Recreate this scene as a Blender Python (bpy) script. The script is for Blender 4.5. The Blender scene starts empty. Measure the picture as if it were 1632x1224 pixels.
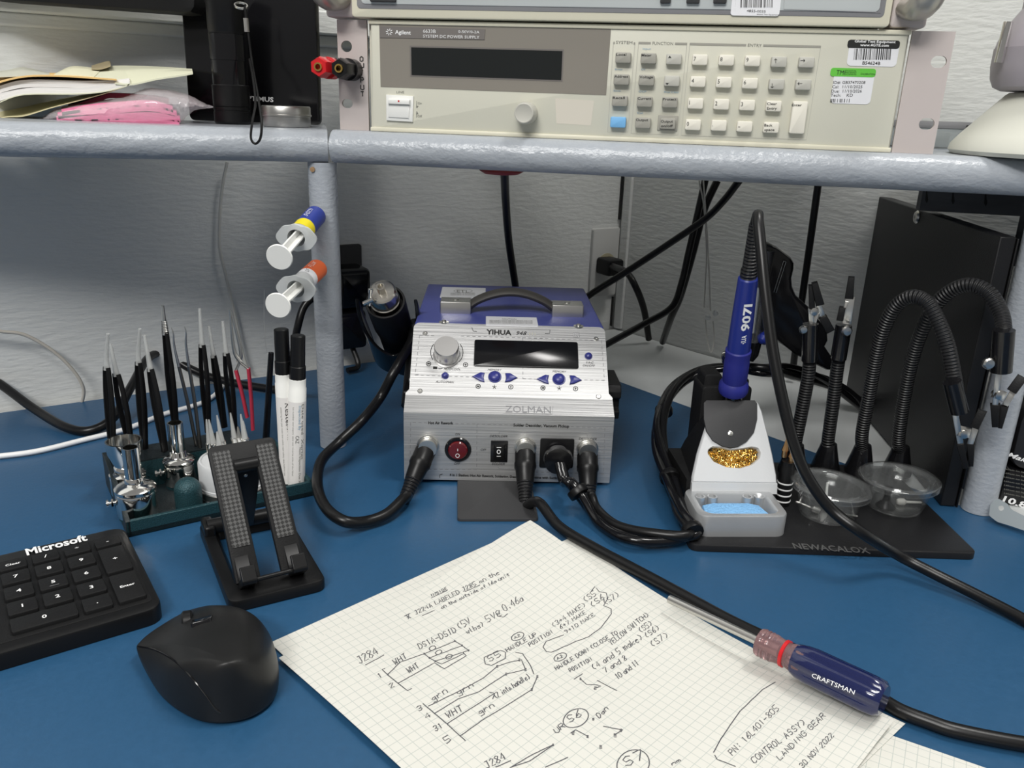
import bpy, bmesh, math, random
from mathutils import Vector, Matrix
random.seed(7)
V = Vector
PI = math.pi
C = bpy.context.scene.collection
scene = bpy.context.scene

# ---------------------------------------------------------------- camera
FOC, TH, RO, CH = 1312.3, 0.32847, 0.035088, 0.323
FW = V((0, math.cos(TH), -math.sin(TH)))
_U = V((0, math.sin(TH), math.cos(TH)))
_R = V((1, 0, 0))
RT = _R * math.cos(RO) + _U * math.sin(RO)
UP = _R * (-math.sin(RO)) + _U * math.cos(RO)
CO = V((0, 0, CH))
cam_data = bpy.data.cameras.new('camera')
cam_data.sensor_width = 36.0
cam_data.sensor_fit = 'HORIZONTAL'
cam_data.lens = FOC * 36.0 / 1632.0
cam_data.clip_start = 0.02
cam = bpy.data.objects.new('camera', cam_data)
C.objects.link(cam)
mw = Matrix((RT, UP, -FW)).transposed().to_4x4()
mw.translation = CO
cam.matrix_world = mw
scene.camera = cam

# ---------------------------------------------------------------- world, lamps, exposure
scene.view_settings.view_transform = 'Standard'
scene.view_settings.look = 'None'
scene.view_settings.exposure = 0.34
scene.view_settings.gamma = 1.0
scene.view_settings.use_curve_mapping = False
w = bpy.data.worlds.new('room_light')
scene.world = w
w.use_nodes = True
bg = w.node_tree.nodes['Background']
bg.inputs[0].default_value = (1.0, 0.985, 0.96, 1)
bg.inputs[1].default_value = 0.19

def area(name, loc, target, sx, sy, power, col=(1, 1, 1)):
    l = bpy.data.lights.new(name, 'AREA')
    l.shape = 'RECTANGLE'; l.size = sx; l.size_y = sy; l.energy = power; l.color = col
    o = bpy.data.objects.new(name, l)
    o.location = loc
    o.rotation_euler = (V(target) - V(loc)).to_track_quat('-Z', 'Y').to_euler()
    C.objects.link(o)
    return o
area('ceiling_light', (-0.25, -0.75, 2.0), (0, 0.7, 0.2), 1.2, 0.35, 14, (1.0, 0.985, 0.95))
area('ceiling_light', (0.75, 0.55, 2.0), (0.35, 0.75, 0.1), 0.9, 0.3, 21, (1.0, 0.985, 0.95))
area('ceiling_light', (-1.0, -2.2, 2.55), (0.1, 0.8, 0.2), 1.4, 0.45, 62, (1.0, 0.99, 0.96))

# ---------------------------------------------------------------- pixel to world
def ray(px, py):
    return FW + RT * ((px - 816) / FOC) - UP * ((py - 612) / FOC)
def Z(px, py, z=0.0):
    d = ray(px, py); return CO + d * ((z - CH) / d.z)
def Y(px, py, y):
    d = ray(px, py); return CO + d * (y / d.y)
class Frame:
    def __init__(s, o, x, y, n=None):
        s.o = V(o); s.x = V(x).normalized(); s.y = V(y); s.y = (s.y - s.x * s.y.dot(s.x)).normalized()
        s.n = s.x.cross(s.y).normalized()
        if n is not None and s.n.dot(V(n)) < 0: s.n = -s.n
    def p(s, u, v, w=0.0): return s.o + s.x * u + s.y * v + s.n * w
    def off(s, w): return Frame(s.o + s.n * w, s.x, s.y, s.n)
    def uv(s, px, py, w=0.0):
        d = ray(px, py); o = s.o + s.n * w
        t = (o - CO).dot(s.n) / d.dot(s.n); q = CO + d * t - o
        return (q.dot(s.x), q.dot(s.y))
    def px(s, px, py, w=0.0):
        u, v = s.uv(px, py, w); return s.p(u, v, w)

# ---------------------------------------------------------------- materials
def mat(name, col, rough=0.5, metal=0.0, noise=0, nstr=0.0, nscale=(1, 1, 1), cvar=0.0, trans=0.0, ior=1.45, spec=0.5, alpha=1.0, coat=0.0, emis=None, sub=0.0, aniso=0.0, rvar=0.0, detail=4):
    m = bpy.data.materials.new(name); m.use_nodes = True
    nt = m.node_tree; b = nt.nodes['Principled BSDF']
    b.inputs['Base Color'].default_value = (*col, 1)
    b.inputs['Roughness'].default_value = rough
    b.inputs['Metallic'].default_value = metal
    b.inputs['IOR'].default_value = ior
    b.inputs['Specular IOR Level'].default_value = spec
    b.inputs['Transmission Weight'].default_value = trans
    b.inputs['Alpha'].default_value = alpha
    b.inputs['Coat Weight'].default_value = coat
    b.inputs['Coat Roughness'].default_value = 0.15
    if sub: b.inputs['Subsurface Weight'].default_value = sub; b.inputs['Subsurface Scale'].default_value = 0.01
    if emis: b.inputs['Emission Color'].default_value = (*emis[0], 1); b.inputs['Emission Strength'].default_value = emis[1]
    if noise:
        tc = nt.nodes.new('ShaderNodeTexCoord'); mp = nt.nodes.new('ShaderNodeMapping')
        mp.inputs['Scale'].default_value = nscale
        n = nt.nodes.new('ShaderNodeTexNoise'); n.inputs['Scale'].default_value = noise; n.inputs['Detail'].default_value = detail
        nt.links.new(tc.outputs['Object'], mp.inputs[0]); nt.links.new(mp.outputs[0], n.inputs['Vector'])
        if nstr:
            bp = nt.nodes.new('ShaderNodeBump'); bp.inputs['Strength'].default_value = nstr; bp.inputs['Distance'].default_value = 0.002
            nt.links.new(n.outputs['Fac'], bp.inputs['Height']); nt.links.new(bp.outputs[0], b.inputs['Normal'])
        if cvar:
            mx = nt.nodes.new('ShaderNodeMix'); mx.data_type = 'RGBA'
            mx.inputs[6].default_value = (*[c * (1 - cvar) for c in col], 1); mx.inputs[7].default_value = (*[min(1, c * (1 + cvar)) for c in col], 1)
            nt.links.new(n.outputs['Fac'], mx.inputs[0]); nt.links.new(mx.outputs[2], b.inputs['Base Color'])
        if rvar:
            mr = nt.nodes.new('ShaderNodeMapRange'); mr.inputs[3].default_value = rough - rvar; mr.inputs[4].default_value = rough + rvar
            nt.links.new(n.outputs['Fac'], mr.inputs[0]); nt.links.new(mr.outputs[0], b.inputs['Roughness'])
    return m

M = {}
M['wall'] = mat('wall_paint', (0.66, 0.67, 0.66), 0.42, noise=150, nstr=0.5, nscale=(0.4, 0.4, 1.5), cvar=0.02)
M['desk'] = mat('white_laminate', (0.60, 0.62, 0.62), 0.3, noise=40, nstr=0.05, cvar=0.03)
M['shelf'] = mat('blue_grey_gloss_paint', (0.36, 0.385, 0.42), 0.25, noise=260, nstr=0.35, nscale=(0.8, 0.8, 1.3), cvar=0.05)
M['mat'] = mat('blue_rubber_mat', (0.020, 0.078, 0.165), 0.36, noise=260, nstr=0.06, cvar=0.10, rvar=0.06)
M['blk'] = mat('black_plastic', (0.006, 0.006, 0.0065), 0.36, spec=0.35)
M['blkm'] = mat('matte_black_plastic', (0.008, 0.008, 0.0085), 0.52, spec=0.3, noise=900, nstr=0.12)
M['blkg'] = mat('gloss_black_plastic', (0.006, 0.006, 0.007), 0.15)
M['cable'] = mat('black_cable', (0.006, 0.006, 0.0065), 0.32, spec=0.4)
M['dgrey'] = mat('dark_grey_plastic', (0.035, 0.035, 0.037), 0.6, noise=700, nstr=0.08)
M['basep'] = mat('black_coated_steel', (0.011, 0.011, 0.012), 0.42, spec=0.35, noise=900, nstr=0.10)
M['beige'] = mat('beige_plastic', (0.60, 0.59, 0.50), 0.45, noise=900, nstr=0.03)
M['cream'] = mat('cream_plastic', (0.68, 0.65, 0.52), 0.42)
M['ear'] = mat('rack_ear_metal', (0.56, 0.50, 0.48), 0.45, metal=0.15, noise=60, cvar=0.03)
M['taupe'] = mat('taupe_panel', (0.235, 0.215, 0.185), 0.35)
M['taupe2'] = mat('taupe_badge', (0.17, 0.155, 0.145), 0.4)
M['lcd'] = mat('display_window', (0.012, 0.014, 0.014), 0.22)
M['kgrey'] = mat('grey_key', (0.33, 0.32, 0.28), 0.5)
M['klgrey'] = mat('light_grey_key', (0.48, 0.47, 0.42), 0.5)
M['kwhite'] = mat('cream_key', (0.74, 0.71, 0.62), 0.5)
M['kblue'] = mat('blue_key', (0.17, 0.42, 0.72), 0.5)
M['ink'] = mat('black_ink', (0.012, 0.012, 0.012), 0.6)
M['greyink'] = mat('grey_ink', (0.20, 0.20, 0.18), 0.6)
M['blueink'] = mat('pale_blue_ink', (0.22, 0.38, 0.52), 0.6)
M['whiteink'] = mat('white_ink', (0.85, 0.85, 0.85), 0.5)
M['white'] = mat('white_plastic', (0.80, 0.80, 0.77), 0.35)
M['label'] = mat('white_label', (0.78, 0.78, 0.80), 0.4)
M['green'] = mat('green_label', (0.13, 0.52, 0.06), 0.4)
M['chrome'] = mat('chrome', (0.78, 0.77, 0.74), 0.10, 1.0)
M['steel'] = mat('brushed_steel', (0.62, 0.61, 0.58), 0.28, 1.0)
M['tinm'] = mat('tin_metal', (0.52, 0.51, 0.49), 0.35, 1.0)
M['gold'] = mat('brass', (0.72, 0.48, 0.14), 0.25, 1.0)
M['copper'] = mat('copper_tip', (0.60, 0.36, 0.17), 0.3, 1.0)
M['alu'] = mat('brushed_aluminium', (0.52, 0.52, 0.52), 0.46, 0.78, noise=620, nstr=0.16, nscale=(0.02, 1, 1), rvar=0.10, cvar=0.26)
M['alus'] = mat('spun_aluminium', (0.62, 0.61, 0.60), 0.30, 1.0)
M['ybl'] = mat('blue_case', (0.060, 0.075, 0.28), 0.42, noise=600, nstr=0.06)
M['bbtn'] = mat('blue_button', (0.03, 0.035, 0.20), 0.3)
M['red'] = mat('red_plastic', (0.55, 0.015, 0.02), 0.25)
M['dred'] = mat('dark_red_rocker', (0.10, 0.005, 0.008), 0.15, coat=0.5)
M['bluep'] = mat('blue_grip', (0.012, 0.025, 0.21), 0.38)
M['blueh'] = mat('blue_rubber_grip', (0.016, 0.02, 0.20), 0.5)
M['silverp'] = mat('silver_painted_plastic', (0.44, 0.45, 0.46), 0.34, 0.5, noise=500, nstr=0.03)
M['whitep'] = mat('pearl_white_plastic', (0.62, 0.63, 0.64), 0.38, 0.15, noise=500, nstr=0.05)
M['sponge'] = mat('blue_sponge', (0.22, 0.47, 0.78), 0.95, noise=450, nstr=0.9, cvar=0.16)
M['teal'] = mat('sparkly_teal_filament', (0.016, 0.055, 0.066), 0.42, 0.3, noise=1100, nstr=0.35, cvar=0.65, detail=1)
M['teald'] = mat('layered_dark_filament', (0.010, 0.016, 0.019), 0.5, noise=600, nstr=0.2, cvar=0.3)
M['clear'] = mat('clear_plastic', (0.86, 0.88, 0.88), 0.06, alpha=0.10, spec=0.9)
def thin_clear(name, tint=(0.975, 0.98, 0.98), film=0.03):
    m = bpy.data.materials.new(name); m.use_nodes = True; nt = m.node_tree; nt.nodes.clear()
    out = nt.nodes.new('ShaderNodeOutputMaterial'); lw = nt.nodes.new('ShaderNodeLayerWeight'); lw.inputs[0].default_value = 0.5
    pw = nt.nodes.new('ShaderNodeMath'); pw.operation = 'POWER'; pw.inputs[1].default_value = 3.0; nt.links.new(lw.outputs['Facing'], pw.inputs[0])
    fr = nt.nodes.new('ShaderNodeMath'); fr.operation = 'MULTIPLY_ADD'; fr.inputs[1].default_value = 0.75; fr.inputs[2].default_value = 0.05; nt.links.new(pw.outputs[0], fr.inputs[0])
    tr = nt.nodes.new('ShaderNodeBsdfTransparent'); tr.inputs[0].default_value = (*tint, 1); gl = nt.nodes.new('ShaderNodeBsdfGlossy'); gl.inputs['Roughness'].default_value = 0.10
    df = nt.nodes.new('ShaderNodeBsdfDiffuse'); df.inputs[0].default_value = (0.85, 0.87, 0.87, 1)
    a = nt.nodes.new('ShaderNodeMixShader'); a.inputs[0].default_value = film; nt.links.new(tr.outputs[0], a.inputs[1]); nt.links.new(df.outputs[0], a.inputs[2])
    b = nt.nodes.new('ShaderNodeMixShader'); nt.links.new(fr.outputs[0], b.inputs[0]); nt.links.new(a.outputs[0], b.inputs[1]); nt.links.new(gl.outputs[0], b.inputs[2])
    nt.links.new(b.outputs[0], out.inputs[0]); return m
M['clear'] = thin_clear('clear_plastic')
M['ctip'] = mat('clear_tip_cover', (0.55, 0.56, 0.55), 0.15, alpha=0.55, spec=0.8)
M['frost'] = mat('frosted_plastic', (0.80, 0.82, 0.82), 0.3, trans=0.45, ior=1.3)
M['ptfe'] = mat('translucent_tube', (0.72, 0.71, 0.67), 0.3, trans=0.35, ior=1.2)
M['wcable'] = mat('white_cable', (0.80, 0.80, 0.80), 0.35)
M['manila'] = mat('manila_paper', (0.68, 0.62, 0.38), 0.7)
M['manila2'] = mat('pale_yellow_paper', (0.66, 0.66, 0.50), 0.7)
M['manila3'] = mat('orange_yellow_paper', (0.75, 0.50, 0.20), 0.7)
M['paperw'] = mat('white_paper', (0.76, 0.74, 0.72), 0.7)
M['pinkp'] = mat('pink_antistatic_plastic', (0.80, 0.22, 0.38), 0.35, coat=0.6, noise=90, nstr=0.3, nscale=(1, 1, 5), cvar=0.15)
M['pinkd'] = mat('deep_pink_plastic', (0.42, 0.06, 0.13), 0.4)
M['bag'] = mat('clear_bag_film', (0.95, 0.88, 0.91), 0.12, alpha=0.30, spec=0.9)
M['film'] = mat('clear_film', (1, 1, 1), 0.08, trans=1.0, ior=1.1)
M['yellow'] = mat('yellow_label', (0.80, 0.66, 0.02), 0.4)
M['blabel'] = mat('dark_blue_label', (0.03, 0.05, 0.28), 0.4)
M['orange'] = mat('orange_label', (0.75, 0.14, 0.04), 0.4)
M['pencil'] = mat('pencil_marks', (0.085, 0.085, 0.095), 0.7)
M['sdblue'] = mat('translucent_blue_handle', (0.010, 0.016, 0.085), 0.10, trans=0.25, ior=1.45, coat=0.6)
M['sdclear'] = mat('translucent_amber_pink_collar', (0.45, 0.27, 0.28), 0.12, trans=0.7, ior=1.4)
M['purpleg'] = mat('lilac_grey_plastic', (0.36, 0.33, 0.36), 0.4)
M['offw'] = mat('off_white_plastic', (0.62, 0.62, 0.55), 0.4)
M['wood'] = mat('dark_grey_painted_wood', (0.075, 0.08, 0.09), 0.6, noise=30, nstr=0.3, nscale=(1, 1, 6), cvar=0.3)
M['lilac'] = mat('pale_grey_screen', (0.52, 0.55, 0.55), 0.35)
M['greyl'] = mat('mid_grey_line', (0.23, 0.23, 0.24), 0.5)
M['redt'] = mat('red_handle_coating', (0.42, 0.03, 0.06), 0.4)
M['plate'] = mat('painted_outlet_plate', (0.50, 0.50, 0.49), 0.35)
M['zinc'] = mat('zinc_bracket', (0.55, 0.62, 0.66), 0.3, 0.9)
M['tex'] = mat('diamond_grip', (0.05, 0.05, 0.05), 0.5)

def diamond(m, scale):
    nt = m.node_tree; b = nt.nodes['Principled BSDF']
    tc = nt.nodes.new('ShaderNodeTexCoord'); mp = nt.nodes.new('ShaderNodeMapping'); mp.inputs['Rotation'].default_value = (0, 0, PI / 4)
    mp.inputs['Scale'].default_value = (scale,) * 3
    ck = nt.nodes.new('ShaderNodeTexChecker'); ck.inputs['Scale'].default_value = 1
    nt.links.new(tc.outputs['UV'], mp.inputs[0]); nt.links.new(mp.outputs[0], ck.inputs['Vector'])
    bp = nt.nodes.new('ShaderNodeBump'); bp.inputs['Strength'].default_value = 1; bp.inputs['Distance'].default_value = 0.002
    mx = nt.nodes.new('ShaderNodeMix'); mx.data_type = 'RGBA'; mx.inputs[6].default_value = (0.075, 0.075, 0.075, 1); mx.inputs[7].default_value = (0.008, 0.008, 0.008, 1)
    nt.links.new(ck.outputs['Fac'], mx.inputs[0]); nt.links.new(mx.outputs[2], b.inputs['Base Color'])
    nt.links.new(ck.outputs['Fac'], bp.inputs['Height']); nt.links.new(bp.outputs[0], b.inputs['Normal'])
diamond(M['tex'], 480)

def gridpaper(name):
    m = bpy.data.materials.new(name); m.use_nodes = True
    nt = m.node_tree; b = nt.nodes['Principled BSDF']; b.inputs['Roughness'].default_value = 0.75
    tc = nt.nodes.new('ShaderNodeTexCoord'); sp = nt.nodes.new('ShaderNodeSeparateXYZ'); nt.links.new(tc.outputs['UV'], sp.inputs[0])
    outs = []
    for ax in (0, 1):
        mu = nt.nodes.new('ShaderNodeMath'); mu.operation = 'MULTIPLY'; mu.inputs[1].default_value = 1 / 0.0058; nt.links.new(sp.outputs[ax], mu.inputs[0])
        fr = nt.nodes.new('ShaderNodeMath'); fr.operation = 'FRACT'; nt.links.new(mu.outputs[0], fr.inputs[0])
        sb = nt.nodes.new('ShaderNodeMath'); sb.operation = 'SUBTRACT'; sb.inputs[1].default_value = 0.5; nt.links.new(fr.outputs[0], sb.inputs[0])
        ab = nt.nodes.new('ShaderNodeMath'); ab.operation = 'ABSOLUTE'; nt.links.new(sb.outputs[0], ab.inputs[0])
        gt = nt.nodes.new('ShaderNodeMapRange'); gt.inputs[1].default_value = 0.455; gt.inputs[2].default_value = 0.485; nt.links.new(ab.outputs[0], gt.inputs[0])
        outs.append(gt)
    mxx = nt.nodes.new('ShaderNodeMath'); mxx.operation = 'MAXIMUM'; nt.links.new(outs[0].outputs[0], mxx.inputs[0]); nt.links.new(outs[1].outputs[0], mxx.inputs[1])
    mx = nt.nodes.new('ShaderNodeMix'); mx.data_type = 'RGBA'; mx.inputs[6].default_value = (0.65, 0.64, 0.59, 1); mx.inputs[7].default_value = (0.44, 0.47, 0.44, 1)
    nt.links.new(mxx.outputs[0], mx.inputs[0]); nt.links.new(mx.outputs[2], b.inputs['Base Color'])
    return m
M['grid'] = gridpaper('graph_paper')

def corrug(name, col, scale, axis=2):
    m = mat(name, col, 0.32)
    nt = m.node_tree; b = nt.nodes['Principled BSDF']
    tc = nt.nodes.new('ShaderNodeTexCoord'); sp = nt.nodes.new('ShaderNodeSeparateXYZ'); nt.links.new(tc.outputs['UV'], sp.inputs[0])
    mu = nt.nodes.new('ShaderNodeMath'); mu.operation = 'MULTIPLY'; mu.inputs[1].default_value = scale; nt.links.new(sp.outputs[1], mu.inputs[0])
    sn = nt.nodes.new('ShaderNodeMath'); sn.operation = 'SINE'; nt.links.new(mu.outputs[0], sn.inputs[0])
    bp = nt.nodes.new('ShaderNodeBump'); bp.inputs['Strength'].default_value = 1; bp.inputs['Distance'].default_value = 0.0006
    nt.links.new(sn.outputs[0], bp.inputs['Height']); nt.links.new(bp.outputs[0], b.inputs['Normal'])
    return m
M['goose'] = corrug('flexible_metal_arm', (0.02, 0.02, 0.021), 2 * PI / 0.0026)
M['boot'] = corrug('ribbed_strain_relief', (0.010, 0.010, 0.011), 2 * PI / 0.0028)

# ---------------------------------------------------------------- mesh builder
def rot_basis(d):
    d = V(d).normalized(); a = V((0, 0, 1)) if abs(d.z) < 0.9 else V((1, 0, 0))
    x = a.cross(d).normalized(); return x, d.cross(x).normalized(), d
def spline(pts, n=8):
    pts = [V(p) for p in pts]
    if len(pts) < 3: return pts
    P = [pts[0] * 2 - pts[1]] + pts + [pts[-1] * 2 - pts[-2]]
    out = []
    for i in range(1, len(P) - 2):
        for k in range(n):
            t = k / n
            out.append(0.5 * ((2 * P[i]) + (P[i + 1] - P[i - 1]) * t + (2 * P[i - 1] - 5 * P[i] + 4 * P[i + 1] - P[i + 2]) * t * t + (3 * P[i] - P[i - 1] - 3 * P[i + 1] + P[i + 2]) * t ** 3))
    out.append(pts[-1]); return out
def rrpts(u0, v0, u1, v1, r, n=4):
    if u0 > u1: u0, u1 = u1, u0
    if v0 > v1: v0, v1 = v1, v0
    r = min(r, (u1 - u0) / 2 * .999, (v1 - v0) / 2 * .999)
    if r <= 0: return [(u0, v0), (u1, v0), (u1, v1), (u0, v1)]
    o = []
    for cx, cy, a0 in ((u1 - r, v0 + r, -90), (u1 - r, v1 - r, 0), (u0 + r, v1 - r, 90), (u0 + r, v0 + r, 180)):
        for k in range(n + 1):
            a = math.radians(a0 + 90 * k / n); o.append((cx + r * math.cos(a), cy + r * math.sin(a)))
    return o
def inset(poly, d):
    n = len(poly); out = []
    A = sum(poly[i][0] * poly[(i + 1) % n][1] - poly[(i + 1) % n][0] * poly[i][1] for i in range(n))
    sg = 1 if A > 0 else -1
    for i in range(n):
        p0, p1, p2 = V(poly[i - 1]), V(poly[i]), V(poly[(i + 1) % n])
        a = (p1 - p0); b = (p2 - p1)
        if a.length < 1e-9: a = b
        if b.length < 1e-9: b = a
        a.normalize(); b.normalize()
        na = V((-a.y, a.x)) * sg; nb = V((-b.y, b.x)) * sg
        m = na + nb; l = m.length
        if l < 1e-6: out.append(tuple(p1)); continue
        m /= l; out.append(tuple(p1 + m * d / max(0.4, m.dot(na))))
    return out

class MB:
    def __init__(s): s.v = []; s.f = []; s.m = []; s.uv = []; s.mats = []
    def mi(s, m):
        m = M[m] if isinstance(m, str) else m
        if m not in s.mats: s.mats.append(m)
        return s.mats.index(m)
    def add(s, vs, fs, m, uvs=None):
        b = len(s.v); s.v += [V(p) for p in vs]; i = s.mi(m)
        for k, f in enumerate(fs):
            s.f.append([b + j for j in f]); s.m.append(i)
            s.uv.append([uvs[j] for j in f] if uvs else None)
        return s
    def prism(s, F, poly, w0, w1, m, bev=0.0, mtop=None, bot=True):
        n = len(poly); rings = [[F.p(u, v, w0) for u, v in poly]]
        if bev:
            sg = 1 if w1 > w0 else -1
            rings.append([F.p(u, v, w1 - bev * sg) for u, v in poly])
            q = inset(poly, bev * .3); rings.append([F.p(u, v, w1 - bev * .3 * sg) for u, v in q])
            q = inset(poly, bev); rings.append([F.p(u, v, w1) for u, v in q])
        else: rings.append([F.p(u, v, w1) for u, v in poly])
        vs = [p for r in rings for p in r]; fs = []
        for k in range(len(rings) - 1):
            for i in range(n):
                j = (i + 1) % n; fs.append([k * n + i, k * n + j, (k + 1) * n + j, (k + 1) * n + i])
        if bot: fs.append(list(range(n))[::-1])
        top = list(range((len(rings) - 1) * n, len(rings) * n))
        if mtop is None: fs.append(top); s.add(vs, fs, m)
        else:
            s.add(vs, fs, m); b = len(s.v) - len(vs)
            s.f.append([b + i for i in top]); s.m.append(s.mi(mtop)); s.uv.append(None)
        return s
    def rr(s, F, u0, v0, u1, v1, r, w0, w1, m, bev=0.0, mtop=None): return s.prism(F, rrpts(u0, v0, u1, v1, r), w0, w1, m, bev, mtop)
    def rrp(s, F, x0, y0, x1, y1, rpx, w0, w1, m, bev=0.0, mtop=None, wp=None):
        """rounded rectangle in a frame between two photograph points read on the plane w=wp"""
        wp = w1 if wp is None else wp
        a = F.uv(x0, y0, wp); b = F.uv(x1, y1, wp); k = abs(b[0] - a[0]) / max(1, abs(x1 - x0))
        return s.rr(F, a[0], a[1], b[0], b[1], rpx * k, w0, w1, m, bev, mtop)
    def polyp(s, F, pts, w0, w1, m, bev=0.0): return s.prism(F, [F.uv(x, y, w1) for x, y in pts], w0, w1, m, bev)
    def tube(s, pts, r, m, seg=10, sp=8, flat=1.0, fr=None):
        pts = spline(pts, sp) if sp else [V(p) for p in pts]
        n = len(pts); R = r if callable(r) else (lambda t: r)
        vs = []; uvs = []; x = None; L = 0
        for i, p in enumerate(pts):
            d = (pts[min(i + 1, n - 1)] - pts[max(i - 1, 0)])
            if d.length < 1e-9: d = V((0, 0, 1))
            d.normalize()
            if x is None: x, y, _ = rot_basis(d) if fr is None else (V(fr), d.cross(V(fr)).normalized(), d)
            else:
                x = (x - d * x.dot(d)); x.normalize(); y = d.cross(x)
            if i: L += (p - pts[i - 1]).length
            rr_ = R(i / (n - 1))
            for k in range(seg):
                a = 2 * PI * k / seg; vs.append(p + x * math.cos(a) * rr_ + y * math.sin(a) * rr_ * flat); uvs.append((k / seg, L))
        fs = [[i * seg + k, i * seg + (k + 1) % seg, (i + 1) * seg + (k + 1) % seg, (i + 1) * seg + k] for i in range(n - 1) for k in range(seg)]
        fs.append(list(range(seg))[::-1]); fs.append(list(range((n - 1) * seg, n * seg)))
        return s.add(vs, fs, m, uvs)
    def lathe(s, o, d, prof, m, seg=32, cap=True, xdir=None):
        """prof: (radius, height along d)"""
        o = V(o); x, y, d = rot_basis(d)
        if xdir: x = V(xdir); x = (x - d * x.dot(d)).normalized(); y = d.cross(x)
        vs = []; uvs = []; L = 0
        for i, (r, h) in enumerate(prof):
            if i: L += math.hypot(r - prof[i - 1][0], h - prof[i - 1][1])
            for k in range(seg):
                a = 2 * PI * (k + .5) / seg; vs.append(o + d * h + x * math.cos(a) * r + y * math.sin(a) * r); uvs.append((k / seg, L))
        n = len(prof)
        fs = [[i * seg + k, i * seg + (k + 1) % seg, (i + 1) * seg + (k + 1) % seg, (i + 1) * seg + k] for i in range(n - 1) for k in range(seg)]
        if cap: fs.append(list(range(seg))[::-1]); fs.append(list(range((n - 1) * seg, n * seg)))
        return s.add(vs, fs, m, uvs)
    def box(s, F, u0, v0, u1, v1, w0, w1, m, bev=0.0): return s.prism(F, [(u0, v0), (u1, v0), (u1, v1), (u0, v1)], w0, w1, m, bev)
    def grid(s, fn, nu, nv, m, thick=0.0, uvf=None):
        P = [[V(fn(i / nu, j / nv)) for j in range(nv + 1)] for i in range(nu + 1)]
        vs = [p for r in P for p in r]; uvs = [(uvf(i / nu, j / nv) if uvf else (i / nu, j / nv)) for i in range(nu + 1) for j in range(nv + 1)]
        fs = [[i * (nv + 1) + j, (i + 1) * (nv + 1) + j, (i + 1) * (nv + 1) + j + 1, i * (nv + 1) + j + 1] for i in range(nu) for j in range(nv)]
        if thick:
            n0 = len(vs); vs += [p - V((0, 0, thick)) for p in vs]; uvs = uvs + uvs
            fs += [[n0 + j for j in f[::-1]] for f in fs]
            bd = [i * (nv + 1) for i in range(nu + 1)] + [nu * (nv + 1) + j for j in range(1, nv + 1)] + [i * (nv + 1) + nv for i in range(nu - 1, -1, -1)] + [j for j in range(nv - 1, 0, -1)]
            for a in range(len(bd)):
                b_ = bd[(a + 1) % len(bd)]; fs.append([bd[a], n0 + bd[a], n0 + b_, b_])
        return s.add(vs, fs, m, uvs)
    def text(s, F, txt, p0, p1, h, m, w=0.0003, bold=0.0, shear=0.0, nat=False):
        """lettering whose baseline runs between two photograph points, h = capital height in photo pixels"""
        a = V(F.uv(*p0, w)); b = V(F.uv(*p1, w)); c = V(F.uv(p0[0], p0[1] - h, w))
        cd = bpy.data.curves.new('t', 'FONT'); cd.body = txt; cd.size = 1; cd.resolution_u = 2; cd.offset = bold; cd.shear = shear
        o = bpy.data.objects.new('t', cd); C.objects.link(o); bpy.context.view_layer.update()
        me = bpy.data.meshes.new_from_object(o.evaluated_get(bpy.context.evaluated_depsgraph_get()))
        bpy.data.objects.remove(o); bpy.data.curves.remove(cd)
        if len(me.vertices):
            x0 = min(q.co.x for q in me.vertices); x1 = max(q.co.x for q in me.vertices)
            e = (b - a); L = e.length; e.normalize(); up = V((-e.y, e.x)); hh = abs((c - a).dot(up))
            sx = L / max(1e-6, x1 - x0); sy = hh / 0.70
            if nat: sx = sy * .9
            vs = []
            for q in me.vertices:
                u = a + e * ((q.co.x - x0) * sx) + up * (q.co.y * sy); vs.append(F.p(u.x, u.y, w))
            s.add(vs, [list(p.vertices) for p in me.polygons], m)
        bpy.data.meshes.remove(me)
        return s
    def line(s, pts, wd, m, n):
        """flat ribbon of width wd along world points, facing n"""
        pts = [V(p) for p in pts]; n = V(n).normalized(); vs = []
        for i, p in enumerate(pts):
            d = pts[min(i + 1, len(pts) - 1)] - pts[max(i - 1, 0)]
            if d.length < 1e-9: d = V((1, 0, 0))
            sd = n.cross(d).normalized() * wd / 2; vs += [p - sd, p + sd]
        return s.add(vs, [[2 * i, 2 * i + 2, 2 * i + 3, 2 * i + 1] for i in range(len(pts) - 1)], m)
    def linep(s, F, pts, wpx, m, w=0.0003):
        q = [F.px(x, y, w) for x, y in pts]
        k = (F.px(pts[0][0] + 1, pts[0][1], w) - q[0]).length
        return s.line(q, wpx * k, m, F.n)
    def build(s, name, parent=None, bev=0.0, smooth=35, seg=2, sub=0, origin=None, **tags):
        me = bpy.data.meshes.new(name)
        inv = parent.matrix_world.inverted() if parent else None
        if parent is None:
            if origin is None:
                zs = min(p.z for p in s.v); origin = V((sum((min(p[k] for p in s.v), max(p[k] for p in s.v))) / 2 for k in (0, 1))).to_3d(); origin.z = zs
            inv = Matrix.Translation(-V(origin))
        me.from_pydata([inv @ p for p in s.v], [], s.f)
        for m_ in s.mats: me.materials.append(m_)
        me.polygons.foreach_set('material_index', s.m)
        if any(u for u in s.uv):
            ul = me.uv_layers.new(name='UVMap')
            for poly, uu in zip(me.polygons, s.uv):
                if uu:
                    for li, c in zip(poly.loop_indices, uu): ul.data[li].uv = c
        bm = bmesh.new(); bm.from_mesh(me); bmesh.ops.recalc_face_normals(bm, faces=bm.faces); bm.to_mesh(me); bm.free()
        me.update()
        if smooth:
            me.polygons.foreach_set('use_smooth', [True] * len(me.polygons)); me.set_sharp_from_angle(angle=math.radians(smooth))
        o = bpy.data.objects.new(name, me); C.objects.link(o)
        if parent: o.parent = parent; o.matrix_parent_inverse = Matrix()
        else: o.location = origin
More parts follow.
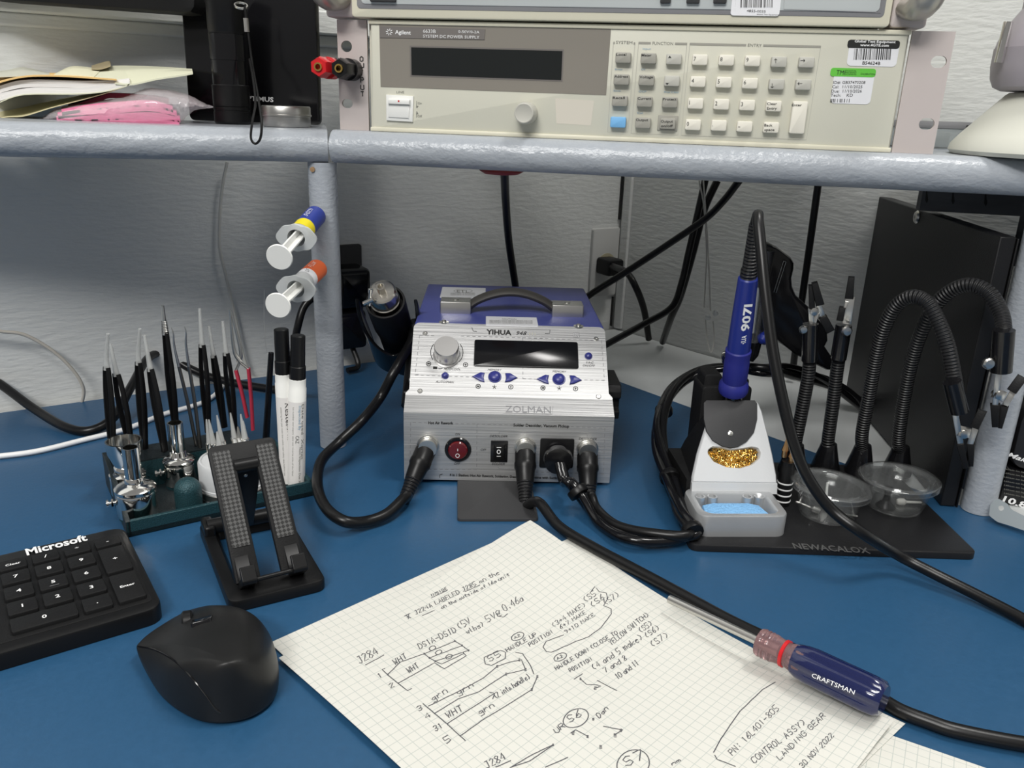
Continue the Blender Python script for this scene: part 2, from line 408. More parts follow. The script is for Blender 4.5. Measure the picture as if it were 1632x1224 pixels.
        if bev:
            b = o.modifiers.new('bevel', 'BEVEL'); b.width = bev; b.segments = seg; b.limit_method = 'ANGLE'; b.angle_limit = math.radians(30); b.harden_normals = False
        if sub:
            b = o.modifiers.new('subdivision', 'SUBSURF'); b.levels = sub; b.render_levels = sub
        for k, v_ in tags.items(): o[k] = v_
        bpy.context.view_layer.update()
        return o
def thing(name, label, cat, loc, rz=0.0, group=None):
    o = bpy.data.objects.new(name, None); C.objects.link(o); o.empty_display_size = .02
    o.location = loc; o.rotation_euler = (0, 0, rz); o['label'] = label; o['category'] = cat
    if group: o['group'] = group
    bpy.context.view_layer.update(); return o
HZ = Frame((0, 0, 0), (1, 0, 0), (0, 1, 0), (0, 0, 1))
def bxy(mb, x0, y0, z0, x1, y1, z1, m): return mb.box(HZ, x0, y0, x1, y1, z0, z1, m)

# single-stroke letters on a 4x6 grid for handwriting
ST = {'A': '00 26 40|12 32', 'B': '00 06 36 45 33 03|33 41 30 00', 'C': '45 26 05 01 20 41', 'D': '00 06 26 44 42 20 00', 'E': '40 00 06 46|03 33', 'F': '00 06 46|03 33',
 'G': '45 26 05 01 20 41 43 23', 'H': '00 06|40 46|03 43', 'I': '20 26', 'J': '01 20 31 36|16 46', 'K': '00 06|46 03 40', 'L': '06 00 40', 'M': '00 06 23 46 40', 'N': '00 06 40 46',
 'O': '20 01 05 26 45 41 20', 'P': '00 06 36 44 33 03', 'Q': '20 01 05 26 45 41 20|31 50', 'R': '00 06 36 44 33 03|23 40', 'S': '45 26 05 13 33 41 20 01', 'T': '06 46|26 20', 'U': '06 01 20 41 46',
 'V': '06 20 46', 'W': '06 10 24 30 46', 'X': '00 46|06 40', 'Y': '06 23 46|23 20', 'Z': '06 46 00 40', '0': '20 01 05 26 45 41 20', '1': '15 26 20', '2': '05 26 45 00 40', '3': '05 26 45 33 41 20 01|33 13',
 '4': '30 36 02 42', '5': '46 06 03 33 41 20 00', '6': '46 13 01 20 41 33 12', '7': '06 46 10', '8': '23 05 26 45 23 01 20 41 23', '9': '43 24 05 26 45 42 20', '-': '03 43', '.': '20 21', ',': '20 1/', '(': '36 14 12 30',
 ')': '16 34 32 10', '@': '33 13 12 32 34 45 26 05 01 20 40', '/': '00 46', '*': '11 35|15 31|05 45|13 23', '&': '40 05 26 34 01 20 43', ' ': '', "'": '26 25', '?': '05 26 45 22|20 21', ':': '21 22|24 25', '=': '02 42|04 44', '+': '03 43|21 25',
 'a': '43 23 02 10 30 43|43 40', 'b': '06 00 30 42 33 03', 'c': '43 13 01 10 40', 'd': '46 40 10 01 13 43', 'e': '02 42 33 13 01 10 40', 'f': '46 26 20|03 43', 'g': '43 13 02 21 42|43 4/ 0/', 'h': '06 00|03 33 40', 'i': '23 20|25 26', 'k': '06 00|43 01 40',
 'l': '16 11 20', 'm': '00 04|03 14 23 20|23 34 43 40', 'n': '00 04|03 24 43 40', 'o': '20 01 13 33 41 20', 'r': '00 04|02 24 43', 's': '43 13 02 32 40 00', 't': '26 21 40|04 44', 'u': '04 01 20 41 44|41 40', 'y': '04 22|44 0/', 'w': '04 10 23 30 44', 'z': '04 44 00 40', 'p': '04 0/|04 34 42 01', 'x': '00 44|04 40', 'v': '04 20 44'}
def strokes(txt):
    out = []; x = 0
    for ch in txt:
        s_ = ST.get(ch, ST.get(ch.upper(), ''))
        for part in s_.split('|'):
            pts = []
            for t in part.split():
                vy = -1.6 if t[1] == '/' else float(t[1]); pts.append((x + float(t[0]) + random.uniform(-.25, .25), vy + random.uniform(-.25, .25)))
            if len(pts) > 1: out.append(pts)
        x += 5.6 if ch != ' ' else 4
    return out, max(1, x - 1.6)
# ================================================================ the setting
CN = V((0.155, 1.243, 0)); WL0 = V((-0.5312, 0.812, 0)); WR0 = V((0.41, 0.960, 0))
DL = (CN - WL0).normalized(); DR = (WR0 - CN).normalized()
FL_ = Frame(CN, DL, (0, 0, 1), -CN)          # left wall, u from corner (negative to the left)
FR_ = Frame(CN, DR, (0, 0, 1), -CN)
MB().box(FL_, -1.6, -0.75, 0.0, 1.7, -0.04, 0, 'wall').build('wall_left', kind='structure')
MB().box(FR_, 0.0, -0.75, 1.6, 1.7, -0.04, 0, 'wall').build('wall_right', kind='structure')
bxy(MB(), -2.2, -1.6, -0.80, 2.2, 2.2, -0.75, mat('grey_floor', (0.25, 0.25, 0.25), 0.6)).build('floor', kind='structure')
MB().box(FR_, 0.004, 0.0, 0.018, 0.38, 0.0, 0.006, 'wall').build('trim_1', bev=0.001, kind='structure')       # corner moulding
tr = MB(); tr.box(FL_, -1.5, 0.388, -0.02, 0.412, 0.0, 0.022, 'wall'); tr.box(FL_, -1.5, 0.412, -0.02, 0.43, 0.0, 0.012, 'wall'); tr.box(FL_, -1.5, 0.376, -0.02, 0.388, 0.0, 0.009, 'wall')
tr.build('trim_2', bev=0.002, kind='structure')                                                                  # ledge on the left wall

# corner desk
d_ = thing('corner_desk', 'white laminate corner desk carrying the blue mat', 'desk', (0, 0.6, -0.76))
pl = [(-1.35, -0.15), (1.2, -0.15), (1.2, 0.0), tuple((CN + DR * 1.15).xy), tuple((CN + DR * 0.004).xy), tuple((CN - DL * 1.35).xy)]
pl = inset(pl, 0.002)
MB().prism(HZ, pl, -0.035, -0.0025, 'desk').build('desktop', d_, bev=0.001)
for x, y in ((-1.2, -0.05), (1.05, -0.05), (0.1, 1.0)): bxy(MB(), x - .03, y - .03, -0.75, x + .03, y + .03, -0.035, 'shelf').build('leg', d_)
a, b = Z(990, 609), Z(1632, 842); e = (b - a).normalized()
# desk mat
nl = V((DL.y, -DL.x, 0)); q0 = WL0 + nl * .012
def isect(p, d, q, f):
    t = ((q.x - p.x) * f.y - (q.y - p.y) * f.x) / (d.x * f.y - d.y * f.x); return p + d * t
ci = isect(a, e, q0, DL)
mp_ = [(-1.3, -0.14), (1.0, -0.14), tuple((a + e * 1.0).xy), tuple(ci.xy), tuple((q0 - DL * .80).xy)]
MB().prism(HZ, mp_, -0.0024, 0.0, 'mat').build('desk_mat', bev=0.0006, label='dark blue rubber work mat covering the corner desk', category='desk mat')

# ================================================================ shelf on posts
P0 = V((-0.15652, 0.74504, 0.29605)); DX = V((math.cos(-0.16742), math.sin(-0.16742), 0)); NF = V((DX.y, -DX.x, 0))
SH = 0.2965
sh = thing('corner_shelf', 'grey-blue painted shelf on round posts, with a rounded front edge', 'shelf', (0, 0.8, 0))
seam = P0 + NF * 0.020 - DX * 0.0035; seam.z = 0
sR = seam + DX * 0.85; dl2 = V((-math.cos(math.radians(13.6)), -math.sin(math.radians(13.6)), 0)); sL = seam + dl2 * 0.75
rr0 = 0.0138; zc = SH - rr0
def board(p, q, name, back):
    m = MB(); d = (q - p).normalized(); nb = V((-d.y, d.x, 0)); nb = nb if nb.y > 0 else -nb
    F = Frame(p + nb * rr0 + V((0, 0, 0)), nb, (0, 0, 1)); L = (q - p).dot(d)
    prof = [(-math.cos(math.radians(t)) * rr0, zc + math.sin(math.radians(t)) * rr0) for t in range(-90, 91, 10)]
    n = 60; fs = []; vs = []
    full = prof + [(0.004, SH)] ; full = [(0.004, SH - 2 * rr0)] + full
    for i in range(n + 1):
        for k, (u, z) in enumerate(full):
            vs.append(p + nb * (rr0 + u) + V((0, 0, z)) + d * (L * i / n) + nb * 0.0004 * math.sin(i * 1.7 + k))
    k_ = len(full)
    for i in range(n):
        for k in range(k_ - 1): fs.append([i * k_ + k, i * k_ + k + 1, (i + 1) * k_ + k + 1, (i + 1) * k_ + k])
    fs.append(list(range(k_))); fs.append(list(range(n * k_, (n + 1) * k_))[::-1])
    m.add(vs, fs, 'shelf'); m.prism(HZ, back, SH - 2 * rr0, SH, 'shelf')
    return m.build(name, sh)
def bk(p, o): return tuple((p + o).xy)
nR = V((-DX.y, DX.x, 0)); nR = nR if nR.y > 0 else -nR; nL = V((dl2.y, -dl2.x, 0)); nL = nL if nL.y > 0 else -nL
g = nR * (rr0 + .003)
board(seam + DX * .0004, sR, 'shelf_board', [bk(seam + DX * .0004, g), bk(sR, g), bk(sR, nR * .20), bk(seam, nR * .20)])
g2 = nL * (rr0 + .003)
board(seam - DX * .0002, sL, 'shelf_board', [bk(seam, g2), bk(sL, g2), bk(sL, nL * .10), bk(seam + dl2 * .25, nL * .145), bk(seam, nL * .165)])
def post(c, r, name='post', top=SH - 2 * rr0):
    MB().lathe((c.x, c.y, 0), (0, 0, 1), [(r, 0.0005), (r, top * .33), (r * 1.01, top * .66), (r, top)], 'shelf', 40).build(name, sh)
pb = Z(527, 717); LP = V((pb.x, pb.y + .0125, 0)); post(LP, 0.0126)
RP = V((0.4110, 0.652, 0)); post(RP, 0.0135)
for px, py in ((498, 270), (502, 334)):
    mm = MB(); q = Y(px, py, LP.y - .0125); mm.lathe((q.x, LP.y - .0134, q.z), (0, 1, 0), [(0.0, 0), (0.0010, 0.0001), (.0011, .0002), (0.0022, 0.0003), (0.0022, .002)], mat('chipped_wood', (.30, .19, .10), .8), 10)
    mm.build('screw_hole', sh)
q = Y(340, 228, 0.705); 
# dark notched crossbeam behind the right post
bm_ = Frame(V((Y(1466, 330, .80).x, 0.80, 0)), V((0.45, -0.10, 0)), (0, 0, 1), (0, -1, 0))
cb = MB(); z0 = SH - 2 * rr0 - .030
z0 = .2392
cb.box(bm_, 0, z0, .36, SH - 2 * rr0, -.015, .0, 'wood')
bxy(cb, .4275, .700, .205, .64, .715, SH - 2 * rr0, 'wood')
for x, y in ((1477, 311), (1519, 313), (1571, 316)):
    cb.prism(bm_, [bm_.uv(x, y - 12, .0004), bm_.uv(x + 2.5, y + 8, .0004), bm_.uv(x, y + 13, .0004), bm_.uv(x - 2.5, y + 8, .0004)], 0, .0004, 'ink')
cb.build('crossbeam', sh)
# red grommet under the shelf
gq = Y(799, 270, 0.735)
gr = thing('pull_knob', 'dark red disc under the shelf edge above the rework station', 'knob', (gq.x, 0.745, SH - 2 * rr0 - .006))
MB().lathe((gq.x, 0.745, SH - 2 * rr0), (0, 0, -1), [(.0195, 0), (.0195, .0025), (.015, .005), (.004, .006)], mat('dull_red_rubber', (.22, .02, .02), .5), 24).build('disc', gr)

# ================================================================ DC power supply
PF = Frame(P0, DX, (0, 0, 1), NF)
def c2(x, y): return (480 + x / 3.0, y / 3.0)
def c5(x, y): return (460 + x / 4.7067, y / 4.7067)
def c6(x, y): return (960 + x / 4.533, 40 + y / 4.533)
def c7(x, y): return (1300 + x / 4.916, 40 + y / 4.916)
ps = thing('power_supply', 'beige rack-mount bench power supply with keypad and two stickers, on the shelf', 'power supply', tuple(P0 + DX * .24 + NF * -.1), -0.16742)
E_W = PF.uv(*c5(605, 500))[0]; E_R = PF.uv(*c7(700, 300))[0]
b = MB(); b.box(PF, E_W, 0.0015, E_R, 0.0875, -.30, -0.001, 'beige'); b.build('case', ps, bev=.001)
def slot(mb, F, cx, cy, rx, ry, w0, w1, m):
    pass
def ear(u0, u1, holes, name):
    bm = bmesh.new(); W = 32
    # plate with slots, cut as a fan between outline and hole loops
    segs = sorted(holes, key=lambda h: h[1]); ys = [0.0005]
    for i in range(len(segs) - 1): ys.append((segs[i][1] + segs[i + 1][1]) / 2)
    ys.append(0.088); mb = MB()
    for i, (cx, cy, rx, ry) in enumerate(segs):
        y0, y1 = ys[i], ys[i + 1]
        hole = []; out = []
        for k in range(W):
            a = 2 * PI * (k + .5) / W; c_, s_ = math.cos(a), math.sin(a)
            hx = cx + (rx - ry) * (1 if c_ > 0 else -1) + ry * c_; hy = cy + ry * s_
            hole.append((hx, hy))
            t = 1e9
            for lim, comp, base in ((u1, c_, cx), (u0, c_, cx)):
                if abs(comp) > 1e-9 and (lim - base) / comp > 0: t = min(t, (lim - base) / comp)
            for lim in (y1, y0):
                if abs(s_) > 1e-9 and (lim - cy) / s_ > 0: t = min(t, (lim - cy) / s_)
            out.append((cx + c_ * t, cy + s_ * t))
        for cxy in ((u0, y0), (u1, y0), (u1, y1), (u0, y1)):
            j = min(range(W), key=lambda k: (out[k][0] - cxy[0]) ** 2 + (out[k][1] - cxy[1]) ** 2); out[j] = cxy
        vs = [PF.p(x, y, 0) for x, y in hole + out] + [PF.p(x, y, -.0025) for x, y in hole + out]; fs = []
        for k in range(W):
            j = (k + 1) % W
            fs += [[k, j, W + j, W + k], [2 * W + k, 3 * W + k, 3 * W + j, 2 * W + j], [k, 2 * W + k, 2 * W + j, j], [W + k, W + j, 3 * W + j, 3 * W + k]]
        mb.add(vs, fs, 'ear')
    return mb
h1 = PF.uv(*c5(434, 348)); h2 = PF.uv(*c5(440, 777))
el = ear(0.0, E_W - .0015, [(h1[0], h1[1], .0048, .0045), (h2[0], h2[1], .0048, .0036)], 'l')
let = [(547, 442), (550, 490), (547, 545), (552, 600), (552, 655), (553, 705)]
for ch, (x, y) in zip('OUTPUT', let):
    st, wd = strokes(ch); x0, y0 = c5(x, y)
    for s_ in st: el.linep(PF, [(x0 + (py - 3) * 0.95, y0 + (px_ - 2) * 1.1) if False else (x0 + (px_ - 2) * 1.25, y0 - (py - 3) * 1.25) for px_, py in s_], 1.5, 'ink', .0004)
el.build('rack_ear', ps)
h1 = PF.uv(*c7(965, 288)); h2 = PF.uv(*c7(870, 775))
ear(E_R + .0015, 0.4826, [(h1[0], h1[1], .0056, .0042), (h2[0], h2[1], .0056, .0042)], 'r').build('rack_ear', ps)
# front bezel
BZ = .006
fb = MB(); u0 = PF.uv(*c5(618, 400), BZ)[0]; u1 = PF.uv(*c7(672, 400), BZ)[0]
fb.rr(PF, u0, 0.0016, u1, 0.0868, .002, 0, BZ, 'beige', .0012)
fb.rr(PF, u0 - .0015, .0845, u1 + .0015, .0878, .001, 0, BZ + .0015, 'cream', .0007)      # top lip
fb.rr(PF, u0 - .0015, .0005, u1 + .0015, .0040, .001, 0, BZ + .0015, 'cream', .0007)
T = PF
WP = BZ + .0003
def pp(mb, pts, m, w=WP): mb.prism(PF, [PF.uv(x, y, w) for x, y in pts], BZ - .001, w, m)
pp(fb, [c2(373, 112), c2(1482, 130), c2(1458, 455), c2(380, 415)], 'taupe')
pp(fb, [c2(373, 125), c2(880, 140), c2(876, 190), c2(376, 180)], 'taupe2', BZ + .0008)
wt = BZ + .0010
fb.text(PF, 'Agilent', c2(449, 162), c2(524, 165), 6.2, 'whiteink', wt, .018)
fb.text(PF, '6633B', c2(583, 156), c2(643, 158), 5.4, 'whiteink', wt)
fb.text(PF, '0-50V/0-2A', c2(751, 157), c2(852, 160), 4.3, 'whiteink', wt)
fb.text(PF, 'SYSTEM DC POWER SUPPLY', c2(583, 179), c2(852, 185), 4.6, 'whiteink', wt)
cx, cy = c2(421, 153)
for k in range(8):
    a = 2 * PI * k / 8 + .2; fb.linep(PF, [(cx + 2.2 * math.cos(a), cy + 2.2 * math.sin(a)), (cx + 5.5 * math.cos(a), cy + 5.5 * math.sin(a))], 1.1, 'whiteink', wt)
fb.prism(PF, inset([PF.uv(*c2(x, y), BZ + .0006) for x, y in ((522, 222), (1252, 240), (1246, 386), (524, 362))], -0.0006), BZ - .001, BZ + .0005, 'taupe2')
fb.prism(PF, [PF.uv(*c2(x, y), BZ + .0008) for x, y in ((526, 226), (1249, 244), (1243, 382), (528, 358))], BZ - .001, BZ + .0009, 'lcd')
# printed group outlines and captions
def outline(p4, tl, tr, gap, m='greyink'):
    (ax, ay), (bx, by), (dx, dy), (ex, ey) = p4
    fb.linep(PF, [c6(*p4[0]), c6(*p4[3]), c6(*p4[2]), c6(*p4[1])], .8, 'klgrey', WP)
    for (s0, s1) in gap: fb.linep(PF, [c6(ax + (bx - ax) * s0, ay + (by - ay) * s0 + 6), c6(ax + (bx - ax) * s1, ay + (by - ay) * s1 + 6)], 3.3, 'kgrey', WP)
outline([(80, 122), (236, 126), (184, 776), (38, 772)], 0, 0, [(0, .06), (.93, 1)])
outline([(262, 122), (612, 130), (545, 794), (208, 782)], 0, 0, [(0, .25), (.75, 1)])
outline([(632, 130), (1578, 150), (1474, 828), (570, 796)], 0, 0, [(0, .43), (.56, 1)])
fb.text(PF, 'SYSTEM', c6(98, 134), c6(216, 137), 4.6, 'greyink', WP)
fb.text(PF, 'FUNCTION', c6(362, 141), c6(510, 144), 4.8, 'greyink', WP)
fb.text(PF, 'ENTRY', c6(1050, 155), c6(1150, 158), 4.8, 'greyink', WP)
for t_, x, y, l in (('Input', 292, 177, 58), ('Error', 92, 326, 54), ('Save', 80, 480, 52), ('OV', 280, 326, 30), ('OCP', 262, 486, 55), ('Prot Clear', 446, 490, 108), ('Cal', 252, 640, 38)):
    fb.text(PF, t_, c6(x, y), c6(x + l, y + 1), 2.9, 'blueink', WP)
fb.text(PF, 'LINE', c2(456, 446), c2(492, 446), 3.8, 'greyink', WP)
fb.text(PF, 'On', c2(557, 498), c2(576, 499), 3.6, 'greyink', WP); fb.text(PF, 'Off', c2(556, 560), c2(577, 561), 3.6, 'greyink', WP)
fb.linep(PF, [c2(552, 483), c2(551, 515)], .7, 'greyink', WP); fb.linep(PF, [c2(552, 532), c2(551, 562)], .7, 'greyink', WP)
pp(fb, [c2(549, 506), c2(560, 506), c2(554, 516)], 'greyink'); pp(fb, [c2(549, 545), c2(560, 545), c2(554, 533)], 'greyink')
pp(fb, [c2(1215, 470), c2(1400, 482), c2(1385, 600), c2(1220, 590)], mat('faded_beige_patch', (.62, .58, .50), .5), BZ + .0001)
fb.build('front_panel', ps, smooth=30)
# rocker
rk = MB(); rk.prism(PF, [PF.uv(*c2(x, y), BZ + .002) for x, y in ((405, 452), (536, 460), (532, 583), (406, 576))], BZ, BZ + .002, 'white', .0006)
rk.build('switch_frame', ps)
rk = MB(); rk.prism(PF, [PF.uv(*c2(x, y), BZ + .004) for x, y in ((416, 474), (520, 478), (518, 500), (416, 496))], BZ + .001, BZ + .0055, 'white', .0005)
rk.prism(PF, [PF.uv(*c2(x, y), BZ + .003) for x, y in ((416, 496), (518, 500), (515, 566), (416, 560))], BZ + .001, BZ + .0032, 'white', .0008); rk.text(PF, '1', c2(462, 487), c2(470, 487), 2.5, 'red', BZ + .0057); rk.build('rocker_switch', ps)
kx, ky = PF.uv(*c2(1064, 541), BZ + .017); KO = PF.p(kx, ky, BZ)
MB().lathe(KO, NF, [(.0088, 0), (.0088, .010), (.0080, .0155), (.0077, .0170), (.0070, .0172), (.0060, .0168), (0, .0168)], 'klgrey', 36).build('rotary_knob', ps)
keys = [('Local', 150, 235, 'kgrey'), ('Address', 137, 393, 'kgrey'), ('Recall', 125, 548, 'kgrey'), ('', 113, 702, 'kblue'), ('Meter', 333, 240, 'kgrey'), ('Voltage', 318, 398, 'kgrey'), ('Current', 305, 553, 'kgrey'), ('Output', 293, 707, 'kgrey'),
 ('^', 517, 245, 'klgrey'), ('v', 502, 403, 'klgrey'), ('Protect', 487, 558, 'kgrey'), ('Output|on/off', 472, 712, 'kgrey'), ('7', 705, 250, 'kwhite'), ('8', 897, 253, 'kwhite'), ('9', 1085, 258, 'kwhite'), ('4', 690, 408, 'kwhite'), ('5', 878, 413, 'kwhite'), ('6', 1067, 420, 'kwhite'),
 ('1', 673, 566, 'kwhite'), ('2', 860, 572, 'kwhite'), ('3', 1047, 578, 'kwhite'), ('0', 655, 720, 'kwhite'), ('.', 842, 725, 'kwhite'), ('-', 1028, 733, 'kwhite'), ('up', 1277, 265, 'klgrey'), ('right', 1477, 268, 'klgrey'), ('down', 1260, 427, 'klgrey'), ('left', 1453, 430, 'klgrey'),
 ('Clear|Entry', 1238, 585, 'kwhite'), ('Back|space', 1220, 740, 'kwhite'), ('Enter', 1418, 668, 'kwhite')]
KW = BZ + .0055
for t_, x, y, m_ in keys:
    k = MB(); hx, hy = (56, 39) if t_ != 'Enter' else (55, 118)
    if t_.startswith('Output|'): k.rrp(PF, *c6(x - 68, y - 62), *c6(x + 68, y + 52), 1, BZ, BZ + .0012, 'kgrey', .0002)
    s_ = -.10  # keys lean with the perspective of the row
    a = PF.uv(*c6(x - hx, y + hy), KW); b2 = PF.uv(*c6(x + hx, y + hy), KW); c_ = PF.uv(*c6(x, y - hy), KW); c0 = PF.uv(*c6(x, y), KW)
    wd = abs(b2[0] - a[0]) / 2; ht = abs(c_[1] - c0[1])
    k.rr(PF, c0[0] - wd, c0[1] - ht, c0[0] + wd, c0[1] + ht, .0012, BZ - .0005, KW, m_, .0007)
    z = KW + .0002
    if t_ == '^': k.prism(PF, [PF.uv(*c6(x - 42, y - 8), z), PF.uv(*c6(x - 18, y - 8), z), PF.uv(*c6(x - 30, y - 24), z)], KW, z, 'ink')
    elif t_ == 'v': k.prism(PF, [PF.uv(*c6(x - 46, y + 15), z), PF.uv(*c6(x - 22, y + 15), z), PF.uv(*c6(x - 34, y + 30), z)], KW, z, 'ink')
    elif t_ in ('up', 'down', 'left', 'right'):
        ax, ay = {'up': (0, -1), 'down': (0, 1), 'left': (-1, 0), 'right': (1, 0)}[t_]; ox, oy = {'up': (-25, -6), 'down': (-33, 10), 'right': (-30, -12), 'left': (-25, -8)}[t_]
        cx, cy = x + ox, y + oy; tip = (cx + ax * 16, cy + ay * 16); tail = (cx - ax * 16, cy - ay * 16)
        k.linep(PF, [c6(*tail), c6(*tip)], .8, 'ink', z)
        for sg in (-1, 1): k.linep(PF, [c6(*tip), c6(tip[0] - ax * 10 + ay * sg * 10, tip[1] - ay * 10 + ax * sg * 10)], .8, 'ink', z)
    elif t_ in '7894561230' and t_: k.text(PF, t_, c6(x - 46, y + 8), c6(x - 26, y + 8), 6.6, 'ink', z, nat=True)
    elif t_ == '.': k.text(PF, t_, c6(x - 48, y + 6), c6(x - 44, y + 6), 6, 'ink', z)
    elif t_ == '-': k.text(PF, t_, c6(x - 48, y + 14), c6(x - 34, y + 14), 8, 'ink', z)
    elif t_:
        for i, l in enumerate(t_.split('|')):
            yy = y - 14 + i * 32 if len(t_.split('|')) > 1 or hy < 50 else y - 82
            if '|' in t_: yy = y - 8 + i * 33
            k.text(PF, l, c6(x - 50, yy), c6(x - 50 + min(98, 14.5 * len(l)), yy), 4.0, 'ink', z, .012)
    k.build('key', ps)
# stickers
s1 = MB(); s1.prism(PF, rrpts(*PF.uv(*c7(240, 318), WP), *PF.uv(*c7(664, 122), WP), .003), BZ, BZ + .0004, 'label')
a = PF.uv(*c7(250, 178), WP + .0002); b2 = PF.uv(*c7(664, 122), WP)
s1.prism(PF, rrpts(a[0] - .0004, a[1], b2[0], b2[1], .002), BZ, BZ + .0006, 'ink')
s1.text(PF, 'Global Test Equipment', c7(305, 135), c7(625, 142), 4.0, 'whiteink', BZ + .0009, .02); s1.text(PF, 'www.4GTE.com', c7(348, 165), c7(572, 170), 4.2, 'whiteink', BZ + .0009, .02)
rnd = random.Random(3); x = 306
while x < 596:
    wd = rnd.choice((3, 3, 5, 8)); s1.linep(PF, [c7(x, 184), c7(x - 8, 272)], wd / 4.9, 'ink', BZ + .0006); x += wd + rnd.choice((5, 6, 8))
s1.text(PF, 'B54624B', c7(365, 308), c7(505, 312), 5.0, 'ink', BZ + .0006, .01)
s1.build('sticker', ps, label='white asset sticker with black header and barcode')
s2 = MB(); s2.prism(PF, rrpts(*PF.uv(*c7(112, 612), WP), *PF.uv(*c7(470, 345), WP), .003), BZ, BZ + .0004, 'label')
a = PF.uv(*c7(118, 400), WP + .0002); b2 = PF.uv(*c7(472, 343), WP)
s2.prism(PF, rrpts(a[0] - .0006, a[1], b2[0] + .0003, b2[1], .002), BZ, BZ + .0006, 'green')
s2.text(PF, 'TMI', c7(160, 388), c7(228, 391), 7.5, 'ink', BZ + .0008)
for i, l in enumerate(('TECHNICAL', 'MAINTENANCE', 'INCORPORATED')): s2.text(PF, l, c7(232, 362 + i * 14), c7(318, 363 + i * 14), 2.0, 'ink', BZ + .0008)
s2.text(PF, 'CALIBRATION', c7(352, 388), c7(466, 392), 2.6, 'ink', BZ + .0008)
for t_, x0, x1, y in (('ID#: GB37470208', 137, 388, 460), ('Cal:  11/10/2025', 128, 365, 494), ('Due:  11/10/2026', 122, 360, 528), ('Tech:    KD', 116, 290, 560)): s2.text(PF, t_, c7(x0, y), c7(x1, y), 4.6, 'ink', BZ + .0006)
x = 118
while x < 268:
    wd = rnd.choice((3, 4, 6)); s2.linep(PF, [c7(x, 578), c7(x - 3, 606)], wd / 4.9, 'ink', BZ + .0006); x += wd + rnd.choice((4, 6, 14))
s2.build('sticker', ps, label='white calibration sticker with green header')
# binding posts
def hexlathe(mb, o, d, prof, m, seg): mb.lathe(o, d, prof, m, seg)
for (px, py, bx, by, m_, lab) in ((507.5, 106.5, 527, 108, 'red', 'red binding post'), (540.5, 109, 560, 112, 'blk', 'black binding post')):
    base = PF.px(bx, by, .001); tip = PF.px(px, py, .031); d = NF
    o_ = PF.p(*PF.uv(px, py, .031), .0)
    mb = MB(); mb.lathe(o_, NF, [(.0088, 0), (.0088, .012)], 'blk' if m_ == 'blk' else m_, 24); mb.lathe(o_, NF, [(.0074, .012), (.0082, .014), (.0082, .028), (.0072, .031), (.0036, .031), (.0036, .028), (0, .028)], m_, 6)
    bp = mb.build('binding_post', ps, smooth=25, label=lab)
    MB().lathe(o_, NF, [(.0034, .026), (.0034, .0325), (.0022, .0325), (.0022, .028), (0, .028)], 'gold', 20).build('brass_socket', bp)
a = PF.uv(520, 108, 0); MB().rr(PF, PF.uv(511, 108, 0)[0] - .004, a[1] - .008, PF.uv(545, 108, 0)[0], a[1] + .008, .003, -.002, .004, 'blk', .001).build('terminal_block', ps)

# ================================================================ instrument on top
ti = thing('bench_instrument', 'beige bench instrument with grey corner handles, stacked on the power supply', 'test instrument', tuple(P0 + DX * .24 + NF * -.1 + V((0, 0, .0885))), -0.16742)
TZ = .0885
uL = PF.uv(560, 20, .012)[0]; uR = PF.uv(1421, 20, .012)[0]
MB().box(PF, uL + .002, TZ + .001, uR - .002, TZ + .132, -.30, 0, 'beige').build('case', ti, bev=.001)
mb = MB(); mb.rr(PF, uL, TZ + .0005, uR, TZ + .132, .003, 0, .012, 'cream', .0015); mb.rr(PF, uL + .005, TZ + .007, uR - .005, TZ + .127, .003, .0115, .0124, 'greyl', .0002)
mb.rr(PF, uL + .009, TZ + .0105, uR - .009, TZ + .1235, .003, .012, .0130, 'lilac', .0003)
mb.linep(PF, [(1251, -20), (1249, 15), (1404, 19.5), (1408, -20)], .8, 'greyl', .0132)
mb.build('front_panel', ti)
for x0, x1 in ((589, 630), (1052, 1069), (1094, 1115), (1137, 1158)):
    k = MB(); a = PF.uv(x0, 2, .016); b2 = PF.uv(x1, 2 + .02 * (x1 - x0), .016); yb = PF.uv(x0, 2.5 + (x0 > 1000) * 2.5, .016)[1]; k.rr(PF, a[0], yb, b2[0], yb + .010, .001, .012, .016, 'dgrey', .0006); k.build('key', ti)
s1 = MB(); s1.prism(PF, rrpts(*PF.uv(1164, 24.5, .0132), *PF.uv(1248, -25, .0132), .002), .0125, .0134, 'label')
x = 1182
while x < 1232:
    wd = rnd.choice((.7, 1, 1.7)); s1.linep(PF, [(x, -22), (x - 1, 12)], wd, 'ink', .0136); x += wd + rnd.choice((1, 1.4, 2))
s1.text(PF, '4855-0035', (1190, 19), (1220, 20.3), 4.0, 'ink', .0136); s1.text(PF, 'Global Test Equipment', (1206, 25.5 - 2), (1241, 26.5 - 2), 1.8, 'ink', .0136); s1.text(PF, 'Property', (1171.5, 18), (1173.5, -10), 2.5, 'ink', .0136)
s1.build('sticker', ti, label='white barcode sticker')
for sg, x0, x1 in ((1, 503, 556), (-1, 1424, 1492)):
    a = PF.uv(x0, 22, .02)[0]; b2 = PF.uv(x1, 22, .02)[0]
    mb = MB(); mb.rr(PF, min(a, b2) + .002, TZ + .001, max(a, b2) - .001, TZ + .132, .003, -.03, .004, 'ear', .002)
    cx = (a + b2) / 2 - sg * .001
    mb.tube([PF.p(cx, TZ + .014, .004), PF.p(cx - sg * .002, TZ + .013, .020), PF.p(cx - sg * .004, TZ + .024, .033), PF.p(cx - sg * .004, TZ + .06, .036), PF.p(cx - sg * .004, TZ + .10, .034), PF.p(cx, TZ + .122, .004)], lambda t: .0115, mat('grey_metal_handle', (.45, .43, .39), .3, .5), 16, 8, .7)
    mb.build('handle', ti)
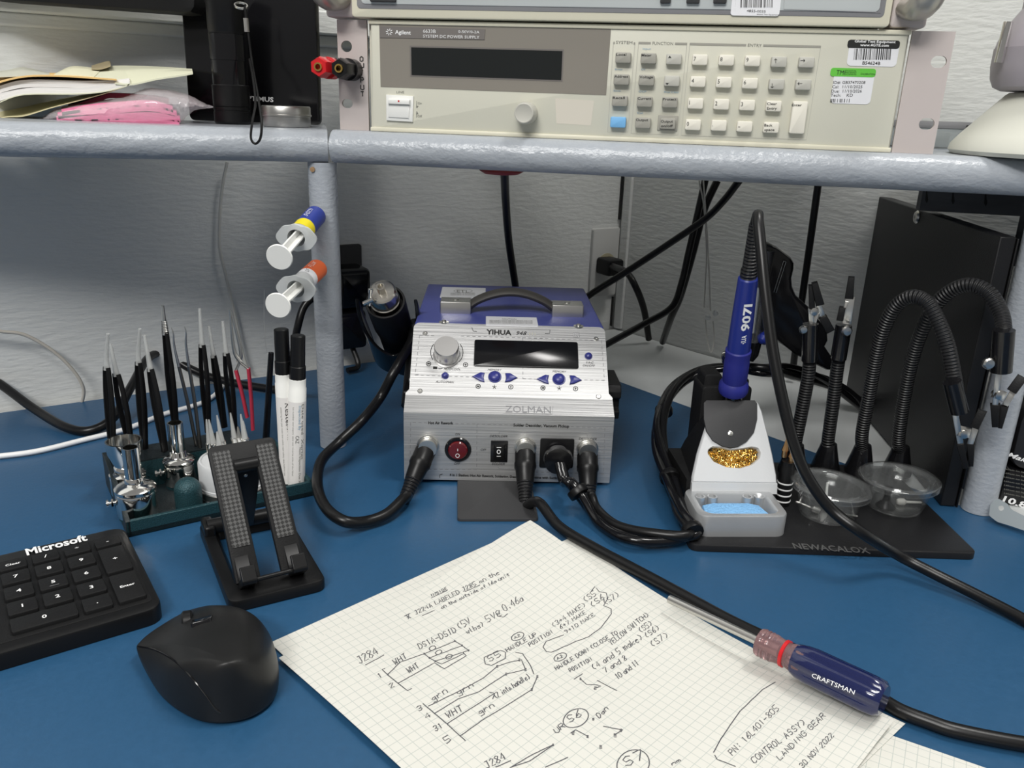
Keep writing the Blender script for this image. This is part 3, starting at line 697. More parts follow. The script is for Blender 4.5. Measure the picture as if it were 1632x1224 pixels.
# ================================================================ rework station
sBL, sBR = Z(648, 768), Z(967, 774)
SX = (sBR - sBL).normalized(); SN = V((SX.y, -SX.x, 0)); W_ = (sBR - sBL).length
st = thing('rework_station', 'silver and blue 4-in-1 soldering and hot air rework station with carry handle', 'rework station', tuple((sBL + sBR) / 2 - SN * .12), math.atan2(SX.y, SX.x))
LOW = Frame(sBL, SX, (0, 0, 1), SN)
def SP(u, dpt, z): return sBL + SX * u - SN * dpt + V((0, 0, z))
k1, k2, k3, k4 = (0, .003), (0, .066), (.017, .076), (.073, .1275)
BND = Frame(SP(0, *k2), SX, SP(0, *k3) - SP(0, *k2), SN)
UPF = Frame(SP(0, *k3), SX, SP(0, *k4) - SP(0, *k3), SN)
def c3(x, y): return (640 + x / 3.0611, 440 + y / 3.06)
# case: side profile swept across the width
t_ = .0008
prof = [k1, k2, k3, (k4[0] - .003, k4[1] - .003), (k4[0] + .002, k4[1]), (.245, .1275), (.252, .119), (.252, .003)]
mb = MB(); PFs = Frame(SP(.0015, 0, 0), -SN, (0, 0, 1), SX)
mb.prism(PFs, [(a + .0012, b) for a, b in prof], 0, W_ - .003, 'ybl', 0)
cs = mb.build('case', st, bev=.002, label='blue painted metal case')
fp = MB()
segs = [(LOW, .066, k1, k2), (BND, None, k2, k3), (UPF, None, k3, k4)]
P = [SP(0, *k1), SP(0, *k2), SP(0, *k3), SP(0, *k4)]
fp.rr(LOW, -.002, .003, W_ + .002, .0665, .0005, -.002, .0006, 'alu')
hb = (P[2] - P[1]).length; hu = (P[3] - P[2]).length
fp.rr(BND, -.002, -.0003, W_ + .002, hb + .0003, .0003, -.002, .0006, 'alu')
r_ = .006; top = [(0.001, -.0003), (W_ - .001, -.0003)] + [q for q in rrpts(.001, 0, W_ - .001, hu, r_) if q[1] > hu - r_ - 1e-6]
fp.prism(UPF, [(-.002, -.0003), (W_ + .002, -.0003), (W_ + .002, .002), (W_ - .001, .006)] + [q for q in rrpts(.001, 0, W_ - .001, hu, r_, 6) if q[1] > hu - r_ - 1e-6] + [(.001, .006), (-.002, .002)], -.002, .0006, 'alu')
w0 = .0009
def dash(F, pts, wd=.8, on=5, off=4, m='greyl'):
    q = [V(c3(*p)) for p in pts]; 
    for a, b in zip(q, q[1:]):
        L = (b - a).length; t = 0
        while t < L:
            e_ = min(L, t + on); fp.linep(F, [a + (b - a) * (t / L), a + (b - a) * (e_ / L)], wd, m, w0); t = e_ + off
dash(UPF, [(84, 480), (66, 480)]); dash(UPF, [(160, 290), (88, 288), (66, 482), (345, 492)]); dash(UPF, [(290, 292), (590, 300), (975, 314), (990, 508), (880, 506)]); dash(UPF, [(590, 300), (592, 500), (655, 502)])
dash(LOW, [(125, 716), (44, 714), (42, 938), (90, 940)]); dash(LOW, [(262, 720), (368, 722), (366, 944), (130, 942)]); dash(LOW, [(545, 726), (368, 722)]); dash(LOW, [(825, 734), (992, 742), (985, 965), (940, 965)]); dash(LOW, [(860, 962), (640, 955)])
fp.linep(LOW, [c3(475, 770), c3(476, 760), c3(905, 770), c3(906, 782)], .8, 'greyl', w0); fp.linep(LOW, [c3(470, 930), c3(474, 938), c3(560, 940)], .8, 'greyl', w0)
fp.linep(UPF, [c3(342, 250), c3(350, 268), c3(368, 270)], .8, 'ink', w0); fp.linep(UPF, [c3(700, 280), c3(722, 280), c3(724, 262)], .8, 'ink', w0)
fp.text(UPF, 'YIHUA', c3(413, 283), c3(536, 287), 7.6, 'ink', w0, .035)
fp.text(UPF, '948', c3(560, 286), c3(610, 288), 6.0, 'ink', w0, 0, .3); fp.text(UPF, 'III', c3(622, 288), c3(654, 289), 4.5, 'klgrey', w0)
fp.rrp(UPF, *c3(836, 276), *c3(868, 298), .5, .0004, w0, 'greyl'); fp.text(UPF, 'ESD', c3(838, 286), c3(866, 287), 2.3, 'whiteink', w0 + .0001); fp.text(UPF, 'SAFE', c3(838, 296), c3(866, 297), 2.3, 'whiteink', w0 + .0001)
fp.text(UPF, 'HOT/COOL', c3(206, 457), c3(288, 459), 3.6, 'ink', w0, 0, .3); fp.text(UPF, 'AUTO/MAN.', c3(166, 520), c3(256, 523), 3.8, 'ink', w0, 0, .3)
fp.rrp(UPF, *c3(154, 441), *c3(174, 453), .5, .0004, w0, 'ink'); fp.rrp(UPF, *c3(179, 447), *c3(200, 453), .5, .0004, w0, 'greyl')
fp.text(UPF, 'MEMORY', c3(420, 461), c3(488, 463), 3.2, 'ink', w0, 0, .3); fp.text(UPF, 'MEMORY', c3(736, 469), c3(804, 471), 3.2, 'ink', w0, 0, .3)
fp.text(UPF, 'VAC.', c3(900, 426), c3(938, 428), 3.4, 'ink', w0, 0, .3); fp.text(UPF, 'ON/OFF', c3(884, 441), c3(944, 443), 3.4, 'ink', w0, 0, .3)
def ring(F, x, y, r, sym, wd=1.0):
    pts = [c3(x + r * math.cos(a), y + r * .92 * math.sin(a)) for a in [2 * PI * k / 20 for k in range(21)]]
    if sym != '*': fp.linep(F, pts, wd, 'ink', w0)
    if sym == '-': fp.linep(F, [c3(x - r * .6, y), c3(x + r * .6, y)], 2.4, 'ink', w0)
    if sym == '+': fp.linep(F, [c3(x - r * .5, y), c3(x + r * .5, y)], .9, 'ink', w0); fp.linep(F, [c3(x, y - r * .5), c3(x, y + r * .5)], .9, 'ink', w0)
    if sym == '*':
        for k in range(5):
            a = 2 * PI * k / 5 - PI / 2; fp.linep(F, [c3(x, y), c3(x + 11 * math.cos(a), y + 11 * math.sin(a))], .8, 'ink', w0)
for x, y, s_ in ((132, 427, '-'), (312, 432, '+'), (374, 537, '-'), (453, 540, '*'), (533, 540, '+'), (690, 545, '-'), (769, 547, '*'), (849, 549, '+')): ring(UPF, x, y, 11, s_)
for k, (a0, a1) in enumerate(((150, 215), (-35, 40))):
    fp.linep(UPF, [c3(221 + 79 * math.cos(math.radians(a)), 372 + 70 * math.sin(math.radians(a)) * (1)) for a in range(a0, a1 + 1, 5)], 1.0, 'ink', w0)
for x, y in ((115, 280), (949, 307), (90, 561), (961, 588)):
    q = UPF.px(*c3(x, y), .0006); fp.lathe(q, UPF.n, [(.0023, 0), (.0023, .0004), (.0017, .0008), (.0008, .0008), (.0007, .0002), (0, .0002)], 'steel', 16)
fp.text(BND, 'ZOLMAN', c3(507, 663), c3(729, 668), 10.5, 'greyl', w0)
fp.linep(BND, [c3(496, 668), c3(735, 673), c3(738, 636)], .6, 'greyl', w0)
fp.text(LOW, 'Hot Air Rework', c3(130, 722), c3(252, 724), 4.4, 'ink', w0, .03); fp.text(LOW, 'Solder Desolder, Vacuum Pickup', c3(545, 733), c3(818, 739), 4.4, 'ink', w0, .03)
fp.text(LOW, 'ON', c3(262, 776), c3(286, 776), 3.6, 'ink', w0, 0, .3); fp.text(LOW, 'OFF', c3(256, 920), c3(286, 921), 3.6, 'ink', w0, 0, .3)
fp.text(LOW, 'DESOLDER', c3(430, 785), c3(516, 787), 3.6, 'ink', w0, 0, .3); fp.text(LOW, 'SOLDER', c3(440, 921), c3(503, 922), 3.6, 'ink', w0, 0, .3); fp.text(LOW, 'OFF', c3(386, 852), c3(414, 853), 3.6, 'ink', w0, 0, .3); fp.text(LOW, 'DESOLDER', c3(864, 798), c3(951, 801), 3.6, 'ink', w0, 0, .3)
fp.text(LOW, '4 in 1 Station: Hot Air Rework, Soldering, Desoldering, Combine with Suction Pen', c3(234, 975), c3(800, 992), 3.8, 'ink', w0, .03)
fp.linep(LOW, [c3(186, 984), c3(186, 970), c3(200, 966)], 1, 'ink', w0)
fp.build('front_panel', st, smooth=20, label='brushed aluminium front panel')
# display
a = MB(); a.rrp(UPF, *c3(356, 312), *c3(864, 452), 3, .0004, .0022, 'blkg', .0005, wp=.001)
a.build('display', st, label='black glossy display window')
# encoder knob
ku, kv = UPF.uv(*c3(219, 350), .015); KO = UPF.p(ku, kv, 0)
MB().lathe(KO, UPF.n, [(.0122, 0.0006), (.0124, .002), (.0112, .0026), (.0112, .0165), (.0104, .0182), (0, .0182)], 'alus', 48).build('encoder_knob', st, label='shiny spun aluminium knob')
def btn(x, y, r, prof='dome'):
    MB().lathe(UPF.px(*c3(x, y), .0006), UPF.n, [(r * 1.25, 0), (r * 1.25, .0005), (r, .0006), (r, .0018), (r * .85, .0028), (r * .5, .0034), (0, .0036)], 'bbtn', 24).build('button', st)
for x, y, r in ((213, 487, .0027), (455, 492, .0048), (768, 503, .0048), (912, 391, .0029)): btn(x, y, r)
for pts in ([(344, 488), (384, 468), (406, 470), (400, 492), (405, 515), (384, 510)], [(566, 494), (530, 472), (506, 472), (510, 494), (504, 515), (530, 512)], [(658, 500), (700, 480), (720, 482), (714, 502), (719, 524), (700, 520)], [(880, 506), (844, 484), (820, 483), (826, 504), (820, 526), (844, 522)]):
    MB().prism(UPF, [UPF.uv(*c3(*p), .002) for p in pts], .0005, .0026, 'bbtn', .0012).build('arrow_button', st)
# lower panel
q = LOW.uv(*c3(275, 846), .001)
m = MB(); m.lathe(LOW.p(*q, 0), LOW.n, [(.0117, 0), (.0117, .0015), (.0108, .0026), (.0090, .0026), (.0088, .001), (0, .001)], 'blkg', 32); m.build('switch_bezel', st)
m = MB(); m.lathe(LOW.p(*q, 0), LOW.n, [(.0086, .001), (.0086, .0035), (.0075, .0048), (0, .0052)], 'dred', 32)
m.linep(LOW, [c3(274, 842), c3(274, 854)], 1.0, 'whiteink', .0056); m.linep(LOW, [c3(273 + 9 * math.cos(a), 876 + 9 * math.sin(a)) for a in [PI * k / 8 for k in range(17)]], .9, 'whiteink', .0053)
m.build('rocker_switch', st, label='round dark red power rocker')
m = MB(); m.rrp(LOW, *c3(436, 802), *c3(516, 908), 1, 0, .0014, 'blkg', .0004, wp=.001); m.rrp(LOW, *c3(450, 820), *c3(500, 892), 1, .001, .0024, 'blk', .0006, wp=.001)
m.linep(LOW, [c3(464, 836), c3(486, 836)], 1.1, 'whiteink', .0026); m.linep(LOW, [c3(474 + 8 * math.cos(a), 857 + 9 * math.sin(a)) for a in [PI * k / 8 for k in range(17)]], 1.2, 'whiteink', .0026); m.linep(LOW, [c3(464, 879), c3(484, 879)], 1.1, 'whiteink', .0026)
m.build('rocker_switch', st, label='small black three-position switch')
def conn(x, y): # silver threaded socket
    q = LOW.uv(*c3(x, y), .004); MB().lathe(LOW.p(*q, 0), LOW.n, [(.0098, 0), (.0098, .0012), (.0086, .0014), (.0086, .0030), (.0080, .0032), (.0080, .0095), (.0060, .0095)], 'steel', 28).build('socket', st); return LOW.p(*q, 0)
CA = conn(128, 832); CB = conn(604, 842); CD = conn(908, 850)
q = LOW.uv(*c3(757, 862), .002); CCc = LOW.p(*q, 0)
MB().rrp(LOW, *c3(678, 790), *c3(835, 936), 3, 0, .0022, 'blk', .0006, wp=.001).build('socket_plate', st)
MB().lathe(CCc, LOW.n, [(.0105, .002), (.0105, .006), (.0088, .0062), (.0088, .012), (.012, .0122), (.0128, .015), (.0120, .021), (.004, .022)], 'blkg', 32).build('hose_fitting', st)
# top: handle, screws, labels
TOPZ = .1277
TP = Frame(SP(0, 0, TOPZ), SX, -SN, (0, 0, 1))
def onz_(x, y, z=TOPZ): return TP.uv(x, y, z - TOPZ)
for x, y in ((207, 226), (863, 245)):
    u, v = onz_(*c3(x, y)); MB().lathe(TP.p(u, v, 0), (0, 0, 1), [(.0048, 0), (.0048, .0006), (.0022, .0008), (.0018, .0022), (0, .0026)], 'steel', 20).build('screw', st)
for (x0, y0, x1, y1, lab) in ((184, 56, 410, 102, 'certification label'), (408, 200, 658, 236, 'small grey label')):
    a = onz_(*c3(x0 + 3, y1 + 2)); b = onz_(*c3(x1, y0 + 4)); m = MB(); m.rr(TP, a[0], a[1], b[0], b[1], .0005, -.0009, .0004, 'label')
    if 'cert' in lab:
        m.text(TP, 'ETL', c3(270, 79), c3(330, 80), 4, 'greyink', .0006); m.linep(TP, [c3(300 + 45 * math.cos(t * .3142), 72 + 9 * math.sin(t * .3142)) for t in range(21)], .7, 'greyink', .0006)
        for yy in (86, 93): m.text(TP, 'CONFORMS TO STANDARD', c3(240, yy), c3(360, yy), 1.6, 'greyink', .0006)
    else:
        m.text(TP, 'CAUTION', c3(490, 212), c3(560, 213), 2, 'greyink', .0006)
        for yy in (218, 224, 230): m.text(TP, 'DISCONNECT MAINS BEFORE OPENING THE CASE', c3(430, yy), c3(640, yy + 2), 1.4, 'greyink', .0006)
    m.build('label', st, label=lab)
hz = .020
for x0, x1, y in ((188, 338, 180), (733, 884, 196)):
    a = onz_(*c3(x0, y)); b = onz_(*c3(x1, y)); 
    m = MB(); m.rr(TP, a[0], a[1] - .001, b[0], a[1] + .020, .001, -.0005, .0115, 'steel', .0008); m.build('handle_bracket', st)
    u, v = (a[0] + b[0]) / 2, a[1] + .010; MB().lathe(TP.p(u, v, .0115), (0, 0, 1), [(.003, 0), (.003, .0006), (.0012, .001), (0, .001)], 'steel', 12).build('screw', st)
a = onz_(*c3(330, 180)); b = onz_(*c3(742, 196)); vy = (a[1] + b[1]) / 2 + .009
pts = [TP.p(a[0] + (b[0] - a[0]) * t, vy, .006 + .0145 * math.sin(PI * t) ** .8) for t in [k / 12 for k in range(13)]]
m = MB(); m.tube(pts, .0095, mat('handle_rubber', (.045, .042, .038), .6), 14, 3, .42, fr=-SN); m.build('carry_handle', st)
# feet and side bracket
for u in (.012, W_ - .012):
    for d in (.02, .23): MB().lathe(SP(u, d, 0), (0, 0, 1), [(.007, 0.0002), (.008, .0035)], 'blk', 16).build('foot', st)
for z in (.030, .075): MB().lathe(SP(-.0008 if z < .05 else -.0008, .06, z), -SX, [(.004, -.002), (.004, .001), (.002, .002), (0, .002)], 'steel', 12).build('side_screw', st)
# black bracket on the right flank
sd = Frame(SP(W_ - .002, .045, .045), -SN, (0, 0, 1), SX)
MB().prism(sd, [(0, .002), (.045, .002), (.045, .036), (.0, .036), (-.004, .030), (-.004, .024), (.004, .020), (.004, .012), (-.002, .010)], 0, .016, 'blkm').build('side_clip', st, bev=.001)

# rubber pad under the front
pd = [Z(*p, .002) for p in ((729, 828), (858, 828))]; m = MB()
f_ = Frame(pd[0], pd[1] - pd[0], (0, 1, 0), (0, 0, 1)); L = (pd[1] - pd[0]).length
m.rr(f_, 0, 0, L, .105, .003, -.0018, 0.0008, 'dgrey', .0006); m.build('rubber_pad', label='black rubber pad half tucked under the silver rework station', category='pad')

# ================================================================ cables of the station
def plug(cpos, d, name='plug', L=.030, label=None, parent=None):
    d = V(d).normalized(); m = MB()
    m.lathe(cpos, d, [(.0070, .004), (.0092, .006), (.0092, .015), (.0096, .016), (.0096, .020), (.0086, .022), (.0074, .034)], 'blk', 24)
    o = m.build(name, parent); m2 = MB(); m2.lathe(cpos, d, [(.0074, .034), (.0060, .042), (.0050, .058)], 'boot', 18); m2.build('strain_relief', parent); return cpos + d * .056
def cable(name, label, pts, r, m='cable', cat='cable', plugs=None, sp=8, group=None):
    t = thing(name, label, cat, (pts[-1].x, pts[-1].y, min(p.z for p in pts) - r), 0, group)
    if plugs:
        c_, d = plugs; e = plug(c_, d, parent=t); pts = [e - d * .006, e] + pts
    MB().tube(pts, r, m, 10, sp).build('cord', t, smooth=60); return t
# hot air cable
cable('hot_air_hose', 'thick black hose looping over the mat from the station to the hot air gun', [Z(648, 790, .012), Z(618, 818, .008), Z(585, 831, .007), Z(550, 831, .012), Z(520, 810, .016), Z(506, 775, .020), Z(512, 735, .024), Z(540, 705, .030), Z(575, 672, .045), Z(605, 635, .055), Y(625, 598, .735), Y(640, 572, .75), Y(655, 545, .775), Y(662, 520, .80), Y(690, 500, .90)], .0046, plugs=(CA, V((-.25, -.55, -.55)).normalized()))
# iron cable on the desk
cable('soldering_iron_cable', 'black cord from the station passing under the screwdriver to the right edge', [Z(858, 800, .016), Z(890, 838, .008), Z(945, 872, .0055), Z(1020, 912, .0055), Z(1100, 955, .0055), Z(1155, 985, .0055), Z(1210, 1012, .0052), Z(1300, 1052, .0050), Z(1380, 1098, .0050), Z(1430, 1130, .0050), Z(1480, 1150, .0050), Z(1530, 1166, .005), Z(1640, 1187, .005), Z(1760, 1200, .005)], .0043, plugs=(CB, V((.02, -.60, -.55)).normalized()))
# desolder gun cable + vacuum hose: twisted pair to the tool stand
yb = []
main = [(1000, 858, .012), (1050, 866, .010), (1095, 852, .012)]
bun = [(1105, 850, .012), (1085, 815, .016), (1068, 765, .022), (1052, 715, .028), (1052, 668, .040), (1075, 620, .055), (1110, 594, .065), (1150, 586, .070)]
back = [Y(1215, 588, .80), Y(1260, 592, .83), Y(1310, 606, .86), Y(1350, 628, .88), Y(1380, 650, .89)]
def bundle(off):
    o = []
    for i, (x, y, z) in enumerate(bun):
        a = i * 1.1 + off; o.append(Z(x + 7 * math.cos(a), y + 2 * math.sin(a), z + .003 * math.sin(a)))
    for i, p in enumerate(back): a = i * 1.3 + off; o.append(p + V((0, .004 * math.cos(a), .0045 * math.sin(a))))
    return o
cable('desoldering_cable', 'black cord from the right-hand socket running around the tool stand', [Z(942, 790, .014), Z(952, 812, .009), Z(985, 838, .009), Z(1040, 850, .012)] + bundle(2.6), .0040, plugs=(CD, V((.02, -.52, -.60)).normalized()), sp=6)
t = thing('vacuum_hose', 'pair of glossy black hoses leaving the centre socket toward the tool stand', 'hose', tuple(Z(1000, 855, 0)))
for k, of in ((0, 0), (1, 4.2)):
    o0 = CCc + LOW.n * .020 + V((0, 0, -.002)) + SX * (.003 * k)
    MB().tube([o0, o0 + LOW.n * .012 + V((.004, 0, -.012)), Z(905 + 6 * k, 768, .026), Z(926 + 5 * k, 795, .010 + .006 * k), Z(955, 830 + 4 * k, .006), Z(1000, 852 + 7 * k, .006 + .003 * k), Z(1060, 858 + 5 * k, .008)] + bundle(of), .0038, 'blkg', 10, 6).build('hose', t, smooth=60)
for x, y, z, d in ((921, 784, .020, V((.5, -.5, -.5))), (1103, 846, .014, V((-.2, .8, .2))), (1067, 760, .023, V((-.1, .8, .25))), (1058, 655, .043, V((.1, .7, .5)))):
    q = Z(x, y, z); MB().lathe(q - d.normalized() * .003, d, [(.0085, 0), (.0088, .001), (.0088, .005), (.0085, .006)], 'blk', 16).build('cable_tie', t)

# ================================================================ hot air gun in its cradle
gd = V((-.05, -.70, .70)).normalized()                       # direction in which the nozzle points
gA = Y(608, 462, .745)
hg = thing('hot_air_gun', 'black hot air gun with chrome nozzle resting in the cradle left of the station', 'hot air gun', tuple(gA - gd * .17))
MB().lathe(gA - gd * .150, gd, [(.0125, 0), (.0165, .012), (.0165, .075), (.0185, .09), (.0190, .128), (.0186, .130), (.0168, .130), (.0165, .116), (0, .116)], 'blkm', 36).build('barrel', hg)
m = MB(); m.lathe(gA - gd * .034, gd, [(.0135, 0), (.0135, .014), (.0143, .0145), (.0143, .0165), (.0134, .017), (.0134, .028), (.0128, .0305), (.0112, .0315), (.0040, .0318), (.0038, .0400), (.0026, .0400), (.0026, .034), (0, .034)], mat('satin_nickel', (.66, .63, .57), .2, 1.0), 40)
m.build('nozzle', hg, smooth=22, label='chrome single-jet nozzle')
sc = Y(590, 470, .738); m = MB(); m.lathe(sc + V((-.001, 0, -.010)), V((.12, -.1, 1)), [(.0016, 0), (.0016, .012), (.0024, .0125), (.0024, .016), (0, .0165)], 'chrome', 12); m.lathe(sc + V((-.006, -.002, -.008)), V((1, 0, .5)), [(.0022, 0), (.0022, .010)], 'chrome', 12); m.build('clamp_screw', hg)
# cradle: a U-shaped fork on the station flank
cr = MB(); gx, gy, _ = rot_basis(gd)
gx = V((1, 0, 0)); gx = (gx - gd * gx.dot(gd)).normalized(); gy = gd.cross(gx); gy = gy if gy.y < 0 else -gy
def cf(u, v):
    # u around (0..1) from left tip under the barrel to the right tip; v from inner to outer length
    a = math.radians(200 + 140 * u) if False else math.radians(-200 + 220 * u)
    r = .0235 + .004 * abs(u - .5) * 2
    c_ = gA - gd * (.085 - .062 * v * (0.55 + .45 * abs(2 * u - 1)))
    return c_ + gx * math.cos(a) * r * 1.08 - gy * math.sin(a) * r * -1.0
for s_ in (0, 1):
    pass
n = 28; vs = []; fs = []
for i in range(n + 1):
    u = i / n
    for k, (v, dr) in enumerate(((0, 0), (1, 0), (1, .003), (0, .003))):
        a = math.radians(200 - 220 * u - 0)                     # open side towards the back and top
        a = math.radians(-10 + 200 * u)
        r = .0225 + dr
        c_ = gA - gd * (.122 - (.040 + .060 * abs(2 * u - 1) ** 1.5) * v)
        vs.append(c_ + gx * math.cos(a) * r * (1.18) + gy * math.sin(a) * r)
for i in range(n):
    for k in range(4): fs.append([i * 4 + k, i * 4 + (k + 1) % 4, (i + 1) * 4 + (k + 1) % 4, (i + 1) * 4 + k])
fs += [[0, 1, 2, 3], [n * 4, n * 4 + 1, n * 4 + 2, n * 4 + 3]]
ct = thing('gun_cradle', 'black forked cradle clamped to the left flank of the station', 'cradle', tuple(gA - gd * .12))
cr.add(vs, fs, 'blkg'); cr.build('fork', ct, smooth=40, bev=.0008)
m = MB(); a0 = SP(.000, .055, .052); m.add([], [], 'blk'); bf = Frame(SP(-.0005, .040, .040), -SN, (0, 0, 1), -SX)
m.rr(bf, 0, 0, .035, .032, .003, 0, .006, 'blk', .001); m.tube([SP(-.004, .055, .052), gA - gd * .075 + gx * .020 - gy * .010], .006, 'blk', 12, 0); m.build('mounting_arm', ct)
# ================================================================ steel base with four flexible arms
BT = .006
bs = thing('helping_hands', 'black steel base plate with four flexible arms ending in clips', 'helping hands stand', (0.255, 0.64, 0))
BFm = Frame(V((0.1415, 0.5618, 0)), V((.2225, .0021, 0)), (0, 1, 0), (0, 0, 1))
m = MB(); m.rr(BFm, 0, 0, .2235, .163, .007, .0004, BT, 'basep', .0012)
m.text(BFm, 'NEWACALOX', (1266, 874), (1388, 882), 8.5, mat('engraved_grey', (.075, .075, .075), .6), BT + .0003, .02)
m.build('base_plate', bs)
def strap(mb, p, q, wpx, m, th=.004, y=None, r=None, bev=0):
    """flat bar between two world points, width measured in photo pixels there"""
    p, q = V(p), V(q); k = (p - CO).dot(FW) / FOC; d = (q - p).normalized(); n = (CO - p).normalized(); s = d.cross(n).normalized()
    F = Frame(p, d, s, n); L = (q - p).length; w_ = wpx * k / 2; w2 = (r if r else wpx) * k / 2
    mb.prism(F, [(0, -w_), (L, -w2), (L, w2), (0, w_)], -th / 2, th / 2, m, bev); return mb
def arm(base, path, y1, cone=1, name='flexible_arm', ybase=None):
    b0 = Z(*base, BT); n = len(path); pts = [b0 + V((0, 0, .022))]
    for i, (x, y) in enumerate(path):
        t = (i + 1) / n; pts.append(Y(x, y, b0.y + (y1 - b0.y) * t))
    d = (pts[1] - pts[0]); d.z = abs(d.z)
    o = MB().lathe(b0, (0, 0, 1), [(.0130, 0), (.0132, .003), (.0075, .026), (.0070, .028), (.0050, .028)], 'blkg', 24).build('arm_socket', bs)
    o = MB().tube(pts, .0058, 'goose', 14, 10).build(name, bs, smooth=60); return pts
def sleeve(p, q, r=.0068): MB().tube([p, q], r, 'blkg', 16, 0).build('sleeve', bs, smooth=50)
def ball(x, y, yy, r=.0036):
    q = Y(x, y, yy); m = MB(); m.lathe(q + V((0, .004, 0)), (0, -1, 0), [(0, 0), (r * .6, .0005), (r * .6, .003), (r, .0035), (r, .0055), (r * .75, .0068), (0, .0070)], 'steel', 20); m.build('thumb_screw', bs)
def boot(pp, y, w, r=None, name='rubber_boot'):
    m = MB(); strap(m, Y(*pp[0], y), Y(*pp[1], y), w, 'blkm', .0055, r=r, bev=.0012); m.build(name, bs)
def jaws(parts, y, pivot=None):
    m = MB()
    for a, b, w in parts: strap(m, Y(*a, y), Y(*b, y), w, 'steel', .0035, bev=.0006)
    if pivot: m.lathe(Y(*pivot, y - .0035), (0, -1, 0), [(.0034, -.007), (.0034, 0), (.0012, .0006), (0, .0006)], 'steel', 16)
    m.build('clip', bs)
p = arm((1262, 752), [(1268, 705), (1278, 655), (1288, 600), (1291, 560), (1292, 532)], .70); ya = .70
sleeve(Y(1290, 575, ya), Y(1292, 516, ya)); ball(1280, 525, ya - .003)
jaws([((1294, 522), (1292, 490), 8), ((1296, 520), (1303, 498), 6), ((1303, 480), (1314, 512), 8)], ya, (1298, 497))
boot(((1294, 492), (1293, 454)), ya, 9); boot(((1307, 486), (1298, 450)), ya - .004, 13, 9); boot(((1311, 505), (1324, 528)), ya - .002, 13)
p = arm((1314, 750), [(1320, 700), (1328, 640), (1334, 590), (1339, 560), (1344, 530)], .70)
sleeve(Y(1336, 572, ya), Y(1345, 518, ya)); ball(1349, 527, ya - .008, .0046)
jaws([((1349, 516), (1355, 474), 14), ((1340, 512), (1350, 480), 5)], ya); boot(((1353, 476), (1357, 441)), ya, 13, 9); boot(((1338, 511), (1343, 489)), ya, 10)
yb = .605
p = arm((1368, 752), [(1374, 690), (1385, 630), (1395, 575), (1408, 525), (1428, 488), (1453, 473), (1478, 482), (1497, 515), (1511, 553), (1521, 605), (1524, 630)], yb)
sleeve(Y(1517, 608, yb), Y(1529, 656, yb)); ball(1533, 651, yb + .004, .003)
jaws([((1522, 656), (1531, 708), 9), ((1527, 686), (1545, 690), 17), ((1546, 708), (1555, 681), 9)], yb, (1538, 693))
boot(((1530, 706), (1539, 745)), yb, 11, 8); boot(((1547, 706), (1548, 742)), yb, 12, 6); boot(((1553, 682), (1566, 654)), yb - .003, 13)
p = arm((1428, 754), [(1432, 700), (1440, 640), (1452, 580), (1468, 530), (1492, 485), (1520, 461), (1549, 454), (1577, 468), (1595, 498), (1600, 525), (1599, 540)], yb)
sleeve(Y(1600, 526, yb), Y(1595, 592, yb), .0078); ball(1575, 579, yb - .002, .0046)
jaws([((1592, 592), (1586, 646), 9), ((1585, 626), (1600, 632), 16), ((1602, 646), (1616, 622), 9)], yb, (1594, 631))
boot(((1586, 644), (1586, 680)), yb, 14, 9); boot(((1601, 647), (1594, 682)), yb, 12, 6); boot(((1612, 624), (1630, 600)), yb - .003, 15)

# ================================================================ soldering iron stand
IX = V((.0727, .0051, 0)).normalized(); IO = V((.1487, .5745, BT)); IF = Frame(IO, IX, V((-IX.y, IX.x, 0)), (0, 0, 1))
iw = .0735
it = thing('iron_stand', 'pearl white soldering iron stand with sponge tray and brass wool', 'soldering iron stand', tuple(IO + IX * iw / 2 + IF.y * .05), math.atan2(IX.y, IX.x))
def basin(mb, F, outer, inner, w0, w1, wf, m, bev=.0015):
    n = len(outer); o2 = inset(outer, bev); i2 = inset(inner, -bev)
    rings = [[F.p(u, v, w0) for u, v in outer], [F.p(u, v, w1 - bev) for u, v in outer], [F.p(u, v, w1 - .3 * bev) for u, v in inset(outer, .3 * bev)], [F.p(u, v, w1) for u, v in o2],
             [F.p(u, v, w1) for u, v in i2], [F.p(u, v, w1 - bev) for u, v in inner], [F.p(u, v, wf) for u, v in inset(inner, .002)]]
    vs = [p for r in rings for p in r]; fs = [list(range(n))[::-1], list(range(6 * n, 7 * n))]
    for k in range(6): fs += [[k * n + i, k * n + (i + 1) % n, (k + 1) * n + (i + 1) % n, (k + 1) * n + i] for i in range(n)]
    mb.add(vs, fs, m)
th = .018
m = MB(); basin(m, IF, rrpts(0, 0, iw, .050, .010, 6), rrpts(.0075, .006, iw - .0075, .040, .007, 6), 0, th, .006, 'silverp')
for u in (.012, .022, iw - .022, iw - .012):
    for dz, rr_ in ((0, .0036),):
        m.lathe(IF.p(u, .0375, .0125), (0, 0, 1), [(.0042, -.006), (.0042, .004), (.0030, .0042), (.0026, .001), (0, .001)], 'silverp', 14)
m.build('sponge_tray', it, smooth=40)
m = MB()
sp = [(.0095, .008), (iw - .0095, .008), (iw - .0145, .030), (iw - .022, .034), (.022, .034), (.012, .030)]
def spf(u, v): return 0
m.prism(IF, sp, .0062, .0125, 'sponge', .0012); m.build('sponge', it)
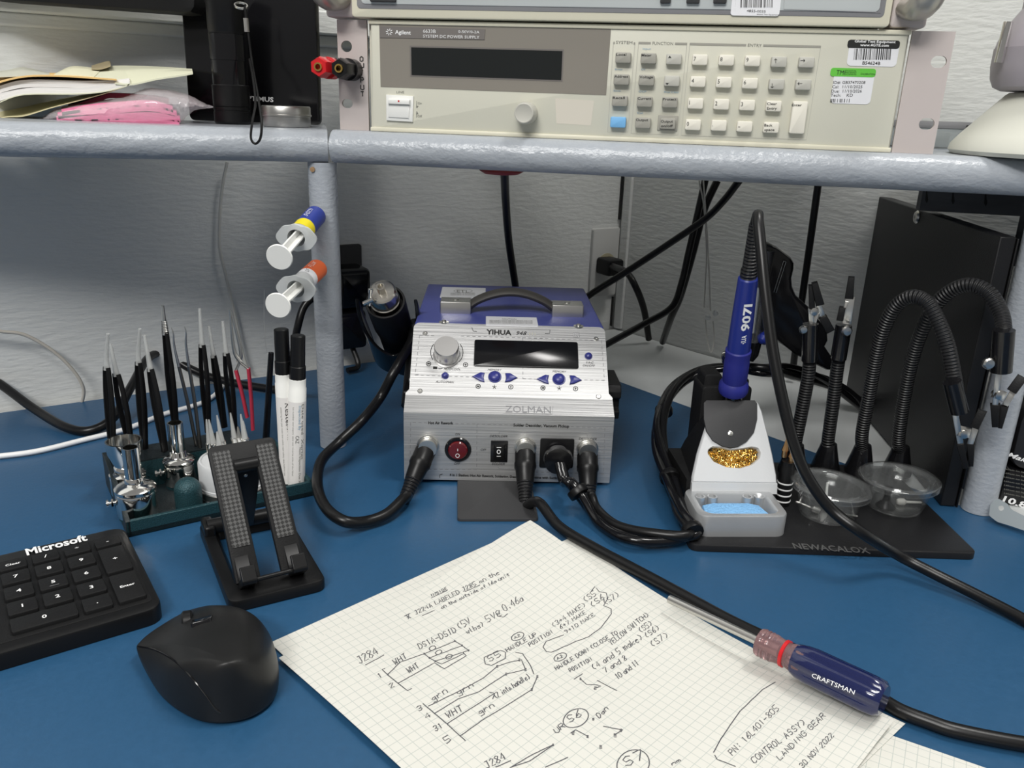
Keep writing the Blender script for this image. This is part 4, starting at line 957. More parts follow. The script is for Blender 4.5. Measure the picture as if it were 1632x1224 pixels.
# raised body
B0 = IF.p(.002, .048, th + .0105); ST_ = V((0, .040, .060)); SF = Frame(B0, IX, ST_, (0, -1, .5))
face = [SF.uv(x, y) for x, y in ((1103, 769), (1104, 758), (1112, 722), (1122, 690), (1131, 662), (1140, 641), (1146, 638), (1203, 638), (1209, 641), (1215, 655), (1224, 690), (1232, 725), (1238, 757), (1239, 771))]
hole = [SF.uv(x, y) for x, y in ((1127, 722), (1129, 715), (1136, 711), (1150, 712), (1166, 716), (1184, 714), (1200, 711), (1209, 714), (1213, 722), (1211, 731), (1200, 741), (1180, 747), (1158, 745), (1137, 736))]
m = MB()
# shell: silver front skin (polygon with hole through bridge), black flanks
cx = sum(p[0] for p in hole) / len(hole); cy = sum(p[1] for p in hole) / len(hole)
def resample(poly, n, c):
    out = []
    for k in range(n):
        a = 2 * PI * k / n; d = V((math.cos(a), math.sin(a))); best = None
        for i in range(len(poly)):
            p, q = V(poly[i]) - V(c), V(poly[(i + 1) % len(poly)]) - V(c); e_ = q - p; den = d.x * e_.y - d.y * e_.x
            if abs(den) < 1e-12: continue
            t = (p.x * e_.y - p.y * e_.x) / den; s_ = (p.x * d.y - p.y * d.x) / den
            if t > 0 and -1e-6 <= s_ <= 1 + 1e-6 and (best is None or t > best): best = t
        out.append((c[0] + d.x * best, c[1] + d.y * best))
    return out
N_ = 72; hr = resample(hole, N_, (cx, cy)); fr_ = resample(face, N_, (cx, cy))
for c_ in face:
    j = min(range(N_), key=lambda k: (fr_[k][0] - c_[0]) ** 2 + (fr_[k][1] - c_[1]) ** 2); fr_[j] = c_
rings = [[SF.p(u, v, -.004) for u, v in fr_], [SF.p(u, v, -.0015) for u, v in fr_], [SF.p(u, v, 0) for u, v in inset(fr_, .0012)], [SF.p(u, v, 0) for u, v in hr], [SF.p(u, v, -.0012) for u, v in inset(hr, .0006)], [SF.p(u, v, -.006) for u, v in inset(hr, .001)]]
vs = [p for r in rings for p in r]; fs = []
for k in range(5): fs += [[k * N_ + i, k * N_ + (i + 1) % N_, (k + 1) * N_ + (i + 1) % N_, (k + 1) * N_ + i] for i in range(N_)]
m.add(vs, fs, 'whitep')
# front skirt between face and tray
bl, br_ = SF.p(*face[0], 0), SF.p(*face[-1], 0)
fl = IF.uv(1101, 789, th); fr2 = IF.uv(1243, 792, th)
dn = th + BT - .002; ql = V((bl.x, bl.y - .0025, dn)); qr = V((br_.x, br_.y - .0025, dn)); bk_ = V((0, .012, 0))
m.add([bl, br_, qr, ql, bl + bk_, br_ + bk_, qr + bk_, ql + bk_], [[0, 1, 2, 3], [4, 5, 6, 7], [0, 3, 7, 4], [1, 2, 6, 5], [0, 1, 5, 4], [3, 2, 6, 7]], 'whitep')
m.build('front_cover', it, smooth=40)
m = MB(); fo = inset(face, .0006); back = []
for (u, v) in fo:
    q = SF.p(u, v, -.003); r_ = IF.p(0, .115, 0); back.append(V((q.x, r_.y, max(BT + .002, q.z * .80))))
front = [SF.p(u, v, -.003) for u, v in fo]; n = len(fo)
m.add(front + back, [[i, (i + 1) % n, n + (i + 1) % n, n + i] for i in range(n)] + [list(range(n, 2 * n))], 'blkm')
mb2 = IF; m.box(IF, .003, .050, iw - .003, .115, 0, th + .008, 'blkm'); m.build('rear_housing', it, smooth=30)
# brass wool
m = MB(); rw = random.Random(5)
wool = mat('brass_wool', (0.85, 0.60, 0.20), 0.25, 1.0)
for k in range(300):
    a = rw.uniform(0, 2 * PI); r_ = math.sqrt(rw.random()); j = int(a / (2 * PI) * N_) % N_
    u = cx + (hr[j][0] - cx) * r_ * .93; v = cy + (hr[j][1] - cy) * r_ * .88
    pts = []; ph = rw.uniform(0, 6.28); rad = rw.uniform(.0010, .0026); di = rw.uniform(0, 6.28)
    for t in range(14):
        uu = u + rad * math.cos(ph + t * .9) + math.cos(di) * t * .00022; vv = v + rad * math.sin(ph + t * .9) + math.sin(di) * t * .00022
        pts.append(SF.p(uu, vv, -.0042 + rw.uniform(-.0016, .0016)))
    m.tube(pts, .00022, wool, 4, 0)
m.prism(SF, inset(hr, -.001), -.009, -.0062, 'dgrey'); m.build('brass_wool', it, smooth=60, kind='stuff')
# deflector plate and its screw
m = MB(); m.prism(SF, [SF.uv(x, y, .002) for x, y in ((1122, 642), (1126, 638), (1203, 638), (1207, 643), (1207, 668), (1202, 689), (1190, 704), (1176, 712), (1164, 714), (1151, 711), (1136, 702), (1126, 687), (1122, 668))], .0003, .0022, 'dgrey', .0005)
m.build('deflector_plate', it, label='dark grey tongue-shaped plate')
MB().lathe(SF.px(1164, 691, .0022), SF.n, [(.0022, 0), (.0022, .0006), (.0008, .0010), (0, .0004)], 'steel', 14).build('screw', it)
# funnel block behind
m = MB(); hb_ = Frame(V((.166, .700, BT)), IX, (0, 0, 1), (0, -1, 0)); 
m.rr(hb_, 0, .0, .045, .088, .004, -.012, .016, 'blkm', .002); m.rr(hb_, .002, .070, .018, .098, .003, -.01, .012, 'blkm', .002); m.rr(hb_, .030, .066, .043, .094, .003, -.01, .012, 'blkm', .002); m.build('holder_block', it)
# ================================================================ soldering iron
ia = Y(1164, 655, .672); ib = Y(1203, 362, .628); idr = (ib - ia).normalized(); IL = (ib - ia).length
ir = thing('soldering_iron', 'blue-handled soldering iron standing tip down in its white stand', 'soldering iron', tuple(ia))
def at(t): return ia + (ib - ia) * t
m = MB(); m.lathe(at(0), idr, [(.0012, -.022), (.0030, -.012), (.0040, -.004), (.0064, 0), (.0078, .002), (.0084, .010), (.0086, .020)], 'blkg', 28); m.build('collar', ir)
L1 = IL * .115; L2 = IL * .37; L3 = IL * .755
g = [(.0084, L1)]; 
m = MB(); m.lathe(at(0), idr, [(.0086, L1), (.0118, L1 + .0008), (.0126, L1 + .003), (.0122, L1 + .009), (.0098, L1 + .012), (.0104, L1 + .016), (.0104, L2 - .012), (.0100, L2 - .010), (.0106, L2 - .004), (.0106, L2 - .001), (.0096, L2)], 'blueh', 32)
_gx, _gy, _ = rot_basis(idr)
m.build('grip', ir, label='blue rubber grip')
m = MB(); m.lathe(at(0), idr, [(.0094, L2), (.0094, L2 + .004), (.0088, L2 + .03), (.0077, L3 - .001), (.0068, L3)], 'bluep', 32)
TF = Frame(at(0) + (CO - at(.5)).normalized() * .0093, V((0, 0, -1)), V((1, 0, 0))); 
ax = idr; tn = (CO - at(.5)); tn = (tn - ax * tn.dot(ax)).normalized(); tn = (tn + ax.cross(tn) * -.35).normalized() if (ax.cross(tn)).x < 0 else (tn + ax.cross(tn) * .35).normalized()
TF = Frame(at(.5) + tn * .0088, -ax, ax.cross(tn) if True else 0, tn)
def tput(txt, t0, L, h, mm):
    cd = bpy.data.curves.new('t', 'FONT'); cd.body = txt; cd.resolution_u = 2; cd.offset = .03
    o = bpy.data.objects.new('t', cd); C.objects.link(o); bpy.context.view_layer.update()
    me = bpy.data.meshes.new_from_object(o.evaluated_get(bpy.context.evaluated_depsgraph_get())); bpy.data.objects.remove(o)
    x0 = min(q.co.x for q in me.vertices); x1 = max(q.co.x for q in me.vertices); sd = tn.cross(-ax)
    vs = []
    for q in me.vertices:
        u = (q.co.x - x0) / (x1 - x0) * L; v = (q.co.y / .7 - .5) * h; a = v / .0088
        vs.append(at(t0) + ax * u + (tn * math.cos(a) - sd * math.sin(a)) * .00925 )
    m.add(vs, [list(p.vertices) for p in me.polygons], mm)
tput('907I', .50, .024, .0062, 'whiteink'); tput('YIHUA', .40, .013, .0035, 'whiteink')
m.build('handle', ir, label='glossy blue handle with white lettering')
m = MB(); m.lathe(at(0), idr, [(.0064, L3 - .001), (.0064, L3 + .007), (.0056, L3 + .008), (.0046, IL + .002), (.0042, IL + .003)], 'boot', 20); m.build('strain_relief', ir, smooth=60)
t = thing('soldering_cable', 'black cord hanging from the blue soldering iron, across the clear cups to the right', 'cable', tuple(Z(1500, 920, 0)))
P_ = [ib + idr * .002, ib + idr * .010 + V((.0005, -.002, 0)), Y(1208, 352, .615), Y(1213, 400, .603), Y(1220, 470, .59), Y(1232, 560, .575), Y(1248, 640, .562), Y(1266, 710, .552), Y(1288, 762, .545), Y(1325, 812, .537), Y(1375, 850, .525), Z(1430, 884, .018), Z(1490, 915, .011), Z(1560, 950, .007), Z(1640, 992, .005), Z(1800, 1085, .0045), Z(1950, 1200, .0045), Z(2050, 1500, .0045)]
MB().tube(P_, .0042, 'cable', 12, 8).build('cord', t, smooth=60)

# ================================================================ desoldering gun behind
dg = thing('desoldering_gun', 'black pistol-shaped desoldering gun behind the soldering iron', 'desoldering gun', tuple(Y(1250, 560, .80)))
yg = .80; GF = Frame(V((0, yg, 0)), (1, 0, 0), (0, 0, 1), (0, -1, 0))
def c4(x, y): return (1180 + x / 3.6, 280 + y / 3.6)
m = MB(); m.polyp(GF, [c4(*p) for p in ((110, 420), (120, 398), (170, 394), (215, 412), (295, 472), (314, 505), (312, 540), (300, 590), (304, 640), (325, 690), (400, 760), (470, 850), (505, 900), (508, 950), (490, 985), (540, 1060), (535, 1120), (500, 1120), (430, 1085), (330, 1035), (230, 965), (190, 930), (150, 900), (110, 1040), (80, 1075), (40, 1070), (55, 1000), (90, 800), (100, 600))], -.016, .016, 'blkg', .004)
m.linep(GF, [c4(*p) for p in ((248, 490), (262, 494), (205, 672), (192, 668), (248, 490))], .7, 'steel', .0165); m.build('body', dg)
MB().tube([GF.px(*c4(140, 425), .018), GF.px(*c4(110, 560), .018)], .0092, mat('dark_gunmetal', (.10, .10, .11), .35, .6), 20, 0).build('pump_cap', dg)
MB().tube([GF.px(*c4(112, 600), .020), GF.px(*c4(62, 950), .020)], .0072, 'clear', 16, 0).build('solder_collector', dg, label='clear glass collecting tube')
MB().tube([GF.px(*c4(104, 640), .020), GF.px(*c4(70, 900), .020)], .0028, 'steel', 12, 0).build('inner_tube', dg)
MB().lathe(GF.px(*c4(150, 918), .014), (-.6, -.6, -.3), [(.006, 0), (.006, .008), (.003, .011), (0, .0115)], 'bluep', 14).build('trigger', dg)
gs = thing('gun_rest', 'chrome and black spring rest for the desoldering gun', 'gun rest', tuple(Z(1165, 620, 0)))
q = Y(1166, 560, .775); m = MB(); m.tube([V((q.x, q.y, 0.0005)), V((q.x, q.y, q.z - .012))], .004, 'steel', 12, 0); m.lathe(q - V((0, 0, .012)), (.2, -.3, 1), [(.009, 0), (.009, .003), (.011, .004), (.011, .008), (.008, .010), (.008, .016), (0, .016)], 'chrome', 20); m.build('rest_cup', gs)
MB().lathe((q.x, q.y, 0), (0, 0, 1), [(.020, .0006), (.020, .004), (.006, .006)], 'blkm', 24).build('rest_foot', gs)

# ================================================================ spare tips post
tq = Z(1246, 803, BT); tt = thing('tip_post', 'striped black post holding two copper soldering tips beside the iron stand', 'tip holder', tuple(tq))
prof = [(.0062, .0003)]; m = MB(); m.lathe(tq, (0, 0, 1), [(.0062, 0), (.0062, .034), (.0052, .036), (.0052, .040), (0, .040)], 'blk', 24)
for k in range(4): m.lathe(tq + V((0, 0, .0035 + k * .0055)), (0, 0, 1), [(.0060, 0), (.0066, .0003), (.0066, .0012), (.0060, .0015)], 'whiteink', 24)
m.build('post', tt)
for dx, dy, dz in ((-.0028, .004, .004), (.002, -.001, .0)): MB().lathe(tq + V((dx, dy, .038 + dz)), (0, 0, 1), [(.0023, 0), (.0023, .006), (.0030, .0062), (.0014, .012), (.0004, .017)], 'copper', 16).build('soldering_tip', tt)

# ================================================================ clear cups
def cup(c, tilt, label, group='clear lidded cups on the black base'):
    t = thing('sample_cup', label, 'cup', tuple(c), 0, group); ax = V((math.sin(tilt), -.0, 1)).normalized()
    MB().lathe(c, (0, 0, 1), [(0, .0012), (.0205, .0012), (.0212, .0002), (.0222, .0002), (.0232, .003), (.0285, .0245), (.0305, .0255), (.0305, .0262), (.0278, .0262), (.0224, .0038), (.0210, .0020), (0, .0020)], 'clear', 48, False).build('cup_body', t, smooth=50)
    o = c + V((0, 0, .0255)); MB().lathe(o, ax, [(.0312, -.0028), (.0326, -.0028), (.0328, .0012), (.0315, .0024), (.0286, .0022), (.0278, -.0010), (.0250, -.0012), (.0240, .0004), (0, .0004), (0, -.0004), (.0236, -.0004), (.0246, -.0020), (.0284, -.0020), (.0296, .0014), (.0310, .0014), (.0316, .0006)], 'clear', 48, False).build('lid', t, smooth=50)
    return t
c1 = Z(1317, 818, BT); c1 = V((c1.x, c1.y, BT)); cup(c1, .05, 'clear lidded cup of chrome suction tips, crossed by the iron cord')
c2_ = Z(1424, 806, BT); c2_ = V((c2_.x, c2_.y, BT)); cup(c2_, -.02, 'clear lidded cup holding a black suction cup, farther right')
def needle(c, dx, dy, ang, tilt, n, lab, grp=None):
    t = thing('suction_tip', lab, 'tip', tuple(c + V((dx, dy, .003))), 0, grp); d = V((math.cos(ang) * math.cos(tilt), math.sin(ang) * math.cos(tilt), math.sin(tilt)))
    MB().lathe(c + V((dx, dy, .0040)) , d, [(.0022, 0), (.0030, .002), (.0030, .006), (.0012, .008), (.0010, .020), (0, .021)], n, 14).build('nozzle', t)
needle(c1, -.008, -.005, 2.8, .25, 'steel', 'chrome suction tip lying in the nearer-left cup, pointing left'); needle(c1, .004, -.006, -.9, .25, 'steel', 'chrome suction tip lying in the nearer-left cup, pointing to the viewer'); needle(c1, .000, .004, 1.4, 1.2, 'white', 'white suction tip standing in the nearer-left cup')
needle(c2_, .002, .0, -.1, .05, 'ptfe', 'pale suction tip lying in the right-hand cup')
t = thing('suction_cup', 'small black rubber suction cup standing in the right-hand clear cup', 'suction cup', tuple(c2_ + V((-.010, -.006, .002)))); MB().lathe(c2_ + V((-.010, -.006, .0022)), (0, 0, 1), [(.0080, 0), (.0078, .001), (.0030, .006), (.0026, .012), (.0032, .013), (.0032, .018), (0, .018)], 'blk', 20).build('cup', t)
# ================================================================ printed tool tray
tFL, tFR = Z(203.5, 857.5, 0), Z(501, 790, 0)
TX = (tFR - tFL).normalized(); TL = (tFR - tFL).length; TYv = V((-TX.y, TX.x, 0))
TF_ = Frame(tFL, TX, TYv, (0, 0, 1)); DEP = .106; RB = .074            # rear block starts at RB
tr_ = thing('tool_tray', 'sparkly dark teal tray holding tweezers, nozzles and markers', 'tool tray', tuple(tFL + TX * TL / 2 + TYv * .05), math.atan2(TX.y, TX.x))
m = MB(); m.box(TF_, 0, 0, TL, DEP, .0004, .005, 'teald')
m.box(TF_, 0, 0, TL, .0035, .0004, .0135, 'teal'); m.box(TF_, TL - .0035, 0, TL, DEP, .0004, .0135, 'teal'); m.build('base', tr_, bev=.0005)
m = MB(); sdF = Frame(tFL, TYv, (0, 0, 1), -TX)
m.prism(sdF, [(0, .0004), (DEP, .0004), (DEP, .030), (RB + .004, .030), (.0, .0135)], -.0035, .0002, 'teald'); m.build('side_wall', tr_, bev=.0005)
m = MB(); m.box(TF_, .0035, RB, TL * .78, DEP, .005, .030, 'teald'); m.box(TF_, .0035, RB - .0006, TL * .78, RB, .005, .0285, 'teal'); m.build('rear_block', tr_)
def peg(px, py, r, h, name='peg'):
    q = Z(px, py, .005); MB().lathe(q, (0, 0, 1), [(r, 0)] + [(r * math.cos(math.radians(a)), h - r + r * math.sin(math.radians(a))) for a in range(0, 91, 10)], 'teal', 32).build(name, tr_)
peg(302, 808, .0105, .026)
# round tip tin
tq = Z(372, 783, .005); tk = thing('tip_tin', 'round white tin with a silver rim, filled with soldering tips', 'tin', tuple(tq))
MB().lathe(tq, (0, 0, 1), [(0, .0003), (.0265, .0003), (.0268, .010), (.0262, .0105), (.0262, .029), (.0250, .031), (.0235, .0312), (.0235, .030), (0, .030)], 'whitep', 48).build('tin_body', tk)
MB().lathe(tq, (0, 0, 1), [(.0270, .0020), (.0277, .0026), (.0277, .0075), (.0270, .0082)], 'tinm', 48).build('rim', tk)
k_ = 0
tips = [((336, 712), 668, .8), ((344, 713), 668, -.6), ((357, 709), 660, -.5), ((378, 700), 653, 0), ((386, 702), 680, .1), ((398, 701), 655, 0), ((413, 694), 660, .3), ((352, 716), 690, .2)]
placew = ['leftmost', 'second from the left', 'slanted third from the left', 'thin and clear, left of the red tweezers', 'short and blunt', 'under the red tweezers', 'rightmost', 'lowest at the front']
for ((bx, by), ty, ln), w_ in zip(tips, placew):
    zz = .035; q = Z(bx, by + 12, zz); d0 = V((q.x - tq.x, q.y - tq.y, 0))
    if d0.length > .021: d0 *= .021 / d0.length; q = V((tq.x + d0.x, tq.y + d0.y, zz))
    dd = V((-.08 + .05 * ln, .02, 1)).normalized(); h = max(.008, (by - ty) / 1312 * .68 * .93)
    t = thing('soldering_tip', 'silver soldering tip in the round tin, ' + w_, 'soldering tip', tuple(q), 0, 'tips in the round tin')
    MB().lathe(q, dd, [(.0032, 0), (.0032, .010), (.0026, .0105), (.0022, .0105)], 'chrome', 16).build('barrel', t)
    MB().lathe(q + dd * .0100, dd, [(.0024, 0), (.0018, h * .35), (.0012, h * .75), (.0006, h), (0, h)], 'ctip' if ln != .1 else 'steel', 12).build('point', t)

# hot air nozzles
def nozzle(px, py, label, rb=.0155, tube_r=.0062, hb=.022, ht=.032, bent=0, oval=False, stud=-1, pegr=True):
    q = Z(px, py, .005); q.z = .005
    if pegr: MB().lathe(q, (0, 0, 1), [(rb * .94, 0), (rb * .94, .0075)], 'teal', 36).build('peg', tr_)
    z0 = .0078; t = thing('hot_air_nozzle', label, 'nozzle', (q.x, q.y, z0)); o = V((q.x, q.y, z0))
    MB().lathe(o, (0, 0, 1), [(rb, 0), (rb + .0002, .0006), (rb, hb * .55), (rb, hb * .7), (rb * .97, hb * .74), (rb * 1.02, hb * .78), (rb * 1.02, hb * .86), (rb * .85, hb * .95), (rb * .6, hb), (tube_r * 1.15, hb + .001), (tube_r * 1.1, hb + .004), (tube_r, hb + .005)], 'chrome', 40, False).build('sleeve', t)
    m = MB()
    if oval: m.lathe(o, (0, 0, 1), [(tube_r, hb), (tube_r, hb + .004), (tube_r * 1.5, hb + ht * .6), (tube_r * 1.55, hb + ht), (tube_r * 1.4, hb + ht), (tube_r * 1.3, hb + ht * .6), (tube_r * .8, hb + .005)], 'chrome', 36, False)
    else: m.lathe(o, (0, 0, 1), [(tube_r, hb), (tube_r, hb + ht), (tube_r * .84, hb + ht), (tube_r * .84, hb + .002)], 'chrome', 32, False)
    m.build('spout', t)
    m = MB(); dv = V((stud * .9, -.45, 0)).normalized(); so = o + dv * (rb * 1.0) + V((0, 0, hb * .45))
    m.tube([so - dv * .002, so + dv * .0065], .0016, 'chrome', 12, 0); m.lathe(so + dv * .0015 + V((0, 0, 0)), dv, [(.0034, 0), (.0034, .0014)], 'chrome', 6); m.lathe(so + dv * .0048, dv, [(.0030, 0), (.0030, .0016)], 'chrome', 12); m.build('clamp_screw', t); return t
nozzle(221, 822, 'round-spout chrome nozzle standing nearest in the teal tray', .0150, .0062, .026, .030)
nozzle(208, 788, 'oval-mouthed chrome nozzle behind the nearest one in the teal tray', .0140, .0090, .020, .026, oval=True, stud=1)
nozzle(289, 772, 'tall chrome tube nozzle in the middle of the teal tray', .0130, .0062, .024, .030, stud=-1)

# tweezers and picks in the rear block
def tweezer(tip, base, label, cap='ctip', sty='straight', spread=.0042, body='blk', k=0):
    b = Z(base[0], base[1], .0305); 
    uv = ((b - tFL).dot(TX), (b - tFL).dot(TYv)); vv = min(DEP - .006, max(RB + .006, uv[1])); 
    yb_ = b.y; tpt = Y(tip[0], tip[1], yb_ + .002)
    t = thing('tweezers', label, 'tweezers', tuple(b), 0, 'tweezers standing in the teal tray')
    b = b + V((0, 0, .0006)); ax = (tpt - b); L = ax.length; ax.normalize()
    s = V((.80, -.60, 0)); s = (s - ax * s.dot(ax)).normalized(); nrm = ax.cross(s).normalized()
    bend = V((.0, 0, 0))
    fs_ = .70 if sty != 'ribbed' else .78
    for sg in (-1, 1):
        pts = []; 
        for f, o_ in ((0, .15), (.08, .35), (.3, .9), (.5, 1.0), (.66, .72), (fs_ + .02, .55)):
            c_ = b + ax * (L * f) + s * (sg * spread * o_)
            if sty == 'bent': c_ = c_ - s * (.006 * min(1, f))
            pts.append(c_)
        MB().tube(pts, (lambda w: (lambda u: w * (1 - .35 * u)))(.0030), body, 10, 4, .42, fr=nrm).build('arm', t)
    fpt = b + ax * (L * fs_) - (s * (.006 * fs_) if sty == 'bent' else V((0, 0, 0)))
    m = MB(); tp2 = tpt
    m.tube([fpt, fpt + (tp2 - fpt) * .35 - (s * .0012 if sty == 'bent' else V((0, 0, 0))), tp2], (lambda u: .0030 * (1 - .50 * u)), cap, 12, 5, .8)
    m.build('tip_cover' if cap != 'steel' else 'tip', t)
    if cap == 'steel':
        m = MB()
        for j in range(8): m.lathe(fpt + (tp2 - fpt) * (.05 + .055 * j), tp2 - fpt, [(.0028 - .0001 * j, 0), (.0033 - .0001 * j, .0004), (.0028 - .0001 * j, .0009)], 'steel', 12, False)
        m.build('ribbed_grip', t)
    return t
tweezer((172, 532), (180, 724), 'bent black tweezers with a clear tip cover, leftmost in the tray', sty='bent')
tweezer((176, 548), (209, 715), 'straight black tweezers crossing the leftmost pair, with clear tip cover', spread=.0058)
tweezer((223, 524), (231, 716), 'bent black tweezers with clear tip, second cluster from the left', sty='bent')
tweezer((230, 534), (263, 720), 'straight black tweezers leaning beside the second bent pair')
tweezer((259, 487), (281, 690), 'tallest tweezers, with a ribbed silver tip', cap='steel', sty='ribbed')
tweezer((318, 492), (332, 690), 'thick black tweezers standing right of the two dental picks')
tweezer((333, 520), (358, 682), 'black clear-tipped tweezers between the thick pair and the red-handled pair', spread=.0030)
tweezer((355, 512), (374, 688), 'black clear-tipped tweezers just left of the red-handled pair')
for tip, base, lab in (((273, 522), (313, 710), 'thin steel dental pick with twisted shaft, left one of two'), ((294, 520), (319, 713), 'thin steel dental pick with a curved point, right one of two')):
    b = Z(*base, .0306); tp = Y(*tip, b.y); t = thing('dental_pick', lab, 'dental pick', tuple(b)); ax = tp - b; s = V((1, 0, 0))
    MB().tube([b, b + ax * .35 + s * .0004, b + ax * .68 - s * .0006], lambda u: .0016 - .0002 * u, M['boot'] if False else mat('dark_steel', (.20, .19, .18), .3, 1.0), 10, 5).build('shaft', t)
    MB().tube([b + ax * .68 - s * .0006, b + ax * .85 - s * .0008, b + ax * .95 + s * .0006, tp], lambda u: .0013 * (1 - .8 * u), 'steel', 8, 6).build('point', t)
# red cross tweezers
b0 = Z(402, 690, .034); yy = b0.y; t = thing('cross_tweezers', 'silver cross-lock tweezers with red coated handles standing in the tray', 'tweezers', tuple(b0))
cr_ = Y(382, 577, yy); tp = Y(366, 493, yy)
m = MB(); m.tube([cr_ + V((.001, 0, 0)), cr_ + (tp - cr_) * .25 - V((.0030, 0, 0)), tp + V((0, 0, 0))], lambda u: .0021 * (1 - .55 * u), 'steel', 10, 6); m.build('tip', t)
m = MB(); m.tube([cr_ - V((.001, 0, 0)), cr_ + (tp - cr_) * .2 + V((.0022, .001, 0)), tp + V((.0007, .001, -.001))], lambda u: .0020 * (1 - .55 * u), 'steel', 10, 6); m.build('tip', t)
for a, b in (((376, 591), (394, 665)), ((396, 588), (403, 685))):
    m = MB(); m.tube([cr_, Y(*a, yy)], .0012, 'steel', 8, 0); m.build('spring', t)
    m = MB(); m.tube([Y(a[0], a[1] - 1, yy), Y((a[0] + b[0]) / 2 + 1, (a[1] + b[1]) / 2, yy), Y(*b, yy)], .0026, 'redt', 12, 6, .6); m.build('red_handle', t)
# flux markers
def marker(cap, bot, label, y_, txt, kk):
    b = Z(*bot, .0052); tp = Y(*cap, b.y + y_); ax = (tp - b); L = ax.length; ax.normalize()
    t = thing('flux_pen', label, 'marker', tuple(b), 0)
    MB().lathe(b, ax, [(.0062, 0), (.0072, .001), (.0074, .004), (.0074, L * .66), (.0070, L * .665), (.0070, L * .72), (.0060, L * .725)], 'white', 32).build('barrel', t)
    MB().lathe(b, ax, [(.0068, L * .715), (.0068, L * .80), (.0062, L * .805), (.0060, L * .995), (.0052, L), (0, L)], 'blk', 14).build('cap', t)
    s = ax.cross((CO - b).normalized()).normalized(); n = s.cross(ax).normalized()
    if (CO - b).dot(n) < 0: n = -n
    m = MB(); F = Frame(b + n * .00745, ax, -s, n)
    # curved paper label
    vs = []; seg = 14
    for i in range(seg + 1):
        a = math.radians(-75 + 150 * i / seg); r_ = .00755
        for f in (.03, .58): vs.append(b + ax * (L * f) + (s * math.sin(a) + n * math.cos(a)) * r_)
    m.add(vs, [[2 * i, 2 * i + 1, 2 * i + 3, 2 * i + 2] for i in range(seg)], 'paperw')
    for (tx, f0, ln, h, off, mt) in txt:
        cd = bpy.data.curves.new('t', 'FONT'); cd.body = tx; cd.resolution_u = 2
        o = bpy.data.objects.new('t', cd); C.objects.link(o); bpy.context.view_layer.update()
        me = bpy.data.meshes.new_from_object(o.evaluated_get(bpy.context.evaluated_depsgraph_get())); bpy.data.objects.remove(o)
        x1 = max(q.co.x for q in me.vertices); vs = []
        sgn = 1
        for q in me.vertices:
            a = (off + (q.co.y / .7 - .5) * h) / .0076; vs.append(b + ax * (L * f0 - q.co.x / x1 * ln) + (s * math.sin(a) * kk + n * math.cos(a)) * .0077)
        m.add(vs, [list(p.vertices) for p in me.polygons], mt)
    m.build('paper_label', t); return t
marker((448, 524), (461, 768), 'flux pen with black cap and printed white label, left of the pair', .004, [('Kester', .55, .022, .0044, .002, 'ink'), ('951 No-Clean Flux', .40, .034, .0032, .002, 'ink'), ('soldering flux pen rosin low solids read safety data before use', .52, .062, .0013, -.0035, 'greyink'), ('danger flammable keep away from heat and open flame', .50, .06, .0012, .0055, 'greyink')], 1)
marker((475, 534), (472, 772), 'white marker with black cap and handwritten label, right of the pair', .004, [('Inspected By', .56, .022, .0022, .0025, 'blueink'), ('CAZ', .36, .007, .0028, .0005, 'ink'), ('Date used  Xortet', .57, .05, .0024, .005, 'greyink'), ('Next Inspection Due 30 Oct', .28, .040, .0018, .003, 'greyink'), ('lot number and expiry date see reverse side of the label', .55, .062, .0012, -.003, 'greyink')], 1)
q0 = Z(424, 700, .0052); q1 = Y(432, 562, q0.y + .002); t = thing('brush_handle', 'thin black tapered handle standing left of the flux pens', 'tool', tuple(q0)); m = MB(); m.tube([q0, (q0 + q1) / 2, q1], lambda u: .0034 - .0008 * u, 'blkg', 14, 4); m.build('handle', t)
m = MB(); m.tube([q1, q1 + V((-.004, 0, .0015)), q1 + V((-.0045, 0, .03)), q1 + V((-.003, .002, .06))], .00018, 'steel', 5, 6); m.build('wire', t)

